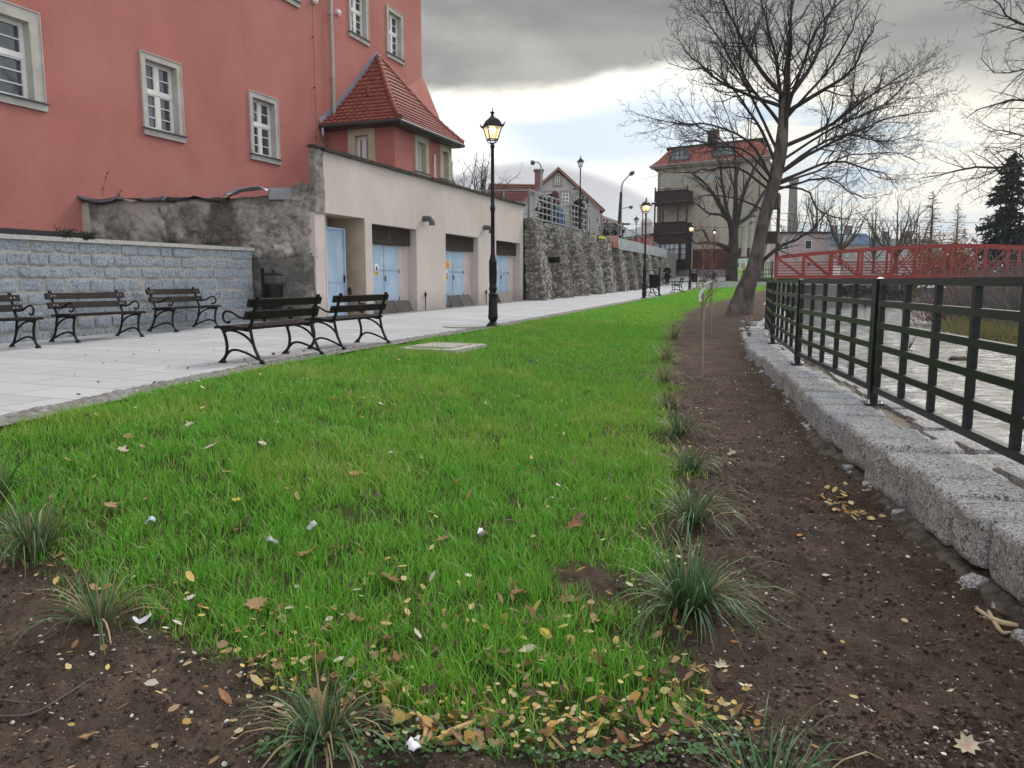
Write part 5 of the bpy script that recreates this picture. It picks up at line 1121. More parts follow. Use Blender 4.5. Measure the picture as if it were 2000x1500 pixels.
# the big leaning bare tree by the railing
TY = 24.0
def tp(u, v, dy=0): return ony(u, v, TY+dy)
rg = random.Random(2)
BP = dict(k=(14, 8, 6, 5, 4), wob=(0, .13, .19, .22, .2), trop=(0, .05, .03, .02, .0), tip=(.3, .3, .35, .5, .6), dens=(4.4, 6.0, 6.6, 7.0), t0=(.26, .16, .12, .15), ang=((28, 58), (28, 60), (30, 65), (30, 60)), up=(.12, .08, .05, .0), len=(.37, .45, .47, .5), min=(.30, .2, .13, .09), rr=(.5, .55, .6, .7), rmin=.0048, limbwob=.065)
limb_px = [  # start, mid(s), end, depth offset at end, start radius
    ([(1508, 345), (1470, 285), (1400, 240), (1330, 225), (1262, 200)], -2.2, .075), ([(1512, 320), (1480, 250), (1430, 170), (1370, 110), (1322, 62)], 2.0, .10),
    ([(1520, 300), (1500, 200), (1460, 110), (1420, 40), (1385, -25)], -2.5, .12), ([(1525, 300), (1522, 190), (1500, 90), (1478, 10), (1462, -70)], 1.5, .14),
    ([(1528, 300), (1540, 190), (1540, 90), (1552, 0), (1556, -85)], -1.0, .14), ([(1530, 300), (1556, 210), (1585, 120), (1612, 40), (1640, -50)], 2.6, .12),
    ([(1540, 305), (1590, 225), (1640, 150), (1690, 80), (1726, 20)], -2.4, .12), ([(1545, 315), (1610, 250), (1680, 200), (1740, 160), (1806, 118)], 1.8, .11),
    ([(1548, 330), (1630, 270), (1710, 235), (1770, 205), (1832, 190)], -1.6, .10), ([(1548, 345), (1620, 318), (1700, 318), (1750, 325), (1785, 352)], 2.0, .085),
    ([(1505, 360), (1440, 330), (1380, 335), (1330, 345), (1290, 338)], 2.4, .07), ([(1508, 340), (1460, 300), (1390, 290), (1330, 275), (1285, 290)], -2.6, .06),
    ([(1540, 360), (1600, 345), (1640, 352), (1680, 378), (1712, 385)], -2.2, .065), ([(1520, 330), (1470, 220), (1400, 150), (1345, 140), (1300, 130)], -.5, .09),
    ([(1530, 310), (1560, 150), (1600, 60), (1680, -10), (1700, -50)], .5, .1), ([(1526, 315), (1515, 230), (1450, 140), (1440, 60), (1430, -40)], 3.2, .1),
    ([(1542, 330), (1600, 280), (1660, 262), (1720, 270), (1790, 255)], 3.0, .08), ([(1535, 350), (1580, 372), (1592, 400), (1640, 425), (1700, 410)], 1.2, .06),
    ([(1475, 520), (1520, 482), (1570, 455), (1600, 428), (1625, 395)], .8, .12), ([(1500, 400), (1450, 390), (1400, 380), (1350, 400), (1318, 425)], -.8, .055)]
limbs = []
AX = [(602, 1447), (560, 1459), (520, 1473), (480, 1482), (430, 1492), (380, 1506), (335, 1517), (290, 1525), (220, 1531), (150, 1536)]
def axis(v): return float(np.interp(-v, [-a for a, _ in AX], [b for _, b in AX]))
limb_px += [([(1545, 350), (1600, 330), (1665, 300), (1735, 298), (1800, 322)], -1.2, .06), ([(1500, 350), (1440, 300), (1370, 255), (1310, 255), (1268, 262)], .8, .06), ([(1535, 300), (1580, 180), (1650, 100), (1700, 30), (1740, -30)], -3.2, .08), ([(1515, 310), (1460, 180), (1380, 60), (1350, 20), (1335, -20)], 3.5, .08), ([(1545, 330), (1640, 240), (1720, 200), (1780, 150), (1800, 160)], 3.4, .07)]
for px, dy, r in limb_px: v_0 = px[0][1]+(14 if px[0][1] < 450 else 12)-(rg.uniform(0, 130) if px[-1][1] < 70 else (rg.uniform(0, 60) if px[-1][1] < 170 else 0)); px = [(axis(v_0), v_0)]+[((u+axis(v_0))/2 if False else u, v) for u, v in px[1:] if v < v_0-15 or px[-1][1] > 170]; k = len(px); limbs.append(([tp(u, v, dy*(i/(k-1))**1.2) for i, (u, v) in enumerate(px)], r*.62, .008))
tb = tp(1448, 618); build_tree('bare_tree', (tb.x, tb.y, float(zbase(tb.x, tb.y))), limbs, ([tp(1441, 624), tp(1447, 602), tp(1459, 560), tp(1473, 520), tp(1482, 480), tp(1492, 430), tp(1506, 380), tp(1517, 335), tp(1525, 290), tp(1531, 220), tp(1536, 150), tp(1540, 80)], [.42, .31, .225, .195, .19, .185, .195, .19, .15, .10, .065, .03]), BP, 5,
    'big leaning bare tree with a thick mottled trunk where the granite wall ends', 'tree')
# generic bare tree from a trunk line and a fan of limbs
def fan_tree(name, base, H, spread, seed, label, P, nl=9, r=.16, fork=.3, lean=0, group=None, tmat='dbark', cmat='twig', fan=(8, 62)):
    rg = random.Random(seed); b = Vector(base); top = b+Vector((lean, 0, H*fork)); limbs = []
    for i in range(nl):
        az = 2*PI*(i+rg.random()*.6)/nl; el = math.radians(rg.uniform(*fan)); L_ = H*(1-fork)*rg.uniform(.75, 1.05); s = b.lerp(top, rg.uniform(.72, 1.0)); hx = math.sin(el)*L_*spread
        e = s+Vector((math.cos(az)*hx, math.sin(az)*hx, math.cos(el)*L_)); m1 = s.lerp(e, .35)+Vector((math.cos(az), math.sin(az), 0))*hx*.10; m2 = s.lerp(e, .7)+Vector((rg.uniform(-.3, .3), rg.uniform(-.3, .3), .15)); limbs.append(([s, m1, m2, e], r*.55, r*.09))
    limbs.append(([top, top+Vector((lean*.2, 0, H*.3)), b+Vector((lean*1.6, 0, H))], r*.6, r*.08))
    return build_tree(name, base, limbs, ([b, b.lerp(top, .3), b.lerp(top, .7), top], [r*1.35, r, r*.85, r*.6]), P, seed, label, 'tree', group, tmat, cmat, sides=(6, 4, 3, 3, 3))
FPm = dict(BP, k=(14, 7, 5, 4), dens=(2.2, 2.4, 2.6), rmin=.012, min=(.6, .4, .3, .2), limbwob=.06)
# dark tree before the tenement: built with limbs read from the photograph
def t2(u, v, dy=0): return ony(u, v, 66+dy)
l2 = [([(1431, 470), (1425, 430), (1400, 390), (1372, 350), (1345, 330)], -3, .30), ([(1434, 460), (1438, 400), (1440, 340), (1436, 290), (1430, 255)], 1, .30), ([(1432, 465), (1418, 410), (1405, 350), (1395, 300), (1385, 280)], 2, .22), ([(1436, 450), (1450, 390), (1470, 340), (1490, 310), (1500, 280)], -2, .24), ([(1428, 488), (1405, 478), (1385, 476), (1365, 482), (1352, 478)], -2, .24), ([(1385, 476), (1380, 462), (1372, 450), (1360, 445), (1352, 450)], -3, .12), ([(1436, 440), (1465, 420), (1490, 380), (1510, 360), (1520, 330)], 3, .2), ([(1430, 440), (1410, 420), (1385, 415), (1360, 395), (1340, 380)], 3, .16)]
limbs = [([t2(u, v, dy*(i/4)) for i, (u, v) in enumerate(px)], r, .03) for px, dy, r in l2]
b_ = t2(1430, 545); build_tree('dark_tree', (b_.x, b_.y, 1.4), limbs, ([t2(1430, 552), t2(1430, 520), t2(1432, 480), t2(1434, 440)], [.55, .47, .40, .34]), dict(FPm, dens=(1.5, 1.7, 2.0), len=(.38, .42, .45), rmin=.014), 12, 'dark bare tree with a forked trunk before the beige tenement and advertising pillar', 'tree', tmat='dbark')
def far_tree(u, vb, vt, Y, seed, label, spread=1.0, nl=8, r=.2, cm='ftwig', grp='bare trees in the background', P=None, fork=.25, name='bare_tree', fan=(6, 48)):
    b_ = ony(u, vb, Y); t_ = ony(u, vt, Y); s = Y/60
    PP = dict(P or FPm); PP['dens'] = tuple(q/s for q in (1.9, 2.2, 2.4)); PP['rmin'] = .0105*s; PP['min'] = (.6*s, .4*s, .25*s, .2)
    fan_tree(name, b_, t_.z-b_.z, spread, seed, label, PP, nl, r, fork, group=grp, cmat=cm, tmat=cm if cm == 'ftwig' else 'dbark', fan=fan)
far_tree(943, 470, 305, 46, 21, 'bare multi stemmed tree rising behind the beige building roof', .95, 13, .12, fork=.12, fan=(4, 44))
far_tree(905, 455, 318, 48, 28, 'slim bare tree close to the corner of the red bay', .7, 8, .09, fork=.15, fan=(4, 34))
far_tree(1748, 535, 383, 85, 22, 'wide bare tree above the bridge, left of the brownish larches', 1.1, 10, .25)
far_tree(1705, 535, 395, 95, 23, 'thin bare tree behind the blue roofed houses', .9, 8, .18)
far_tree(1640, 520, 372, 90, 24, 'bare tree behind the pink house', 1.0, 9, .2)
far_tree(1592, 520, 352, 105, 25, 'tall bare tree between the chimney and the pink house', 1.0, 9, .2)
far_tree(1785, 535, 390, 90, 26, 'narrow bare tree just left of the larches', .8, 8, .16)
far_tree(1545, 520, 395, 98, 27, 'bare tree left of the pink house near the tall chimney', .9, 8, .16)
# tree outside the frame on the right whose branches hang into the picture
def t3(u, v, Y=15): return ony(u, v, Y)
l3 = [([(2230, 420), (2120, 340), (2000, 326), (1900, 330), (1845, 352)], 0, .060), ([(2220, 330), (2120, 240), (2020, 205), (1950, 215), (1900, 238)], 1, .055), ([(2220, 250), (2120, 130), (2030, 70), (1975, 40), (1935, 18)], -1, .06), ([(2215, 200), (2150, 60), (2080, -20), (2020, -60), (1960, -80)], 1.4, .06), ([(2225, 360), (2100, 280), (2030, 290), (1970, 262), (1925, 262)], -.8, .04), ([(2240, 300), (2330, 180), (2420, 90), (2520, 40)], 0, .07), ([(2235, 250), (2260, 50), (2290, -100), (2300, -220)], 1, .08), ([(2228, 230), (2150, 100), (2060, 130), (2000, 140), (1965, 120)], .3, .04)]
limbs = [([t3(u, v, 15+dy*i/(len(px)-1)) for i, (u, v) in enumerate(px)], r, .007) for px, dy, r in l3]
P3 = dict(BP, k=(14, 7, 6, 4), dens=(6.2, 8.0, 8.0), trop=(0, .0, -.03, -.02), up=(.1, .0, -.05), len=(.36, .45, .5), min=(.25, .16, .1, .08), rmin=.0032, t0=(.3, .12, .15), ang=((25, 65), (28, 60), (30, 65)))
b_ = t3(2245, 1010); build_tree('bare_tree', (b_.x, b_.y, -1.3), limbs, ([t3(2250, 1010), t3(2245, 800), t3(2238, 500), t3(2225, 220)], [.34, .26, .20, .10]), P3, 31, 'bare tree on the right bank reaching drooping twigs in from the right picture edge', 'tree', tmat='dbark')
# larches, spruce
def conifer(name, u, vb, vt, Y, seed, label, wid, mat, nb, card, drop, dens=1.0, tmat='dbark'):
    rng = np.random.default_rng(seed); b_ = ony(u, vb, Y); H = ony(u, vt, Y).z-b_.z; root = thing(name, b_, label, 'tree', 'conifers in the background'); mb = MB(); mb.tube([b_, b_+Vector((.1, 0, H*.5)), b_+Vector((0, 0, H))], [.022*H, .014*H, .002*H], 8); mb.build('trunk', MT[tmat], root, smooth=True)
    lst = []; V = []; C = []; k0 = 0
    for i in range(nb):
        t = .10+.89*(i+rng.random())/nb; az = rng.uniform(0, 2*PI); L_ = wid*H*(1-t)**.75*rng.uniform(.45, 1.15)+.15; p = np.array([b_.x, b_.y, b_.z+t*H]); d = np.array([math.cos(az), math.sin(az), .15-drop*(1-t)]); d = nrm(d)
        pts = [p+d*L_*s+np.array([0, 0, -.12*L_*s*s+.10*L_*max(0, s-.7)]) for s in (0, .35, .7, 1)]; lst.append((np.array(pts), np.linspace(.03, .008, 4)*H/9))
        m_ = int(L_*14*dens)
        for q in range(m_):
            s = rng.random()**.7; pos = p+d*L_*s+np.array([0, 0, -.12*L_*s*s])+rng.normal(0, .05*L_, 3)*np.array([1, 1, .6]); a = nrm(d+rng.normal(0, .7, 3)+np.array([0, 0, -.25])); w = nrm(np.cross(a, rng.normal(0, 1, 3))); l_ = card*rng.uniform(.6, 1.4); w_ = l_*.22
            V.append([pos-w*w_, pos+w*w_, pos+a*l_+w*w_*.3, pos+a*l_-w*w_*.3]); C.append(rng.uniform(.6, 1.25))
    v_, q_ = tubes_np(lst, 4); mesh_obj('branches', v_, [q_], MT['dbark'], root)
    V = np.array(V); n = len(V); q = np.arange(n*4).reshape(n, 4); col = np.repeat(np.array(C)[:, None]*np.array(mat), 4, 0); mesh_obj('crown', V.reshape(-1, 3), [q], MT['needle'], root, col=col)
MT['needle'] = leafy('needles', .2, .7, .15)
conifer('spruce_tree', 1962, 540, 298, 70, 41, 'tall dark spruce with drooping branches at the right picture edge', .34, (.026, .040, .032), 210, .40, .75, 1.2)
conifer('larch_tree', 1812, 530, 372, 92, 42, 'taller of the two sparse brownish larches above the bridge', .30, (.085, .068, .035), 150, .2, .0, .22)
conifer('larch_tree', 1862, 530, 396, 95, 43, 'shorter sparse yellow brown larch between the taller larch and the spruce', .32, (.16, .105, .04), 130, .2, .0, .26)
conifer('fir_tree', 1985, 545, 440, 78, 44, 'low bluish fir at the foot of the tall spruce', .34, (.022, .038, .038), 150, .4, .5, 1.6)
# bushes on the far bank
def twig_bush(u, v, Y, w, h, seed, label, mat, n=260, leaf=None, name='bush'):
    rng = np.random.default_rng(seed); b_ = np.array(ony(u, v, Y)); lst = []; V = []
    for i in range(n):
        o = np.array([rng.normal(0, w*.22), rng.normal(0, w*.22), 0]); d = nrm(np.array([o[0]*1.2/w+rng.normal(0, .28), o[1]*1.2/w+rng.normal(0, .28), 1])); L_ = h*rng.uniform(.5, 1.1); pts = [b_+o]
        for s in range(4): d = nrm(d+rng.normal(0, .14, 3)); pts.append(pts[-1]+d*L_/4)
        lst.append((np.array(pts), np.linspace(.035, .01, 5)*Y/60))
        if leaf is not None:
            for q in range(leaf[1]): f = rng.uniform(1, 4); k = int(min(f, 3)); pos = pts[k]+(pts[k+1]-pts[k])*(f-k) if k < 4 else pts[4]; a = rng.normal(0, .14, 3); c_ = rng.normal(0, .14, 3); V.append([pos, pos+a, pos+a+c_, pos+c_])
    root = thing(name, tuple(b_), label, 'bush', 'bushes along the river'); v_, q_ = tubes_np(lst, 3); mesh_obj('twigs', v_, [q_], mat, root)
    if V: V = np.array(V); n_ = len(V); mesh_obj('foliage', V.reshape(-1, 3), [np.arange(n_*4).reshape(n_, 4)], MT['needle'], root, col=np.repeat(np.array(leaf[0])*rng.uniform(.6, 1.3, (n_, 1)), 4, 0))
rdm = simple('red_stems', (.16, .055, .05), (.22, .08, .07), 5, .8); gym = simple('grey_stems', (.13, .12, .115), (.19, .175, .165), 5, .85); grm = simple('straw_stems', (.26, .23, .10), (.18, .19, .06), 5, .85)
twig_bush(1888, 628, 46, 5, 3.2, 51, 'reddish stemmed bush on the bank beneath the bridge', rdm, 320)
twig_bush(1960, 640, 42, 6, 3.6, 52, 'dense grey twiggy bush on the right bank, nearest to the picture edge', gym, 520)
twig_bush(1925, 634, 47, 5, 3.2, 57, 'grey twiggy bush on the right bank beside the reddish one', gym, 380)
twig_bush(2030, 640, 38, 6, 4.2, 53, 'grey twiggy bush cut by the right picture edge', gym, 420)
twig_bush(1850, 545, 84, 7, 5.2, 54, 'orange brown autumn bush seen through the bridge truss', simple('orange_stems', (.20, .11, .05), None), 240, ((.26, .13, .04), 5))
twig_bush(1742, 590, 80, 5, 3.0, 55, 'dark green bush on the far bank seen between the railing bars', gym, 160, ((.03, .06, .035), 7))
twig_bush(1660, 583, 81, 6, 2.2, 56, 'dark evergreen bush on the far bank below the bridge', gym, 160, ((.035, .05, .035), 6))
twig_bush(1940, 668, 33, 3.2, 1.0, 58, 'yellowish grass clump at the water edge under the grey bushes', grm, 420, name='reed_clump')
twig_bush(1890, 650, 38, 2.6, .9, 59, 'straw coloured grass clump at the water edge, left one', grm, 320, name='reed_clump')
# ================================================================== FAR BUILDINGS
def swindow(parent, fr, s0, s1, z0, z1, o=.03, fm='white', cols=2, rows=3, sur=None, gm='glass', sw=.12):
    mb = MB(); b = .07*(s1-s0)+.01
    for i in range(cols+1): s = s0+(s1-s0-b)*i/cols; mb.fbox(fr, s, s+b, o, o+.05, z0, z1)
    for j in range(rows+1): z = z0+(z1-z0-b)*j/rows; mb.fbox(fr, s0+b, s1-b, o+.003, o+.047, z, z+b)
    f_ = mb.build('window', MT[fm], parent); mb = MB(); mb.face([fr.p(s0, o+.015, z0), fr.p(s1, o+.015, z0), fr.p(s1, o+.015, z1), fr.p(s0, o+.015, z1)]); mb.build('pane', MT[gm], f_)
    if sur:
        mb = MB(); mb.fbox(fr, s0-sw, s0-.002, 0, o+.06, z0, z1+sw); mb.fbox(fr, s1+.002, s1+sw, 0, o+.06, z0, z1+sw); mb.fbox(fr, s0, s1, 0, o+.06, z1+.002, z1+sw); mb.fbox(fr, s0-sw*1.3, s1+sw*1.3, 0, o+.12, z0-sw, z0-.002); mb.build('frame', MT[sur], f_)
    return f_
MT['pgrey'] = simple('pale_grey_render', (.42, .41, .42), (.48, .47, .47), 2, .9, .1)
MT['fsur'] = simple('taupe_surround', (.30, .27, .24), None, rough=.9)
# gabled house on the terrace, gable towards the viewer
HY = 72; gh = thing('gabled_house', tuple(ony(1090, 470, HY)), 'pale grey gabled house with red tiled roof on the terrace behind the railing', 'house')
ap = ony(1090, 330, HY); er = ony(1181, 413, HY); xl = 2*ap.x-er.x; HF = Fr((xl, HY), (1, 0)); HF.N = Vector((0, -1, 0)); W = er.x-xl; zE, zA = er.z, ap.z
mb = MB(); mb.face([HF.p(.45, 0, 3.5), HF.p(W-.45, 0, 3.5), HF.p(W-.45, 0, zE+.25), HF.p(W/2, 0, zA-.25), HF.p(.45, 0, zE+.25)])
for s in (.45, W-.45): mb.face([HF.p(s, 0, 3.5), HF.p(s, -14, 3.5), HF.p(s, -14, zE+.25), HF.p(s, 0, zE+.25)])
mb.face([HF.p(.45, -14, 3.5), HF.p(W-.45, -14, 3.5), HF.p(W-.45, -14, zE+.25), HF.p(W/2, -14, zA-.25), HF.p(.45, -14, zE+.25)]); mb.build('wall', MT['pgrey'], gh)
mb = MB()
for a, b in ((0, W/2), (W, W/2)): mb.hull8([HF.p(a, .35, zE), HF.p(b, .35, zA), HF.p(b, -14.3, zA), HF.p(a, -14.3, zE), HF.p(a, .35, zE+.14), HF.p(b, .35, zA+.15), HF.p(b, -14.3, zA+.15), HF.p(a, -14.3, zE+.14)])
rf_ = mb.build('roof', MT['tile_far'], gh)
mb = MB()
for a, b in ((.2, W/2), (W-.2, W/2)): mb.beam(HF.p(a, .37, zE+.02), HF.p(b, .37, zA-.02), .03, .15)
mb.build('barge_board', simple('orange_board', (.27, .15, .115), None, rough=.8), rf_)
def hx(u): return HF.sz(ony(u, 400, HY))[0]
def hz(v): return ony(1090, v, HY).z
swindow(gh, HF, hx(1084), hx(1093), hz(360), hz(345), cols=2, rows=3, sur='fsur', sw=.16)
for u in (1066, 1097): swindow(gh, HF, hx(u), hx(u+14), hz(400), hz(377), cols=2, rows=3, sur='fsur', sw=.2, gm='cglass')
swindow(gh, HF, hx(1125), hx(1133), hz(401), hz(385), cols=2, rows=3, sur='fsur', sw=.16)
for u in (1062, 1085, 1112, 1141): swindow(gh, HF, hx(u), hx(u+9), hz(452), hz(430), cols=2, rows=3, sur='fsur', sw=.14)
c1 = ony(1052, 365, HY+3); mb = MB(); mb.box((c1.x, HY+3, c1.z+.3), (.75, .75, 2.2)); mb.cm = 1; mb.box((c1.x, HY+3, c1.z+1.5), (.95, .95, .18)); mb.build('chimney', [simple('chimney_brick', (.17, .10, .085), (.22, .13, .11), 6), MT['dgrey']], rf_)
# cross wing with a big tiled slope facing the viewer
a0, a1 = ony(955, 358, HY+5), ony(1052, 360, HY+5); b0, b1 = ony(940, 425, HY+1), ony(1040, 425, HY+1)
V, Q = [], []; n = 0
for i in range(16):
    r0 = [a0.lerp(b0, 1-(i)/16), a1.lerp(b1, 1-i/16)]; r1 = [a0.lerp(b0, 1-(i+1.05)/16), a1.lerp(b1, 1-(i+1.05)/16)]; up = Vector((0, -.05, .09))
    for k in range(40): s0_, s1_ = k/40, (k+.9)/40; q = [r0[0].lerp(r0[1], s0_)+up, r0[0].lerp(r0[1], s1_)+up, r1[0].lerp(r1[1], s1_), r1[0].lerp(r1[1], s0_)]; V += [tuple(p) for p in q]; Q.append((n, n+1, n+2, n+3)); n += 4
V += [tuple(b0), tuple(b1), tuple(a1), tuple(a0)]; Q.append((n, n+1, n+2, n+3)); mesh_obj('wing_roof', V, Q, MT['tile_far'], gh)
mb = MB(); mb.hull8([(b0.x+.4, HY+1.5, 3.5), (b1.x, HY+1.5, 3.5), (b1.x, HY+9, 3.5), (b0.x+.4, HY+9, 3.5), (b0.x+.4, HY+1.5, b0.z), (b1.x, HY+1.5, b1.z), (b1.x, HY+9, b1.z), (b0.x+.4, HY+9, b0.z)]); mb.face([tuple(a0), tuple(a1), (b1.x, HY+9.5, b1.z-.1), (b0.x, HY+9.5, b0.z-.1)]); mb.build('wing_wall', MT['pgrey'], gh)
# small house right of it
q0, q1 = ony(1174, 470, 84), ony(1200, 440, 84); h2 = thing('small_house', tuple(q0), 'low house with a brown sloping roof just right of the gabled house', 'house'); z1 = q1.z; mb = MB(); mb.hull8([(q0.x, 84, 3.5), (q1.x+1, 84, 3.5), (q1.x+1, 92, 3.5), (q0.x, 92, 3.5), (q0.x, 84, z1), (q1.x+1, 84, z1), (q1.x+1, 92, z1), (q0.x, 92, z1)]); mb.build('wall', simple('tan_render', (.36, .31, .24), None), h2)
zt = ony(1178, 418, 88).z; mb = MB(); mb.hull8([(q0.x-.4, 83.6, z1), (q1.x+1.6, 83.6, z1), (q1.x+1.6, 88, zt-1.2), (q0.x-.4, 88, zt), (q0.x-.4, 83.6, z1+.2), (q1.x+1.6, 83.6, z1+.2), (q1.x+1.6, 88, zt-1), (q0.x-.4, 88, zt+.2)]); mb.build('roof', simple('brown_roof', (.13, .085, .07), None), h2)
# red low building near the tenement corner
q0, q1 = ony(1205, 480, 100), ony(1281, 462, 100); rb = thing('red_building', tuple(q0), 'low salmon red building with a small turret chimney just left of the tenement', 'building'); mb = MB(); mb.hull8([(q0.x, 100, 1), (q1.x+2, 100, 1), (q1.x+2, 108, 1), (q0.x, 108, 1), (q0.x, 100, q1.z-.5), (q1.x+2, 100, q1.z+.6), (q1.x+2, 108, q1.z+.6), (q0.x, 108, q1.z-.5)]); mb.build('wall', simple('far_salmon', (.42, .16, .13), None), rb)
mb = MB(); mb.beam((q0.x-.3, 99.8, q1.z-.4), (q1.x+2.3, 99.8, q1.z+.75), .5, .2); mb.build('roof', MT['dgrey'], rb); a = ony(1271, 450, 101); mb = MB(); mb.lathe([(.75, -1), (.75, 1.1), (.9, 1.15), (.6, 1.6), (.1, 1.9)], 8, (a.x, 104, a.z)); mb.build('chimney', MT['pgrey'], rb)
# ------------------------------------------------------------------ tenement with wooden verandas
TA = ony(1281, 500, 77); TB = ony(1492, 500, 71)
class Sheared(Fr):
    def p(s, a, o, z): return Fr.p(s, a+.22*min(o, 0), o, z)
TF = Sheared((TA.x, TA.y), Vector((TB.x-TA.x, TB.y-TA.y, 0))); TL = (Vector((TB.x, TB.y))-Vector((TA.x, TA.y))).length
ten = thing('tenement', (TA.x, TA.y, 1.5), 'tall beige tenement with red mansard roof and stacked dark wooden verandas', 'building')
def th(u, v):
    d = Vector(ray(u, v)); o = Vector((0, 0, CZ)); t = (TF.O-o).dot(TF.N)/d.dot(TF.N); return TF.sz(o+d*t)
m = Mat('stained_render', .92, .12); n1 = m.noise(.35, 6, .6); n3 = m.noise(1.0, 6, .7, v=m.map((1.3, 1.3, .12))); c = m.mix(n1.step(.3, .7), (.36, .33, .275), (.46, .425, .365)); c = m.mix(n3.step(.48, .72)*.55, c, (.25, .225, .19)); m.col(c); m.bump(m.noise(6, 4), .2, .03); MT['tenwall'] = m.m
zEv = th(1283, 325)[1]; DP = 7.5
mb = MB(); mb.hull8([TF.p(0, 0, 1.2), TF.p(TL, 0, 1.2), TF.p(TL, -DP, 1.2), TF.p(0, -DP, 1.2), TF.p(0, 0, zEv), TF.p(TL, 0, zEv), TF.p(TL, -DP, zEv), TF.p(0, -DP, zEv)]); mb.build('wall', MT['tenwall'], ten)
zT = th(1305, 287)[1]; pr = [(0, .65, zEv-.12), (.10, .55, zEv+.02), (.30, .0, zEv+.55), (.62, -.7, zEv+1.35), (1, -1.2, zT)]
mb = MB()
for (_, o0, z0), (_, o1, z1) in zip(pr, pr[1:]):
    mb.face([TF.p(-o0, o0, z0), TF.p(TL+o0, o0, z0), TF.p(TL+o1, o1, z1), TF.p(-o1, o1, z1)]); mb.face([TF.p(-o0, o0, z0), TF.p(-o0, -DP-o0, z0), TF.p(-o1, -DP-o1, z1), TF.p(-o1, o1, z1)]); mb.face([TF.p(TL+o0, o0, z0), TF.p(TL+o0, -DP-o0, z0), TF.p(TL+o1, -DP-o1, z1), TF.p(TL+o1, o1, z1)])
m = Mat('mansard_tiles', .7, .25); n = m.noise(3, 5); wv = m.t.nodes.new('ShaderNodeTexWave'); wv.bands_direction = 'Z'; wv.inputs['Scale'].default_value = 1.35; m.t.links.new(m.v.k, wv.inputs[0]); w_ = X(m.t, wv.outputs[1]); c = m.mix(n.step(.3, .7), (.27, .082, .058), (.19, .06, .047)); c = m.mix(w_.step(.75, .95)*.6, c, (.16, .045, .035)); m.col(c); m.bump(w_, .6, .05); MT['mansard'] = m.m
ro = mb.build('roof', MT['mansard'], ten)
mb = MB(); mb.fbox(TF, .6, TL-.6, -DP+1.5, -1.1, zT-.1, zT+.15); mb.build('flat_roof', MT['tar'], ro); mb = MB(); mb.fbox(TF, -.5, TL+.5, .02, .55, zEv-.3, zEv-.1); mb.fbox(TF, -.6, TL+.6, .50, .72, zEv-.12, zEv+.02); mb.build('cornice', MT['fsur'], ten)
for (u, v) in ((1328, 318), (1413, 313)):   # half-round dormers
    s, z = th(u, v); z = zEv+.45; r = .95; mb = MB(); n = 14
    arc = lambda r_, o: [TF.p(s-math.cos(PI*i/n)*r_, o, z+math.sin(PI*i/n)*r_*1.0) for i in range(n+1)]
    A_, B_ = arc(r+.16, .16), arc(r+.16, -1.6)
    for i in range(n): mb.face([A_[i], A_[i+1], B_[i+1], B_[i]])
    C_ = arc(r-.04, .16)
    for i in range(n): mb.face([A_[i], A_[i+1], C_[i+1], C_[i]])
    d_ = mb.build('dormer', MT['dgrey'], ro); mb = MB(); g = arc(r-.02, .08); mb.face(g); mb.build('window', MT['cglass'], d_)
    mb = MB()
    for f in (-.5, 0, .5): mb.fbox(TF, s+f*r-.035, s+f*r+.035, .09, .15, z, z+r*math.sqrt(1-f*f))
    mb.fbox(TF, s-r, s+r, .09, .14, z+.40, z+.46); mb.fbox(TF, s-r-.1, s+r+.1, .05, .3, z-.14, z); mb.build('glazing_bar', MT['dgrey'], d_)
s, z = th(1385, 272); mb = MB(); mb.fbox(TF, s-.5, s+.5, -3.2, -2.2, zT, zT+1.3); mb.fbox(TF, s-.55, s+.55, -3.25, -2.15, zT+1.3, zT+1.5); mb.build('chimney', simple('roof_brick', (.12, .085, .075), None), ro)
# brown painted plinth, stone base, graffiti strip, pale band, small windows
MT['dbrown'] = simple('veranda_wood', (.040, .028, .028), (.065, .047, .046), 6, .75, .2)
s0, zb1 = th(1354, 487); mb = MB(); mb.fbox(TF, s0, TL+.02, 0, .04, th(1360, 527)[1], zb1); mb.build('brown_plinth', simple('brown_render', (.115, .058, .052), (.09, .046, .042), 1.2, .9, .1), ten)
m = Mat('graffiti_base', .9, .15); n = m.noise(1.6, 2, .5, v=m.map((1.2, 1.2, 2.2)), dist=2.2); n2 = m.noise(2.2, 2, .5, v=m.map((1.2, 1.2, 1.8), loc=(5, 2, 1)), dist=2.5); c = m.mix(n.step(.50, .53), (.25, .24, .245), (.085, .075, .115)); c = m.mix(n2.step(.57, .60), c, (.24, .11, .16)); n4 = m.noise(3, 2, .5, v=m.map(loc=(1, 7, 3)), dist=2); c = m.mix(n4.step(.60, .63), c, (.42, .43, .48)); m.col(c)
mb = MB(); mb.fbox(TF, s0, TL+.03, 0, .08, 1.0, th(1360, 527)[1]-.01); mb.build('graffiti_strip', m.m, ten)
mb = MB(); mb.fbox(TF, .3, s0-.02, 0, .3, 1.0, th(1310, 526)[1]); mb.build('stone_base', MT['concrete'], ten)
mb = MB(); a = th(1300, 345); b = th(1400, 362); mb.fbox(TF, .2, b[0], .0, .02, th(1300, 358)[1], th(1300, 347)[1]); mb.build('pale_band', simple('pale_blue_band', (.36, .40, .40), (.33, .33, .30), 2), ten)
a, b = th(1298, 373), th(1311, 365); swindow(ten, TF, a[0], b[0], a[1]-.6, b[1], cols=2, rows=2, fm='fsur')
mb = MB(); mb.tube([TF.p(.12, .12, zEv), TF.p(.12, .12, 1.3)], .06, 6); mb.build('downpipe', MT['fsur'], ten, auto=40)
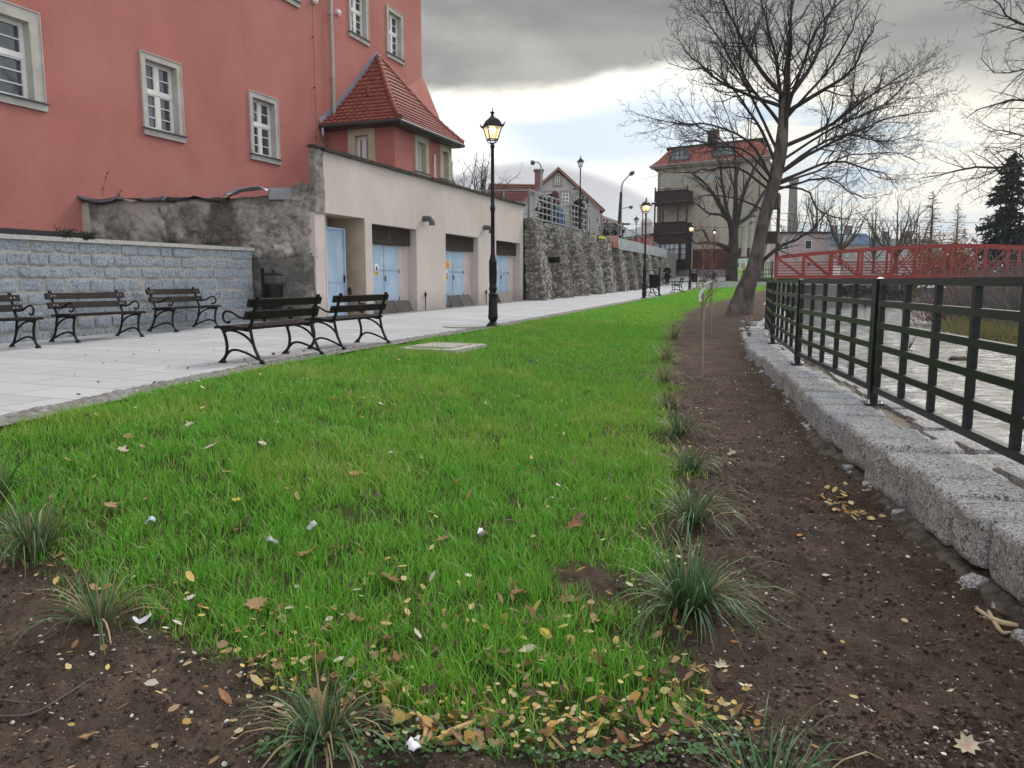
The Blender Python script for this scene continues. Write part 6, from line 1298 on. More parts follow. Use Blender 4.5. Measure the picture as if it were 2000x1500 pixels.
# verandas
VO = 1.35; va, vb = th(1287, 400)[0]+.1, th(1353, 400)[0]; zv = lambda v: th(1320, v)[1]-.0
ver = MB(); 
for v0, v1 in ((396, 399), (457, 460)): ver.fbox(TF, va-.25, vb+.15, .0, VO+.1, zv(v1), zv(v0))
vo = ver.build('veranda', MT['dbrown'], ten)
for v0, v1 in ((376, 395), (437, 456)):
    n = 30; mb = MB()
    for k in range(n): s = va+(vb-va)*k/n; mb.fbox(TF, s, s+(vb-va)/n*.86, VO-.06, VO, zv(v1), zv(v0))
    mb.fbox(TF, va, vb, VO-.08, VO+.06, zv(v0), zv(v0-2)); mb.fbox(TF, vb-.04, vb, .02, VO-.09, zv(v1), zv(v0)); mb.fbox(TF, va, va+.04, .02, VO-.09, zv(v1), zv(v0))
    mb.build('balustrade', MT['dbrown'], vo)
mb = MB()
for s in (va, va+.55, va+.85, vb-1.0, vb-.12): mb.fbox(TF, s, s+.12, VO-.13, VO-.01, zv(457), zv(399))
for s in (va, vb-.1): mb.fbox(TF, s, s+.1, VO-.12, VO-.02, zv(377), zv(372)+.25)
mb.fbox(TF, va, vb, VO-.11, VO-.03, zv(372), zv(371)); mb.hull8([TF.p(va, VO-.04, zv(404)), TF.p(vb, VO-.04, zv(404)), TF.p(vb, VO-.1, zv(404)), TF.p(va, VO-.1, zv(404)), TF.p(va, VO-.04, zv(399)), TF.p(vb, VO-.04, zv(399)), TF.p(vb, VO-.1, zv(399)), TF.p(va, VO-.1, zv(399))]); mb.build('column', MT['dbrown'], vo)
mb = MB()
for k in range(7): z0 = zv(477)+(zv(459)-zv(477))*k/7; mb.fbox(TF, va, vb, VO-.05, VO-.01*(k % 2), z0, z0+(zv(459)-zv(477))/7-.02)
mb.hull8([TF.p(va+.6, VO-.55, zv(525)), TF.p(vb-.02, VO-.4, zv(525)), TF.p(vb-.02, .02, zv(525)), TF.p(va+.6, .02, zv(525)), TF.p(va+.05, VO, zv(508)), TF.p(vb, VO, zv(508)), TF.p(vb, .02, zv(508)), TF.p(va+.05, .02, zv(508))]); mb.fbox(TF, va, va+.04, .02, VO-.06, zv(508), zv(459)); mb.fbox(TF, vb-.04, vb, .02, VO-.06, zv(508), zv(459)); mb.build('boarding', MT['dbrown'], vo)
mb = MB(); mb.face([TF.p(va+.05, VO-.1, zv(508)), TF.p(vb-.05, VO-.1, zv(508)), TF.p(vb-.05, VO-.1, zv(477)), TF.p(va+.05, VO-.1, zv(477))]); m = Mat('curtained_glass', .15, .6); m.col(m.mix(m.noise(1.2, 3).step(.4, .65), (.42, .47, .51), (.26, .31, .36))); go = mb.build('glazing', m.m, vo)
mb = MB(); z0, z1 = zv(508), zv(477); xs_ = [0, .17, .20, .345, .49, .635, .78, .82, 1]
for i, x_ in enumerate(xs_): w_ = .12 if i in (1, 2, 6, 7) else .045; s = va+.03+(vb-va-.1)*x_; mb.fbox(TF, s, s+w_, VO-.09, VO-.03, z0, z1)
for k in (0, 1/3, 2/3, 1): mb.fbox(TF, va+.04, vb-.04, VO-.088, VO-.035, z0+(z1-z0)*k-.03, z0+(z1-z0)*k+.03)
mb.fbox(TF, va+.36*(vb-va), va+.47*(vb-va), VO-.08, VO-.02, z0+.42*(z1-z0), z0+.47*(z1-z0)); mb.build('glazing_bar', MT['dbrown'], go)
s, z = th(1281, 385); mb = MB(); mb.lathe([(.04, 0), (.30, .06), (.42, .16), (.43, .18)], 14, (0, 0, 0)); dsh = mb.build('satellite_dish', MT['zinc'], None); dsh.parent = ten; dsh.matrix_world = Matrix.Translation(TF.p(s+.35, VO+.1, z)) @ Matrix.Rotation(PI/2, 4, 'X'); 
# veranda stack on the right-hand end
SF = Fr((TB.x, TB.y), -TF.N); mb = MB()
for v0, v1 in ((374, 402), (450, 472)): zz0, zz1 = ony(1510, v1, 70).z, ony(1510, v0, 70).z; q = TF.p(TL, -1.2, 0); mb.hull8([TF.p(TL, -.6, zz0), TF.p(TL+1.1, -.6, zz0), TF.p(TL+1.1, -3.4, zz0), TF.p(TL, -3.4, zz0), TF.p(TL, -.6, zz1), TF.p(TL+1.1, -.6, zz1), TF.p(TL+1.1, -3.4, zz1), TF.p(TL, -3.4, zz1)])
for o in (-.65, -3.3): mb.fbox(TF, TL+.95, TL+1.1, o-.12, o, 1.2, ony(1510, 374, 70).z)
mb.build('side_balcony', MT['dbrown'], ten)
# ------------------------------------------------------------------ pink house, blue roofed houses, sheds, chimney
def box_house(name, u0, u1, vt, Y, dep, mat, label, vb=548, wins=(), roof='tar', zb=.2, over=.25, rh=.2):
    a, b = ony(u0, vt, Y), ony(u1, vt, Y); r = thing(name, (a.x, Y, zb), label, 'house'); fr = Fr((a.x, Y), (1, 0)); fr.N = Vector((0, -1, 0)); L_ = b.x-a.x
    mb = MB(); mb.hull8([fr.p(0, 0, zb), fr.p(L_, 0, zb), fr.p(L_, -dep, zb), fr.p(0, -dep, zb), fr.p(0, 0, a.z), fr.p(L_, 0, a.z), fr.p(L_, -dep, a.z), fr.p(0, -dep, a.z)]); mb.build('wall', mat, r)
    if roof: mb = MB(); mb.fbox(fr, -over, L_+over, -dep-over, over, a.z+.002, a.z+rh); mb.build('roof', MT[roof], r)
    for (wu0, wv0, wu1, wv1) in wins: p, q = ony(wu0, wv0, Y), ony(wu1, wv1, Y); swindow(r, fr, p.x-a.x, q.x-a.x, q.z, p.z, cols=1, rows=1, fm='white')
    return r, fr, L_, a.z
r, fr, L_, z_ = box_house('pink_house', 1512, 1621, 456, 92, 9, simple('pink_render', (.47, .39, .40), (.43, .355, .36), 1.5, .9, .1), 'plain pale pink house with a flat roof behind the left end of the red bridge', wins=((1572, 469, 1585, 487), (1530, 472, 1541, 488), (1575, 512, 1584, 521)))
mb = MB(); mb.fbox(fr, L_-.25, L_-.1, .02, .14, .3, z_); mb.build('downpipe', MT['pgrey'], r)
def mansard_house(u0, u1, vtop, veave, Y, col, wall, label, wins, dorm=(), dep=9):
    a, b = ony(u0, veave, Y), ony(u1, veave, Y); zt = ony(u0, vtop, Y).z; r = thing('blue_roofed_house', (a.x, Y, .2), label, 'house'); fr = Fr((a.x, Y), (1, 0)); fr.N = Vector((0, -1, 0)); L_ = b.x-a.x
    mb = MB(); mb.hull8([fr.p(0, 0, .2), fr.p(L_, 0, .2), fr.p(L_, -dep, .2), fr.p(0, -dep, .2), fr.p(0, 0, a.z), fr.p(L_, 0, a.z), fr.p(L_, -dep, a.z), fr.p(0, -dep, a.z)]); mb.build('wall', wall, r)
    mb = MB(); mb.hull8([fr.p(-.3, .3, a.z+.002), fr.p(L_+.3, .3, a.z+.002), fr.p(L_+.3, -dep-.3, a.z+.002), fr.p(-.3, -dep-.3, a.z+.002), fr.p(.6, -1.2, zt), fr.p(L_-.6, -1.2, zt), fr.p(L_-.6, -dep+1.2, zt), fr.p(.6, -dep+1.2, zt)]); ro_ = mb.build('roof', col, r)
    for u in dorm: s = ony(u, veave, Y).x-a.x; mb = MB(); mb.fbox(fr, s-.6, s+.6, -1.4, .05, a.z+.3, zt-.3); mb.build('dormer', MT['pgrey'], ro_)
    for k in (.35, .7): mb = MB(); mb.fbox(fr, L_*k-.4, L_*k+.4, -dep/2-.4, -dep/2+.4, zt-.5, zt+1.4); mb.build('chimney', simple('far_brick', (.16, .11, .10), None), ro_)
    for (wu0, wv0, wu1, wv1) in wins: p, q = ony(wu0, wv0, Y), ony(wu1, wv1, Y); swindow(r, fr, p.x-a.x, q.x-a.x, q.z, p.z, cols=2, rows=2)
blu = simple('blue_roof', (.075, .125, .20), (.10, .155, .23), 2, .6, .3); wal = simple('buff_render', (.34, .30, .27), (.29, .26, .235), 1.5, .9, .1)
mansard_house(1622, 1706, 455, 478, 118, blu, wal, 'house with a bright blue mansard roof behind the bridge, right of the pink house', [(u, 492, u+6, 502) for u in (1634, 1652, 1670, 1688)], (1655,))
mansard_house(1712, 1835, 466, 480, 126, simple('slate_roof', (.085, .11, .14), None), simple('grey_render', (.36, .35, .34), None), 'long grey house with a dull slate roof farther right behind the bridge', [(u, 490, u+6, 502) for u in (1722, 1742, 1762, 1782, 1802)], (1730, 1790))
box_house('low_shed', 1624, 1742, 510, 104, 6, simple('shed_render', (.40, .37, .35), None), 'low long pale building seen through the left half of the bridge truss', wins=((1643, 519, 1646, 531), (1651, 519, 1654, 531), (1683, 519, 1686, 531), (1691, 519, 1694, 531)), roof='pgrey', zb=.1)
box_house('white_garage', 1618, 1642, 515, 102, 3, MT['white'], 'small white garage just right of the pink house', roof='pgrey', zb=.1)
a = ony(1545, 470, 150); b = ony(1551, 352, 150); mb = MB(); mb.tube([(a.x, 150, 1), (a.x+.2, 150, a.z), (b.x-.1, 150, b.z-1.2), (b.x, 150, b.z)], [1.15, 1.0, .75, .75], 14); mb.lathe([(.85, 0), (.9, .3), (.9, .8), (.8, 1.0)], 14, (b.x, 150, b.z-.6)); tag(mb.build('factory_chimney', simple('chimney_grey', (.16, .15, .145), (.21, .20, .195), 1.2), auto=40), 'tall grey factory chimney rising right of the big tree trunk', 'chimney')
# ------------------------------------------------------------------ advertising pillar, green box, poles, wires
AYp = 66; pa = ony(1449.5, 546, AYp); pt_ = ony(1449.5, 501, AYp); rw = (ony(1465, 520, AYp).x-ony(1436, 520, AYp).x)/2
pil = thing('advertising_pillar', tuple(pa), 'white advertising pillar covered in colourful posters at the end of the lawn', 'advertising pillar'); hh = pt_.z-pa.z
mb = MB(); mb.lathe([(rw*1.02, -.6), (rw*1.02, .08), (rw*.97, .09), (rw*.97, hh*.93)], 20, pa); mb.build('drum', MT['signw'], pil, auto=40)
mb = MB(); mb.lathe([(rw*1.12, hh*.93), (rw*1.15, hh*.95), (rw*1.1, hh*.975), (rw*.2, hh)], 20, pa); mb.build('cap', MT['dbrown'], pil, auto=40)
def poster(a0, a1, z0, z1, c_, extra=None, rad=.985):
    mb = MB(); n = 6; pt2 = lambda a, z, r: (pa.x+rw*r*math.sin(a), pa.y-rw*r*math.cos(a), pa.z+hh*z)
    for i in range(n): s, e = a0+(a1-a0)*i/n, a0+(a1-a0)*(i+1)/n; mb.face([pt2(s, z0, rad), pt2(e, z0, rad), pt2(e, z1, rad), pt2(s, z1, rad)])
    if extra:
        mb.cm = 1
        for (b0_, b1_, y0, y1) in extra: mb.face([pt2(a0+(a1-a0)*b0_, z0+(z1-z0)*y0, rad+.01), pt2(a0+(a1-a0)*b1_, z0+(z1-z0)*y0, rad+.01), pt2(a0+(a1-a0)*b1_, z0+(z1-z0)*y1, rad+.01), pt2(a0+(a1-a0)*b0_, z0+(z1-z0)*y1, rad+.01)])
    return mb, pt2
def pst(*a, c=(.5, .5, .5), c2=(.1, .1, .1)): mb, _ = poster(*a); mb.build('poster', [simple('poster_paper', c, None, rough=.6), simple('poster_print', c2, None, rough=.6)], pil)
pst(-.55, .0, .74, .9, 0, [(.2, .8, .15, .5)], c=(.70, .72, .74), c2=(.06, .07, .08)); pst(.12, .75, .72, .91, 0, [(.3, .6, .2, .7)], c=(.45, .72, .58), c2=(.12, .4, .26)); pst(-1.2, -.62, .48, .78, 0, [(.2, .7, .2, .8)], c=(.60, .66, .72), c2=(.18, .3, .48)); pst(-.50, .05, .46, .72, 0, [(.2, .8, .3, .9), (.1, .5, .05, .2)], c=(.36, .28, .22), c2=(.55, .44, .14)); pst(.15, .9, .44, .70, 0, [(.1, .9, .8, .9)], c=(.55, .68, .68), c2=(.3, .45, .45))
pst(-.75, -.28, .08, .42, 0, [(.0, .3, 0, .6)], c=(.28, .62, .06), c2=(.75, .75, .7))
mb, pt2 = poster(-.26, .78, .08, .42, 0); mb.cm = 1; n = 20
for i in range(n):
    a0_, a1_ = 2*PI*i/n, 2*PI*(i+1)/n
    g = lambda r, a: pt2(.24+.37*r*math.cos(a), .275+.115*r*math.sin(a), .998)
    mb.face([g(1, a0_), g(1, a1_), g(.78, a1_), g(.78, a0_)])
mb.build('poster', [simple('navy_poster', (.012, .016, .03), None), simple('ring_print', (.62, .66, .70), None)], pil)
ga, gb = ony(1464, 546, 67), ony(1474, 524, 67); mb = MB(); mb.hull8([(ga.x, 67, 1), (gb.x+.1, 67, 1), (gb.x+.1, 67.9, 1), (ga.x, 67.9, 1), (ga.x, 67, gb.z), (gb.x+.1, 67, gb.z), (gb.x+.1, 67.9, gb.z), (ga.x, 67.9, gb.z)]); mb.fbox(Fr((ga.x, 67), (1, 0)), .04, gb.x-ga.x+.02, .004, .03, 1.5, gb.z-.1); tag(mb.build('green_cabinet', simple('green_paint', (.02, .22, .07), (.03, .27, .10), 4, .5, .4)), 'bright green metal cabinet right behind the advertising pillar', 'cabinet')
pole_tops = []
for i, (u0, v0, u1, v1, Y, lab) in enumerate(((1450, 540, 1459, 403, 68, 'pale concrete utility pole with insulators in front of the tenement, left one'), (1466, 540, 1471, 410, 71, 'slimmer concrete utility pole right of the pole with insulators'))):
    a, b = ony(u0, v0, Y), ony(u1, v1, Y); rt = thing('utility_pole', tuple(a), lab, 'utility pole', 'concrete utility poles'); mb = MB(); mb.tube([a-Vector((0, 0, .5)), b], [.30 if i == 0 else .2, .16 if i == 0 else .12], 8); mb.build('pole', MT['lconcrete'], rt, auto=60); pole_tops.append(b)
    if i == 0:
        mb = MB()
        for k, dz in enumerate((-.4, -.9, -1.5)): mb.beam(b+Vector((-.1, 0, dz)), b+Vector((.9-.2*k, 0, dz)), .08, .08); mb.lathe([(.05, 0), (.09, .06), (.09, .14), (.04, .2)], 8, b+Vector((.85-.2*k, 0, dz+.03)))
        mb.build('crossarm', MT['dgrey'], rt)
    else: mb = MB(); mb.tube([b, b+Vector((0, -.3, .25)), b+Vector((.1, -.8, .3))], .04, 6); mb.build('lamp_arm', MT['galv'], rt)
w0 = pole_tops[0]
for k, (e, lab) in enumerate(((ony(2080, 432, 62), 'topmost overhead wire running right from the concrete pole'), (ony(2080, 458, 62), 'middle overhead wire running right from the concrete pole'), (ony(2080, 482, 62), 'lowest overhead wire running right from the concrete pole'), (ony(1160, 431, 90), 'overhead wire crossing the tenement front towards the left'))):
    a = w0+Vector((.3 if k < 3 else -.2, -.05, -.3-.5*k)); mb = MB(); mb.tube([a.lerp(e, t)+Vector((0, 0, -2.0*t*(1-t)*(1 if k < 3 else .4))) for t in np.linspace(0, 1, 14)], .022, 4); tag(mb.build('overhead_wire', MT['black']), lab, 'wire', 'overhead wires')
# ================================================================== BRIDGE
BA, BB = ony(1516, 541, 51), ony(1990, 537.5, 46.5); zd = (BA.z+BB.z)/2; bd = Vector((BB.x-BA.x, BB.y-BA.y, 0)); bd.normalize(); bs = thing('footbridge', (BA.x, BA.y, zd), 'red steel truss footbridge with arched top chord crossing the river', 'bridge')
MT['bred'] = simple('bridge_red', (.33, .058, .048), (.26, .045, .04), 3, .5, .35); nd = [Vector((-bd.y, bd.x, 0))*o for o in (0, 2.4)]
SPb = []; 
us = [1516, 1570, 1624, 1682, 1740, 1798, 1858, 1922, 1988]
for u in us:
    d = Vector(ray(u, 530)); O_ = Vector((BA.x, BA.y, 0)); n_ = Vector((-bd.y, bd.x, 0)); t = (O_-Vector((0, 0, CZ))).dot(n_)/d.dot(n_); SPb.append(((Vector((0, 0, CZ))+d*t)-O_).dot(bd))
st = SPb[-1]-SPb[-2]; mids = SPb+[SPb[-1]+st*(k+1) for k in range(6)]; Lb = mids[-1]
def bz(i):
    vt = [500, 494, 489.5, 485, 481, 478.5, 476.5, 477.5, 480]
    if i < len(vt): Yb = BA.y+bd.y*mids[i]; return ony(us[i], vt[i]+2, Yb).z
    return bz(8)-.13*(i-8)-.02*(i-8)**2
bp = lambda s, z, o=0: Vector((BA.x, BA.y, 0))+bd*s+nd[o]+Vector((0, 0, z)); z0 = zd-.02
for o in (0, 1):
    mb = MB()
    for i in range(len(mids)-1): mb.beam(bp(mids[i], bz(i), o), bp(mids[i+1], bz(i+1), o)+bd*.02, .16, .16)
    mb.beam(bp(-.1, z0, o), bp(Lb+.1, z0, o), .16, .20); mb.build('chord', MT['bred'], bs)
    for i, s in enumerate(mids): mb = MB(); mb.beam(bp(s, z0+.1, o), bp(s, bz(i)-.08, o), .20 if i < 9 else .16, .15, bd); mb.build('upright', MT['bred'], bs)
    for i in range(len(mids)-1):
        if i <= 6: mb = MB(); mb.beam(bp(mids[i]+.1, bz(i)-.1, o), bp(mids[i+1]-.1, z0+.1, o), .10 if i < 3 else .06, .10 if i < 3 else .06); mb.build('diagonal', MT['bred'], bs)
        if i >= 4: mb = MB(); mb.beam(bp(mids[i]+.1, z0+.1, o), bp(mids[i+1]-.1, bz(i+1)-.1, o), .07, .08); mb.build('diagonal', MT['bred'], bs)
    for k in range(5): z = z0+.22+.18*k; mb = MB(); mb.beam(bp(0, z, o)+nd[1]*(.04 if o == 0 else -.04), bp(Lb, z, o)+nd[1]*(.04 if o == 0 else -.04), .03, .035); mb.build('rail', MT['bred'], bs)
mb = MB(); mb.hull8([bp(-1.5, z0-.32), bp(Lb+1, z0-.32), bp(Lb+1, z0-.32, 1), bp(-1.5, z0-.32, 1), bp(-1.5, z0-.12), bp(Lb+1, z0-.12), bp(Lb+1, z0-.12, 1), bp(-1.5, z0-.12, 1)]); mb.build('deck', simple('deck_timber', (.05, .042, .04), None), bs)
mb = MB(); mb.beam(bp(-.4, z0-.46)+nd[1]*-.05, bp(Lb, z0-.46)+nd[1]*-.05, .10, .14); mb.build('girder', MT['pgrey'], bs)
mb = MB(); a = bp(-2.2, 0)
mb.hull8([bp(-5, -2.4)-nd[1]*.6, bp(.3, -2.4)-nd[1]*.6, bp(.3, -2.4, 1)+nd[1]*.6, bp(-5, -2.4, 1)+nd[1]*.6, bp(-5, z0-.34)-nd[1]*.4, bp(.0, z0-.34)-nd[1]*.4, bp(.0, z0-.34, 1)+nd[1]*.4, bp(-5, z0-.34, 1)+nd[1]*.4]); tag(mb.build('bridge_abutment', MT['granite']), 'grey stone abutment carrying the left end of the red footbridge', 'abutment')
# green mesh fence by the bridge head
a, b = ony(1487, 552, 54), ony(1514, 550, 53); rt = thing('green_fence', tuple(a), 'short green mesh fence between the big tree trunk and the red bridge', 'fence'); gp = simple('green_metal', (.02, .09, .06), None, rough=.5); z1 = ony(1500, 514, 54).z; fr = Fr((a.x-1, a.y), (b.x-a.x, b.y-a.y)); L_ = (b-a).length+.9; mb = MB()
for k in range(16): s = L_*k/15; mb.fbox(fr, s, s+.025, -.012, .012, 1.0, z1)
for z in (1.3, 1.6, 1.9, 2.2, z1): mb.fbox(fr, 0, L_, .013, .035, z-.02, z+.02)
mb.build('panel', gp, rt); mb = MB()
for s in (0, L_/2, L_): mb.fbox(fr, s-.05, s+.05, -.06, -.014, .6, z1+.1)
mb.build('post', gp, rt)
# ================================================================== RIVER, BANKS
m = Mat('river_water', .06, .8); m.b.inputs['IOR'].default_value = 1.33; m.col((.030, .030, .026))
rp = m.map((1.0, 1.8, 1), (0, 0, math.radians(-22))); n1 = m.noise(1.7, 6, .62, v=rp, dist=.8); n2 = m.noise(6.5, 4, .6, v=rp, dist=.6); calm = m.noise(.12, 3)
m.bump(n1, .5, .16).bump(n2, .6, .05); foam_sheen = m.noise(1.1, 8, .72, v=m.map((.9, 1.5, 1), (0, 0, math.radians(-22))), dist=1.6); m.col(m.mix(foam_sheen.step(.40, .64)*.8, (.06, .06, .056), (.60, .60, .59))); m.rough(foam_sheen.step(.52, .7)*.35+.06)  # pale patches: foam, plus silvery sky sheen painted into the water colour
MT['water'] = m.m
yy_ = [-30]+list(np.arange(-4, 27, .6))+[32, 40, 46, 51, 60, 70, 80, 90]; mb = MB()
def wl(y): return float(XW(y))+.6 if y < 27 else float(np.interp(y, [27, 40, 50, 60, 80, 90], [9.2, 14.4, 17.6, 22, 28, 30]))
P = np.array([[(wl(y)+(150-wl(y))*t**2, y, -1.2) for t in np.linspace(0, 1, 14)] for y in yy_]); V, Q = grid_np(P); tag(mesh_obj('river', V, [Q[:, ::-1]], MT['water']), kind='structure')
# rocks breaking the current
for i, (u, v, Y_, sc) in enumerate(((1775, 690, 0, .5), (1890, 705, 0, .8), (1835, 655, 0, .4))):
    p = onz(u, v, -1.2); acc = [[], [], 0]; rough_block(acc, p-Vector((sc*.5, 0, 0)), Vector((1, .2, 0)).normalized(), Vector((-.2, 1, 0)).normalized(), sc, sc*.5, -1.5, -1.08, i+200, .03, 8, 6, 6, .12)
    tag(mesh_obj('river_rock', acc[0][0] if len(acc[0]) == 1 else np.concatenate(acc[0]), [np.concatenate(acc[1])], MT['dbark'], smooth=True), ('small dark rock in the shallow current seen between railing bars', 'larger dark rock with a snagged twig in the current', 'tiny rock upstream near the calm water')[i], 'rock')
    if i != 2:
        mb = MB(); q = p+Vector((0, 0, .15))
        for k in range(5): d = Vector((R.uniform(-.5, .5), R.uniform(-.2, .2), R.uniform(.2, .7))); mb.tube([q, q+d*.5, q+d+Vector((R.uniform(-.2, .2), 0, 0))], [.014, .01, .004], 4)
        tag(mb.build('driftwood_twig', MT['twig']), ('bare twig caught on the small rock in the river', 'bare forked twig caught on the larger rock in the river')[i], 'twig')
# left bank below the footway, right bank, far bank: earth slopes with grass
def bank(name, rows, mat, label=None):
    P = np.array(rows); nu, nv = P.shape[:2]; f = np.linspace(0, 1, 40); g = np.linspace(0, 1, 30)
    def up(A, t, ax): k = A.shape[ax]-1; x = t*k; i = np.minimum(x.astype(int), k-1); w = (x-i); sh = [1, 1, 1]; sh[ax] = len(t); w = w.reshape(sh); return np.take(A, i, ax)*(1-w)+np.take(A, i+1, ax)*w
    Q_ = up(up(P, f, 0), g, 1); n = (fbm(Q_[..., 0]*.5, Q_[..., 1]*.5, Q_[..., 2], 71, 5)-.47); Q_[..., 2] += n*1.0; Q_[..., 0] += n*.6
    v_, q_ = grid_np(Q_); tag(mesh_obj(name, v_, [q_], mat, smooth=True), kind='structure')
m = Mat('bank_earth', .95, .1); n = m.noise(.8, 6, .65); n2 = m.noise(5, 5, .7); c = m.mix(n.step(.35, .65), (.085, .075, .05), (.15, .15, .06)); c = m.mix(n2.step(.5, .75)*.6, c, (.20, .19, .10)); m.col(c); m.bump(n2, .8, .08); MT['bank'] = m.m
bank('river_bank', [[(8.9, 26.4, -2.2), (8.8, 26.4, -.5), (8.3, 26.4, .3)], [(14.5, 40, -2.2), (14.2, 40, -.4), (13.6, 40, .6)], [(18, 51, -2.2), (17.4, 51, -.2), (16.8, 51, 1.25)]], MT['granite'])
bank('right_bank', [[(13, 6, -2.4), (17, 5, -1.0), (20, 4, .6), (60, 0, 2)], [(16, 20, -2.4), (20, 19, -.9), (24, 18, .8), (70, 12, 2)], [(20.5, 33, -2.2), (23.5, 32, -.9), (27, 31, .5), (80, 26, 1.5)], [(25, 44, -2.2), (28.5, 43, -.8), (33, 42, .4), (90, 38, 1.2)], [(29, 50, -2.2), (34, 50, -.6), (40, 50, .4), (95, 48, 1.2)]], MT['bank'])
fbk = thing('bank_wall', (30, 80, -1.2), 'pale stone wall along the far river bank beyond the footbridge', 'stone wall'); acc = [[], [], 0]; a, b = Vector((22, 82, 0)), Vector((75, 76, 0)); U = (b-a).normalized(); W_ = Vector((-U.y, U.x, 0)); s = 0; k = 300
while s < (b-a).length:
    for zz in (-1.5, -.75): L_ = rr.uniform(.8, 1.6); rough_block(acc, a+U*(s+rr.uniform(-.2, .2)), U, W_, L_, .6, zz, zz+.72+rr.uniform(-.05, .1), k, .05, 5, 3, 5, .1); k += 1
    s += 1.15
mesh_obj('stones', np.concatenate(acc[0]), [np.concatenate(acc[1])], MT['granite'], fbk, smooth=True)
bank('far_bank', [[(20, 82.5, -.6), (22, 88, .5), (25, 92, 1.5)], [(45, 80.0, -.6), (46, 88, .3), (46, 93, 1.3)], [(76, 77, -.6), (80, 88, .4), (84, 95, 1.5)], [(200, 77, -.6), (210, 88, .4), (220, 110, 1.5)]], MT['bank'])
# tent and tarpaulins glimpsed below the bridge
p = ony(1815, 572, 82); rt = thing('canopy_tent', tuple(p), 'small tent with white roof and blue side seen under the bridge', 'tent'); w = 1.1; mb = MB(); mb.hull8([(p.x-w*1.2, p.y-w, p.z+.55), (p.x+w*1.2, p.y-w, p.z+.55), (p.x+w*1.2, p.y+w, p.z+.55), (p.x-w*1.2, p.y+w, p.z+.55), (p.x-.2, p.y-.2, p.z+1.0), (p.x+.2, p.y-.2, p.z+1.0), (p.x+.2, p.y+.2, p.z+1.0), (p.x-.2, p.y+.2, p.z+1.0)]); mb.build('roof', MT['strap'], rt); mb = MB(); mb.hull8([(p.x-.9, p.y-.9, p.z-.5), (p.x+1.1, p.y-.9, p.z-.5), (p.x+1.1, p.y-.8, p.z-.5), (p.x-.9, p.y-.8, p.z-.5), (p.x-.9, p.y-.9, p.z+.54), (p.x+1.1, p.y-.9, p.z+.54), (p.x+1.1, p.y-.8, p.z+.54), (p.x-.9, p.y-.8, p.z+.54)]); mb.build('side_sheet', simple('blue_sheet', (.07, .12, .28), None), rt)
for sx in (-1.2, 1.2): mb = MB(); mb.tube([(p.x+sx, p.y-.95, p.z-.9), (p.x+sx, p.y-.95, p.z+.56)], .04, 6); mb.build('leg', MT['galv'], rt)
# ------------------------------------------------------------------ things on the terrace seen through the railing
p = ony(1088, 440, 44); t_ = ony(1088, 372, 44); h_ = t_.z-3.9; p = Vector((p.x, 44, 3.9)); rt = thing('closed_parasol', tuple(p), 'closed blue market parasol with a dark maroon tip behind the terrace railing', 'parasol')
mb = MB(); mb.lathe([(.30, .25), (.46, .45*1), (.47, h_*.40), (.42, h_*.55), (.30, h_*.64), (.10, h_*.66)], 14, p); mb.build('canopy', simple('blue_canvas', (.035, .10, .24), (.05, .14, .31), 4), rt, auto=50); mb = MB(); mb.lathe([(.19, h_*.62), (.25, h_*.68), (.22, h_*.88), (.20, h_*.96), (.08, h_)], 12, p-Vector((.12, 0, 0))); mb.build('tip', simple('maroon_canvas', (.085, .035, .045), None), rt, auto=50); mb = MB(); mb.lathe([(.04, 0), (.04, h_*.5)], 8, p); mb.lathe([(.4, 0), (.4, .06), (.1, .1)], 12, p); mb.build('stand', MT['pgrey'], rt)
def dark_shrub(u, v, Y, w, h, seed, lab):
    rng = np.random.default_rng(seed); b_ = Vector((ony(u, v, Y).x, Y, 3.9)); rt = thing('potted_shrub', tuple(b_), lab, 'potted plant', 'potted shrubs on the terrace'); mb = MB(); mb.lathe([(.22, 0), (.30, .45), (.33, .46), (.33, .5), (.2, .5)], 12, b_); mb.build('pot', MT['dgrey'], rt, auto=40); V = []
    for i in range(420): q = np.array(b_)+np.array([0, 0, .5+h/2])+rng.normal(0, 1, 3)*np.array([w*.25, w*.25, h*.24]); a, c_ = rng.normal(0, .09, 3), rng.normal(0, .09, 3); V.append([q, q+a, q+a+c_, q+c_])
    V = np.array(V); n = len(V); mesh_obj('foliage', V.reshape(-1, 3), [np.arange(n*4).reshape(n, 4)], MT['needle'], rt, col=np.repeat(np.array([.022, .022, .022])*rng.uniform(.5, 1.6, (n, 1)), 4, 0))
dark_shrub(1068, 436, 42, .8, 1.4, 61, 'dark potted shrub left of the blue closed parasol'); dark_shrub(1130, 440, 46, .9, 1.9, 62, 'taller dark potted shrub near the unlit lamp post on the terrace')
p = ony(1192, 447, 62); V = []; rng = np.random.default_rng(5); rt = thing('bare_hedge_bush', (p.x, 62, 3.9), 'dark rounded bush at the right end of the terrace railing', 'bush')
for i in range(900): q = np.array([p.x, 62, 4.6])+rng.normal(0, 1, 3)*np.array([.55, .5, .5]); a, c_ = rng.normal(0, .1, 3), rng.normal(0, .1, 3); V.append([q, q+a, q+a+c_, q+c_])
V = np.array(V); n = len(V); mesh_obj('foliage', V.reshape(-1, 3), [np.arange(n*4).reshape(n, 4)], MT['needle'], rt, col=np.repeat(np.array([.035, .035, .038])*rng.uniform(.5, 1.6, (n, 1)), 4, 0)); mb = MB(); mb.tube([(p.x, 62, 3.9), (p.x, 62, 4.6)], .06, 6); mb.build('stem', MT['dbark'], rt)
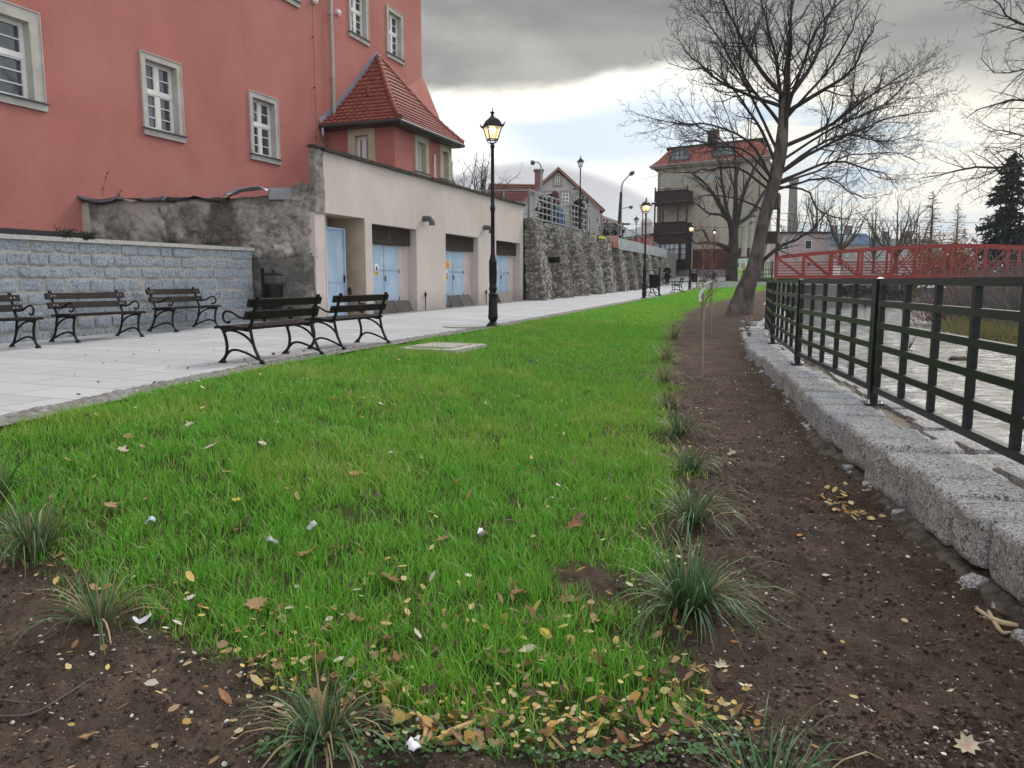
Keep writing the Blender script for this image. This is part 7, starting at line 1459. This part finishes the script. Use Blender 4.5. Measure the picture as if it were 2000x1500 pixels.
# hills
xs = np.linspace(-900, 1500, 160); rowsH = []
for k, (yy2, f) in enumerate(((1700, 0), (1950, .45), (2200, 1), (2600, .6))): hgt = f*(22+26*(fbm(xs/300, xs*0+k, 0, 81, 5)-.4)*2+125*np.exp(-((xs-375)/210)**2)*(.8+.5*fbm(xs/60, xs*0, 0, 83, 4))); rowsH.append(np.stack([xs, xs*0+yy2, hgt*.95-2], -1))
V, Q = grid_np(np.array(rowsH)); tag(mesh_obj('hills', V, [Q], simple('far_forest', (.05, .065, .06), (.085, .095, .085), .02, .95, .05), smooth=True), kind='structure')
# hazy autumn air: one closed box round the whole scene, sky outside
hz_m = bpy.data.materials.new('thin_haze'); hz_m.use_nodes = True; ht = hz_m.node_tree; ht.nodes.remove(ht.nodes['Principled BSDF']); pv = ht.nodes.new('ShaderNodeVolumePrincipled'); pv.inputs['Color'].default_value = (.86, .90, .95, 1); pv.inputs['Density'].default_value = .00028; pv.inputs['Anisotropy'].default_value = .3; ht.links.new(pv.outputs[0], ht.nodes['Material Output'].inputs['Volume'])
mb = MB(); mb.hull8([(-3100, -700, -3.6), (3100, -700, -3.6), (3100, 4100, -3.6), (-3100, 4100, -3.6), (-3100, -700, 165), (3100, -700, 165), (3100, 4100, 165), (-3100, 4100, 165)]); tag(mb.build('haze', hz_m), kind='stuff')
# ================================================================== SAPLINGS
def sapling(u, vb, vt, seed, label, strap_v, crown_px, side=1):
    b_ = None; z = .1
    for _ in range(10): b_ = onz(u, vb, z); z = float(zlawn(b_.x, b_.y))
    Y = b_.y; rt = thing('sapling', tuple(b_), label, 'young tree', 'staked saplings by the granite wall'); pt3 = lambda u_, v_, dy=0: ony(u_, v_, Y+dy)
    mb = MB(); mb.tube([b_-Vector((0, 0, .1)), pt3(u+4, vt)], [.019, .016], 8); mb.build('stake', MT['stake'], rt, auto=60)
    rng = np.random.default_rng(seed); cv = crown_px; tr_p = [b_+Vector((-.06, .03, -.05)), pt3(u-2, vb-(vb-vt)*.5, .03), pt3(u+1, vt-5, .02), pt3(u+3, cv-20, 0), pt3(u+2, cv-75, 0)]
    pl, L_ = crom(tr_p, 16); rad = np.linspace(.014, .004, 16); n = 6; v_, q_ = tubes_np([(pl, rad)], 7); mesh_obj('trunk', v_, [q_], MT['sapbark'], rt, smooth=True)
    PS = dict(k=(8, 7, 5), wob=(0, .08, .14), trop=(0, .06, .05), tip=(.4, .35, .4), dens=(13, 8), t0=(.48, .2), ang=((28, 60), (25, 55)), up=(.15, .1), len=(.36, .40), min=(.3, .12), rr=(.55, .6), rmin=.0034)
    out = [[], [], []]; sprout(out, pl, rad, L_, 0, rng, PS); vs, qs, off = [], [], 0
    for lst in out[1:]:
        if lst: v_, q_ = tubes_np(lst, 4); vs.append(v_); qs.append(q_+off); off += len(v_)
    mesh_obj('branches', np.concatenate(vs), [np.concatenate(qs)], MT['rtwig'], rt, smooth=True)
    mb = MB(); a = pt3(u+(3 if side > 0 else 2), strap_v, 0); px = Y/F
    if side > 0: q = [a+Vector((x*px, 0, z_*px)) for x, z_ in ((3, 4), (-1, 1), (-5, -6), (-7, -13), (-6.5, -18), (-4.5, -22))]
    else: q = [a+Vector((x*px, 0, z_*px)) for x, z_ in ((3, 1), (-3, -1), (-10, -4), (-17, -7), (-22, -8))]
    for i in range(len(q)-1): mb.beam(q[i], q[i+1]+(q[i+1]-q[i])*.08, .035, .022, (0, 1, 0))
    mb.build('tie_strap', MT['strap'], rt)
sapling(1371, 741, 575, 71, 'staked sapling with reddish twigs and a hanging white strap, nearer one', 566, 545)
sapling(1388, 650, 548, 72, 'thin staked sapling with a white strap pulled left, farther one', 549, 540, -1)
# ================================================================== ORNAMENTAL GRASS TUFTS
MT['tuft'] = leafy('tuft_blade', .25, .45, .3)
def tuft(u, v, size, n, seed, label, spread=1.0, dry=.22, green=(.062, .130, .058), bend=(0, 0)):
    global RN
    p = onz(u, v, 0); 
    for _ in range(6): p = onz(u, v, float(zlawn(p.x, p.y)))
    rng = np.random.default_rng(seed); az = rng.uniform(0, 2*PI, n); n = int(n*.72); az = az[:n]; outer = rng.random(n) < .45; L_ = size*np.where(outer, rng.uniform(.9, 1.75, n), rng.uniform(.4, 1.0, n)); tilt = np.where(outer, rng.uniform(.5, 1.35, n), rng.uniform(.0, .8, n))*spread; r0 = size*.16*np.sqrt(rng.random(n)); k = 7; w = rng.uniform(.0016, .0040, n)*(.7+size)
    pos = np.stack([p.x+r0*np.cos(az), p.y+r0*np.sin(az), np.full(n, p.z-.01)], -1); el = PI/2-tilt*.75; d = np.stack([np.cos(el)*np.cos(az)+bend[0], np.cos(el)*np.sin(az)+bend[1], np.sin(el)], -1); dr = rng.random(n); dead = dr < dry
    base = np.array(green); c_ = base*rng.uniform(.65, 1.5, (n, 1))+np.array([.02, .02, .0])*rng.random((n, 1)); c_ = np.where((dr > 1-.28)[:, None], c_+np.array([.10, .12, .09])*rng.random((n, 1)), c_); c_ = np.where(dead[:, None], np.array([.36, .29, .16])*rng.uniform(.6, 1.2, (n, 1)), c_)
    V, C = [], []; side = np.stack([-np.sin(az), np.cos(az), 0*az], -1)+rng.normal(0, .2, (n, 3)); g = np.where(outer, rng.uniform(.22, .5, n), rng.uniform(.05, .25, n))*(1+tilt)
    for i in range(k):
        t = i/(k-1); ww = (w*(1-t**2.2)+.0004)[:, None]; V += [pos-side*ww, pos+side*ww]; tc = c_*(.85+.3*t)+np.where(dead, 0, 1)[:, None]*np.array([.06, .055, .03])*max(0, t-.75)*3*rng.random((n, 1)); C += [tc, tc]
        pos = pos+d*(L_/(k-1))[:, None]; d = d+np.stack([0*g, 0*g, -g], -1)*2.5/(k-1)*(.5+t*2.6); d = d+rng.normal(0, .075, (n, 3)); d /= np.linalg.norm(d, axis=1, keepdims=True)
        lowz = p.z+.006; pos[:, 2] = np.maximum(pos[:, 2], lowz)
    V = np.stack(V, 1); C = np.stack(C, 1); b = (np.arange(n)*2*k)[:, None]; q = np.concatenate([b+np.array([[2*i, 2*i+1, 2*i+3, 2*i+2]]) for i in range(k-1)])
    o = mesh_obj('grass_tuft', V.reshape(-1, 3), [q], MT['tuft'], col=C.reshape(-1, 3)); return tag(o, label, 'ornamental grass', 'ornamental grass tufts edging the lawn')
tuft(70, 1085, .32, 260, 1, 'upright blue green grass tuft at the left edge where lawn meets bare soil', .75)
tuft(192, 1212, .28, 150, 2, 'sparse straggly grass tuft with long dry blades at the lower left', 1.15, .4)
tuft(632, 1446, .24, 280, 3, 'large arching grass tuft at the bottom centre beside a white paper scrap', 1.05, .18)
tuft(1345, 1196, .31, 520, 4, 'largest dark green grass tuft between the lawn and the bare soil', .95, .10, (.05, .13, .05), (.10, -.04))
tuft(1352, 1020, .30, 220, 5, 'grass tuft with pale arching blades behind the largest dark tuft', 1.05, .2)
tuft(1345, 925, .26, 180, 6, 'mid sized grass tuft, second up the lawn edge from the largest one', 1.0, .25)
tuft(1327, 852, .28, 200, 7, 'grass tuft on the lawn edge level with the second fence post base', .95, .25)
tuft(1310, 800, .30, 200, 8, 'brownish grass tuft on the lawn edge between two dark green ones', .9, .45)
tuft(1300, 752, .32, 200, 9, 'yellowing grass tuft on the lawn edge left of the nearer sapling stake', .9, .5)
tuft(1302, 705, .34, 200, 10, 'straw coloured grass tuft on the lawn edge behind the yellowing one', .85, .6, (.07, .10, .035))
tuft(1316, 662, .36, 180, 11, 'farthest straw coloured grass tuft on the lawn edge', .85, .6, (.08, .10, .04))
tuft(1500, 1600, .27, 240, 12, 'broad bladed grass tuft cut by the bottom picture edge on the bare soil', 1.1, .12, (.05, .13, .055), (.14, 0))
tuft(-12, 985, .34, 180, 13, 'dark grass tuft cut by the left picture edge', .8)
# ================================================================== SINGLE FALLEN LEAVES, PAPER, STICKS
def dry_leaf(u, v, size, col, shape, seed, label, lift=.02, tiltv=None, name='fallen_leaf'):
    rng = random.Random(seed); z = 0
    for _ in range(6): p = onz(u, v, z+lift); z = float(zlawn(p.x, p.y))
    if shape == 'maple': out = [(-.5, 0), (-.30, .10), (-.34, .34), (-.10, .26), (.02, .50), (.14, .24), (.40, .30), (.34, .10), (.60, 0), (.34, -.10), (.40, -.30), (.14, -.24), (.02, -.50), (-.10, -.26), (-.34, -.34), (-.30, -.10)]
    elif shape == 'long': out = [(-.6, 0), (-.35, .12), (0, .17), (.35, .12), (.6, 0), (.35, -.12), (0, -.17), (-.35, -.12)]
    else: out = [(-.5, 0), (-.36, .24), (-.05, .36), (.28, .26), (.5, 0), (.28, -.26), (-.05, -.36), (-.36, -.24)]
    yaw = rng.uniform(0, 2*PI); tx, ty = tiltv or (rng.uniform(-.5, .5), rng.uniform(-.4, .4)); curl = rng.uniform(.25, .8); vs = []; cs = []
    def T(x, y): zz = curl*(y*y*1.6+.35*x*x)+.05*math.sin(9*x+seed); return Vector((x, y, zz))*size
    rot = Matrix.Rotation(yaw, 3, 'Z') @ Matrix.Rotation(tx, 3, 'X') @ Matrix.Rotation(ty, 3, 'Y'); ring = []
    for f in (0, .5, 1): ring.append([T(x*f, y*f) for x, y in out])
    vs = [Vector((0, 0, 0))]+ring[1]+ring[2]; n = len(out); fs = [(0, 1+i, 1+(i+1) % n) for i in range(n)]+[(1+i, 1+n+i, 1+n+(i+1) % n, 1+(i+1) % n) for i in range(n)]
    W_ = [rot @ q for q in vs]; mz = min(q.z for q in W_); W_ = [Vector((p.x, p.y, z+lift-mz*.6))+q for q in W_]; cc = [[c_*(.8+.4*rng.random()) for c_ in col] for _ in vs]
    if size > .0:   # stalk
        b = len(W_); s0 = rot @ (T(-.5 if shape != 'long' else -.6, 0)); s1 = rot @ Vector((-.85*size, .05*size, .1*size)); o_ = Vector((p.x, p.y, z+lift-mz*.6)); wv = Vector((0, 0, .0015)); W_ += [o_+s0-wv, o_+s0+wv, o_+s1+wv, o_+s1-wv]; fs.append((b, b+1, b+2, b+3)); cc += [list(col)]*4
    return tag(mesh_obj(name, [tuple(q) for q in W_], fs, MT['leaf'], smooth=True, col=np.array(cc)), label, 'leaf', 'single fallen leaves')
TAN, BRW, DRK, YLW, PAL = (.42, .27, .15), (.28, .16, .09), (.14, .08, .05), (.68, .52, .10), (.62, .54, .42)
LV = [(655, 782, .11, TAN, 'maple', 'curled tan leaf standing in the lawn left of the concrete shaft cover', .05), (410, 868, .10, PAL, 'long', 'pale whitish curled leaf in the left half of the lawn', .05), (370, 825, .09, PAL, 'maple', 'bleached leaf with dark twig high in the left part of the lawn', .05), (235, 868, .12, PAL, 'maple', 'crumpled bleached leaf near the left edge of the lawn', .05), (250, 843, .09, TAN, 'oval', 'rounded tan leaf behind the crumpled bleached one', .05), (512, 866, .09, PAL, 'oval', 'small pale leaf right of the long whitish one', .05), (720, 887, .08, PAL, 'long', 'thin pale leaf near the middle of the lawn', .05), (1012, 776, .08, PAL, 'oval', 'small white speckled leaf right of the lawn centre', .05), (745, 790, .08, PAL, 'oval', 'tiny pale leaf right of the curled tan leaf', .05),
      (463, 976, .085, YLW, 'maple', 'bright yellow leaf lying on the lawn', .055), (215, 982, .10, TAN, 'maple', 'upright tan leaf left of the bright yellow leaf', .055), (580, 968, .10, TAN, 'long', 'folded tan leaf right of the bright yellow leaf', .055), (528, 966, .07, BRW, 'long', 'small brown leaf between the yellow leaf and the folded tan leaf', .05), (692, 925, .08, TAN, 'oval', 'cream coloured leaf standing above the lawn centre', .055), (602, 1082, .13, TAN, 'maple', 'big light brown leaf arching over the grass, largest in mid lawn', .05), (653, 1065, .08, TAN, 'oval', 'cupped light brown leaf just right of the biggest one', .05), (500, 1180, .12, TAN, 'maple', 'flat glossy tan leaf at the lower lawn edge', .05), (546, 1188, .09, BRW, 'long', 'upright narrow brown leaf beside the flat glossy tan one', .05), (692, 1212, .12, BRW, 'maple', 'dull brown broad leaf in the lower middle of the lawn', .05), (730, 1235, .09, DRK, 'maple', 'very dark leaf tucked behind the dull brown broad leaf', .04), (1125, 1028, .13, BRW, 'maple', 'reddish brown crumpled leaf cluster right of the lawn centre', .045), (1135, 1010, .10, DRK, 'maple', 'dark crumpled leaf on top of the reddish brown one', .06), (1002, 1018, .12, DRK, 'long', 'dark rolled leaf with a pale edge near the lawn centre', .045), (1045, 1068, .09, BRW, 'maple', 'orange brown leaf below the dark rolled leaf', .045), (865, 1055, .09, TAN, 'maple', 'tan leaf half sunk in the grass at the lawn centre', .045), (760, 1132, .12, BRW, 'maple', 'rusty leaf heap sunk in the lower lawn', .035), (1015, 1158, .10, BRW, 'maple', 'brown leaf curled up right of the lower lawn centre', .04), (1110, 1165, .11, BRW, 'maple', 'broad brown leaf near the bare patch in the lawn', .03), (1180, 1200, .10, DRK, 'maple', 'dark grey brown leaf beside the bare patch', .03), (780, 1292, .13, BRW, 'maple', 'large curled brown leaf above the big bottom tuft', .04), (1040, 1215, .11, DRK, 'long', 'black rolled leaf with a white end in the lower lawn', .035), (1065, 1240, .08, YLW, 'oval', 'yellow rounded leaf next to the black rolled leaf', .03), (1030, 1275, .10, PAL, 'oval', 'greyish beige leaf standing near the bottom of the lawn', .035), (540, 1275, .09, DRK, 'maple', 'dark brown curled leaf at the front edge of the lawn', .02),
      (1430, 888, .09, PAL, 'maple', 'cream maple leaf on the bare soil beside the lawn edge', .01), (1562, 1048, .05, (.50, .22, .06), 'oval', 'small orange leaf on the bare soil in front of the granite wall', .006), (1612, 1133, .05, PAL, 'oval', 'small cream leaf in the middle of the bare soil', .006), (1376, 1362, .07, (.62, .45, .16), 'maple', 'ochre lobed leaf at the right front corner of the lawn', .012), (1462, 1333, .045, PAL, 'oval', 'pale heart shaped leaf on the soil right of the lawn corner', .006), (1408, 1308, .06, PAL, 'maple', 'pale torn leaf on the soil below the largest tuft', .008), (1698, 1388, .06, PAL, 'long', 'cream curled leaf on the lower right soil', .008), (1890, 1455, .085, PAL, 'maple', 'beige crumpled leaf near the lower right picture corner', .01), (1855, 1350, .05, PAL, 'long', 'small whitish curled leaf on the soil above the lower right corner', .006), (1880, 1138, .05, PAL, 'oval', 'pale leaf close under the big granite blocks', .006), (172, 1442, .085, (.45, .28, .14), 'long', 'long tan leaf lying on the lower left soil', .008), (440, 1362, .085, (.42, .22, .11), 'long', 'rust coloured curled leaf at the left front lawn edge', .012), (545, 1385, .05, PAL, 'oval', 'cream leaf left of the big bottom tuft', .008), (560, 1470, .055, (.70, .55, .28), 'oval', 'yellow leaf under the big bottom tuft at the picture edge', .008), (250, 1315, .05, PAL, 'long', 'slim pale leaf scrap on the lower left soil', .006)]
for i, (u, v, sz, c_, sh, lab, lf) in enumerate(LV): dry_leaf(u, v, sz*.88, c_, sh, 100+i, lab, lf)
def scrap(u, v, w, h, yaw, label, mat, lift=.015, tilt=.3, name='paper_scrap', seed=1):
    z = 0
    for _ in range(5): p = onz(u, v, z+lift); z = float(zlawn(p.x, p.y))
    rot = Matrix.Rotation(yaw, 3, 'Z') @ Matrix.Rotation(tilt, 3, 'X'); rg_ = random.Random(seed); P = np.zeros((7, 5, 3))
    for i in range(7):
        for j in range(5): a, b = i/6-.5, j/4-.5; q = rot @ Vector((a*w*(1+.2*rg_.random()), b*h*(1-.5*abs(a)), (rg_.random()-.5)*.012+.02*math.sin(5*a+seed))); P[i, j] = Vector((p.x, p.y, z+lift+h*.5*abs(math.sin(tilt))))+q
    v_, q_ = grid_np(P); o = mesh_obj(name, v_, [q_], mat, smooth=False); md = o.modifiers.new('t', 'SOLIDIFY'); md.thickness = .0012; return tag(o, label, 'litter')
pap = simple('paper_white', (.78, .79, .83), None, rough=.7)
scrap(812, 1462, .075, .042, 1.1, 'folded white paper scrap beside the big bottom tuft', pap, .02, .55, seed=3); scrap(278, 1210, .06, .025, .5, 'crumpled white tissue by the straggly left tuft', pap, .02, .5, seed=5); scrap(292, 1022, .055, .03, .1, 'small pale blue paper rectangle in the left of the lawn', simple('paper_blue', (.50, .60, .68), None), .05, .5, seed=7); scrap(532, 1062, .06, .03, .3, 'translucent grey plastic scrap in mid lawn', simple('plastic_grey', (.34, .40, .38), None, rough=.3), .045, .7, 'plastic_scrap', 9); scrap(940, 1042, .055, .03, 1.9, 'crumpled whitish scrap at the lawn centre', pap, .045, .6, seed=11); scrap(610, 1030, .045, .032, .9, 'small grey white wad left of the lawn centre', simple('paper_grey', (.55, .56, .57), None), .05, .6, seed=13)
def stick(pts, rad, label, mat, name='stick', cat='stick', n=7):
    q = []
    for (u, v, l) in pts:
        z = 0
        for _ in range(5): p = onz(u, v, z+l); z = float(zlawn(p.x, p.y))
        q.append(Vector((p.x, p.y, z+l)))
    P_ = bez(q, 5); mb = MB(); k = len(P_); mb.tube(P_, [np.interp(i/(k-1), np.linspace(0, 1, len(rad)), rad)*R.uniform(.88, 1.12) for i in range(k)], n); return tag(mb.build(name, mat, auto=60), label, cat)
pale = simple('peeled_wood', (.60, .49, .33), (.48, .37, .23), 20, .7, .2)
stick([(1908, 1190, .012), (1945, 1212, .014), (1988, 1222, .014)], [.009, .013, .008], 'pale peeled forked stick on the soil by the big granite block', pale)
stick([(1930, 1203, .012), (1955, 1225, .012), (1975, 1234, .01)], [.008, .009, .005], 'short side prong lying against the pale peeled stick', pale)
tw = simple('grey_twig', (.10, .09, .085), None)
stick([(-5, 1402, .008), (60, 1395, .012), (120, 1362, .018), (182, 1330, .01)], [.0045, .004, .003, .002], 'long thin grey twig lying on the lower left soil', tw)
stick([(0, 1378, .006), (70, 1373, .008), (125, 1368, .008)], [.003, .003, .002], 'shorter grey twig lying beside the long thin one', tw)
brk = simple('bark_curl', (.56, .39, .19), (.44, .28, .13), 16, .75)
stick([(848, 1448, .012), (880, 1430, .02), (928, 1408, .03)], [.010, .012, .007], 'rolled tan bark curl at the bottom right of the big tuft', brk, 'bark_curl', 'bark curl'); stick([(815, 1392, .03), (832, 1420, .025), (822, 1462, .012)], [.006, .010, .005], 'striped bark curl standing by the white paper scrap', brk, 'bark_curl', 'bark curl'); stick([(852, 1398, .03), (842, 1432, .02), (828, 1460, .012)], [.006, .009, .006], 'dark tan bark curl between the striped one and the rolled one', brk, 'bark_curl', 'bark curl')
# ================================================================== SKY, LIGHT, CAMERA
SUN_AZ, SUN_EL = math.radians(38), math.radians(38)
w = bpy.data.worlds.new('World'); SC.world = w; w.use_nodes = True; t = w.node_tree; bg = t.nodes['Background']; bg.inputs[1].default_value = .1
tc = t.nodes.new('ShaderNodeTexCoord'); sep = t.nodes.new('ShaderNodeSeparateXYZ'); t.links.new(tc.outputs['Generated'], sep.inputs[0]); Dx, Dy, Dz = [X(t, o) for o in sep.outputs]
def wnoise(sc, det, rough, stretch=(1, 1, 1), loc=(0, 0, 0), dist=0):
    mp = t.nodes.new('ShaderNodeMapping'); mp.inputs[1].default_value = loc; mp.inputs[3].default_value = stretch; t.links.new(tc.outputs['Generated'], mp.inputs[0]); n = t.nodes.new('ShaderNodeTexNoise'); n.inputs['Scale'].default_value = sc; n.inputs['Detail'].default_value = det; n.inputs['Roughness'].default_value = rough; n.inputs['Distortion'].default_value = dist; t.links.new(mp.outputs[0], n.inputs[0]); return X(t, n.outputs[0])
el = Dz._m('ARCSINE')*57.2958; az = Dx._m('ARCTAN2', Dy)*57.2958
n1 = wnoise(3.2, 7, .56, (1, 1, 2.0))-.5; n2 = wnoise(11, 6, .6, (1, 1, 1.6), (3, 1, 2))-.5; n3 = wnoise(2.0, 5, .55, (1, 1, 3.2), (7, 2, 5)); n4 = wnoise(5.5, 6, .58, (1, 1, 4.5), (1, 8, 3))
e1 = el+n1*2.6+n2*1.6
B = (az-11)._m('MAXIMUM', 0.0)*-.17+az._m('MINIMUM', 11.0)*.085+13.5; B = B._m('MAXIMUM', 10.6)
soft = (az-12).step(0, 8)*2.2+.5
f = t.nodes.new('ShaderNodeMapRange'); f.interpolation_type = 'SMOOTHSTEP'; t.links.new(e1.k, f.inputs[0]); t.links.new((B-soft).k, f.inputs[1]); t.links.new((B+soft+.3).k, f.inputs[2]); deck = X(t, f.outputs[0])
f = t.nodes.new('ShaderNodeMapRange'); f.interpolation_type = 'SMOOTHSTEP'; t.links.new(e1.k, f.inputs[0]); t.links.new((B-2.6).k, f.inputs[1]); t.links.new((B-.3).k, f.inputs[2]); band = X(t, f.outputs[0])
ns = t.nodes.new('ShaderNodeTexSky'); ns.sky_type = 'NISHITA'; ns.sun_disc = False; ns.sun_elevation = SUN_EL; ns.sun_rotation = SUN_AZ; ns.air_density = 1; ns.dust_density = 1.5
S10 = lambda c: tuple(q*10 for q in c)
blue = mixc(t, .72, X(t, ns.outputs[0]), S10((.66, .76, .86)))
white = S10((1.10, 1.08, 1.02)); cream = S10((.94, .90, .78))
# centre window: blue, white glow to the lower left
c0 = mixc(t, (az*-1.0+el*-1.05).step(-13.5, -6.5)*.95, blue, S10((1.08, 1.10, 1.12)))
c0 = mixc(t, (el*-1.0-n2*1.5).step(-9.2, -7.4)*.8, c0, white)
# right side: cream and blue streaks
cr = mixc(t, n4.step(.36, .56), S10((.50, .62, .74)), cream); cr = mixc(t, n3.step(.58, .72)*.5, cr, S10((.60, .60, .60)))
c0 = mixc(t, az.step(12, 18), c0, cr)
c0 = mixc(t, band*(n1*1.4+.75)._m('MINIMUM', 1.0), c0, S10((1.3, 1.24, 1.04)))
# low grey bank of stratus
Lb_ = (az-1)._m('POWER', 2.0)*-.032+8.5; Lb_ = Lb_._m('MAXIMUM', 3.0); e2 = el+n2*.5+n1*.7
f = t.nodes.new('ShaderNodeMapRange'); f.interpolation_type = 'SMOOTHSTEP'; t.links.new(e2.k, f.inputs[0]); t.links.new((Lb_+.35).k, f.inputs[1]); t.links.new((Lb_-.55).k, f.inputs[2]); low = X(t, f.outputs[0])
lowc = mixc(t, el.step(7.5, 1.5), S10((.49, .49, .515)), S10((.66, .69, .73)))
c0 = mixc(t, low, c0, lowc)
# dark deck
dk = mixc(t, (n3*.6+n4*.5).step(.42, .68), S10((.175, .173, .165)), S10((.30, .295, .278))); dk = mixc(t, (n1+.5).step(.52, .70)*.45, dk, S10((.56, .545, .505)))
c0 = mixc(t, deck, c0, dk)
# overhead and behind the camera the overcast is thin and bright
out_ = (az._m('ABSOLUTE')-42).step(0, 25); hi = el.step(21, 36); br = mixc(t, n3.step(.35, .65), S10((.95, .96, 1.0)), S10((1.35, 1.36, 1.38)))
c0 = mixc(t, hi, c0, br); c0 = mixc(t, out_, c0, mixc(t, n3.step(.35, .65), S10((.72, .74, .78)), S10((1.05, 1.06, 1.08))))
c0 = mixc(t, (el*-1).step(0.5, 4), c0, S10((.22, .22, .22)))
t.links.new(c0.k, bg.inputs[0])
sl = bpy.data.lights.new('sun', 'SUN'); sl.energy = 1.5; sl.angle = math.radians(14); sl.color = (1, .95, .86); so = bpy.data.objects.new('sun', sl); COL.objects.link(so)
so.rotation_euler = Vector((math.sin(SUN_AZ)*math.cos(SUN_EL), math.cos(SUN_AZ)*math.cos(SUN_EL), math.sin(SUN_EL))).to_track_quat('Z', 'Y').to_euler()
cam = bpy.data.cameras.new('camera'); co = bpy.data.objects.new('camera', cam); COL.objects.link(co); co.location = (0, 0, CZ); co.rotation_euler = (PI/2-PT, 0, 0)
cam.sensor_fit = 'HORIZONTAL'; cam.sensor_width = 36; cam.lens = F/2000*36; cam.clip_start = .05; cam.clip_end = 8000; SC.camera = co
SC.view_settings.view_transform = 'Standard'; SC.view_settings.look = 'None'; SC.view_settings.exposure = .34; SC.view_settings.gamma = 1
SC.cycles.max_bounces = 8; SC.cycles.transparent_max_bounces = 16; SC.cycles.use_denoising = True; SC.cycles.volume_bounces = 0
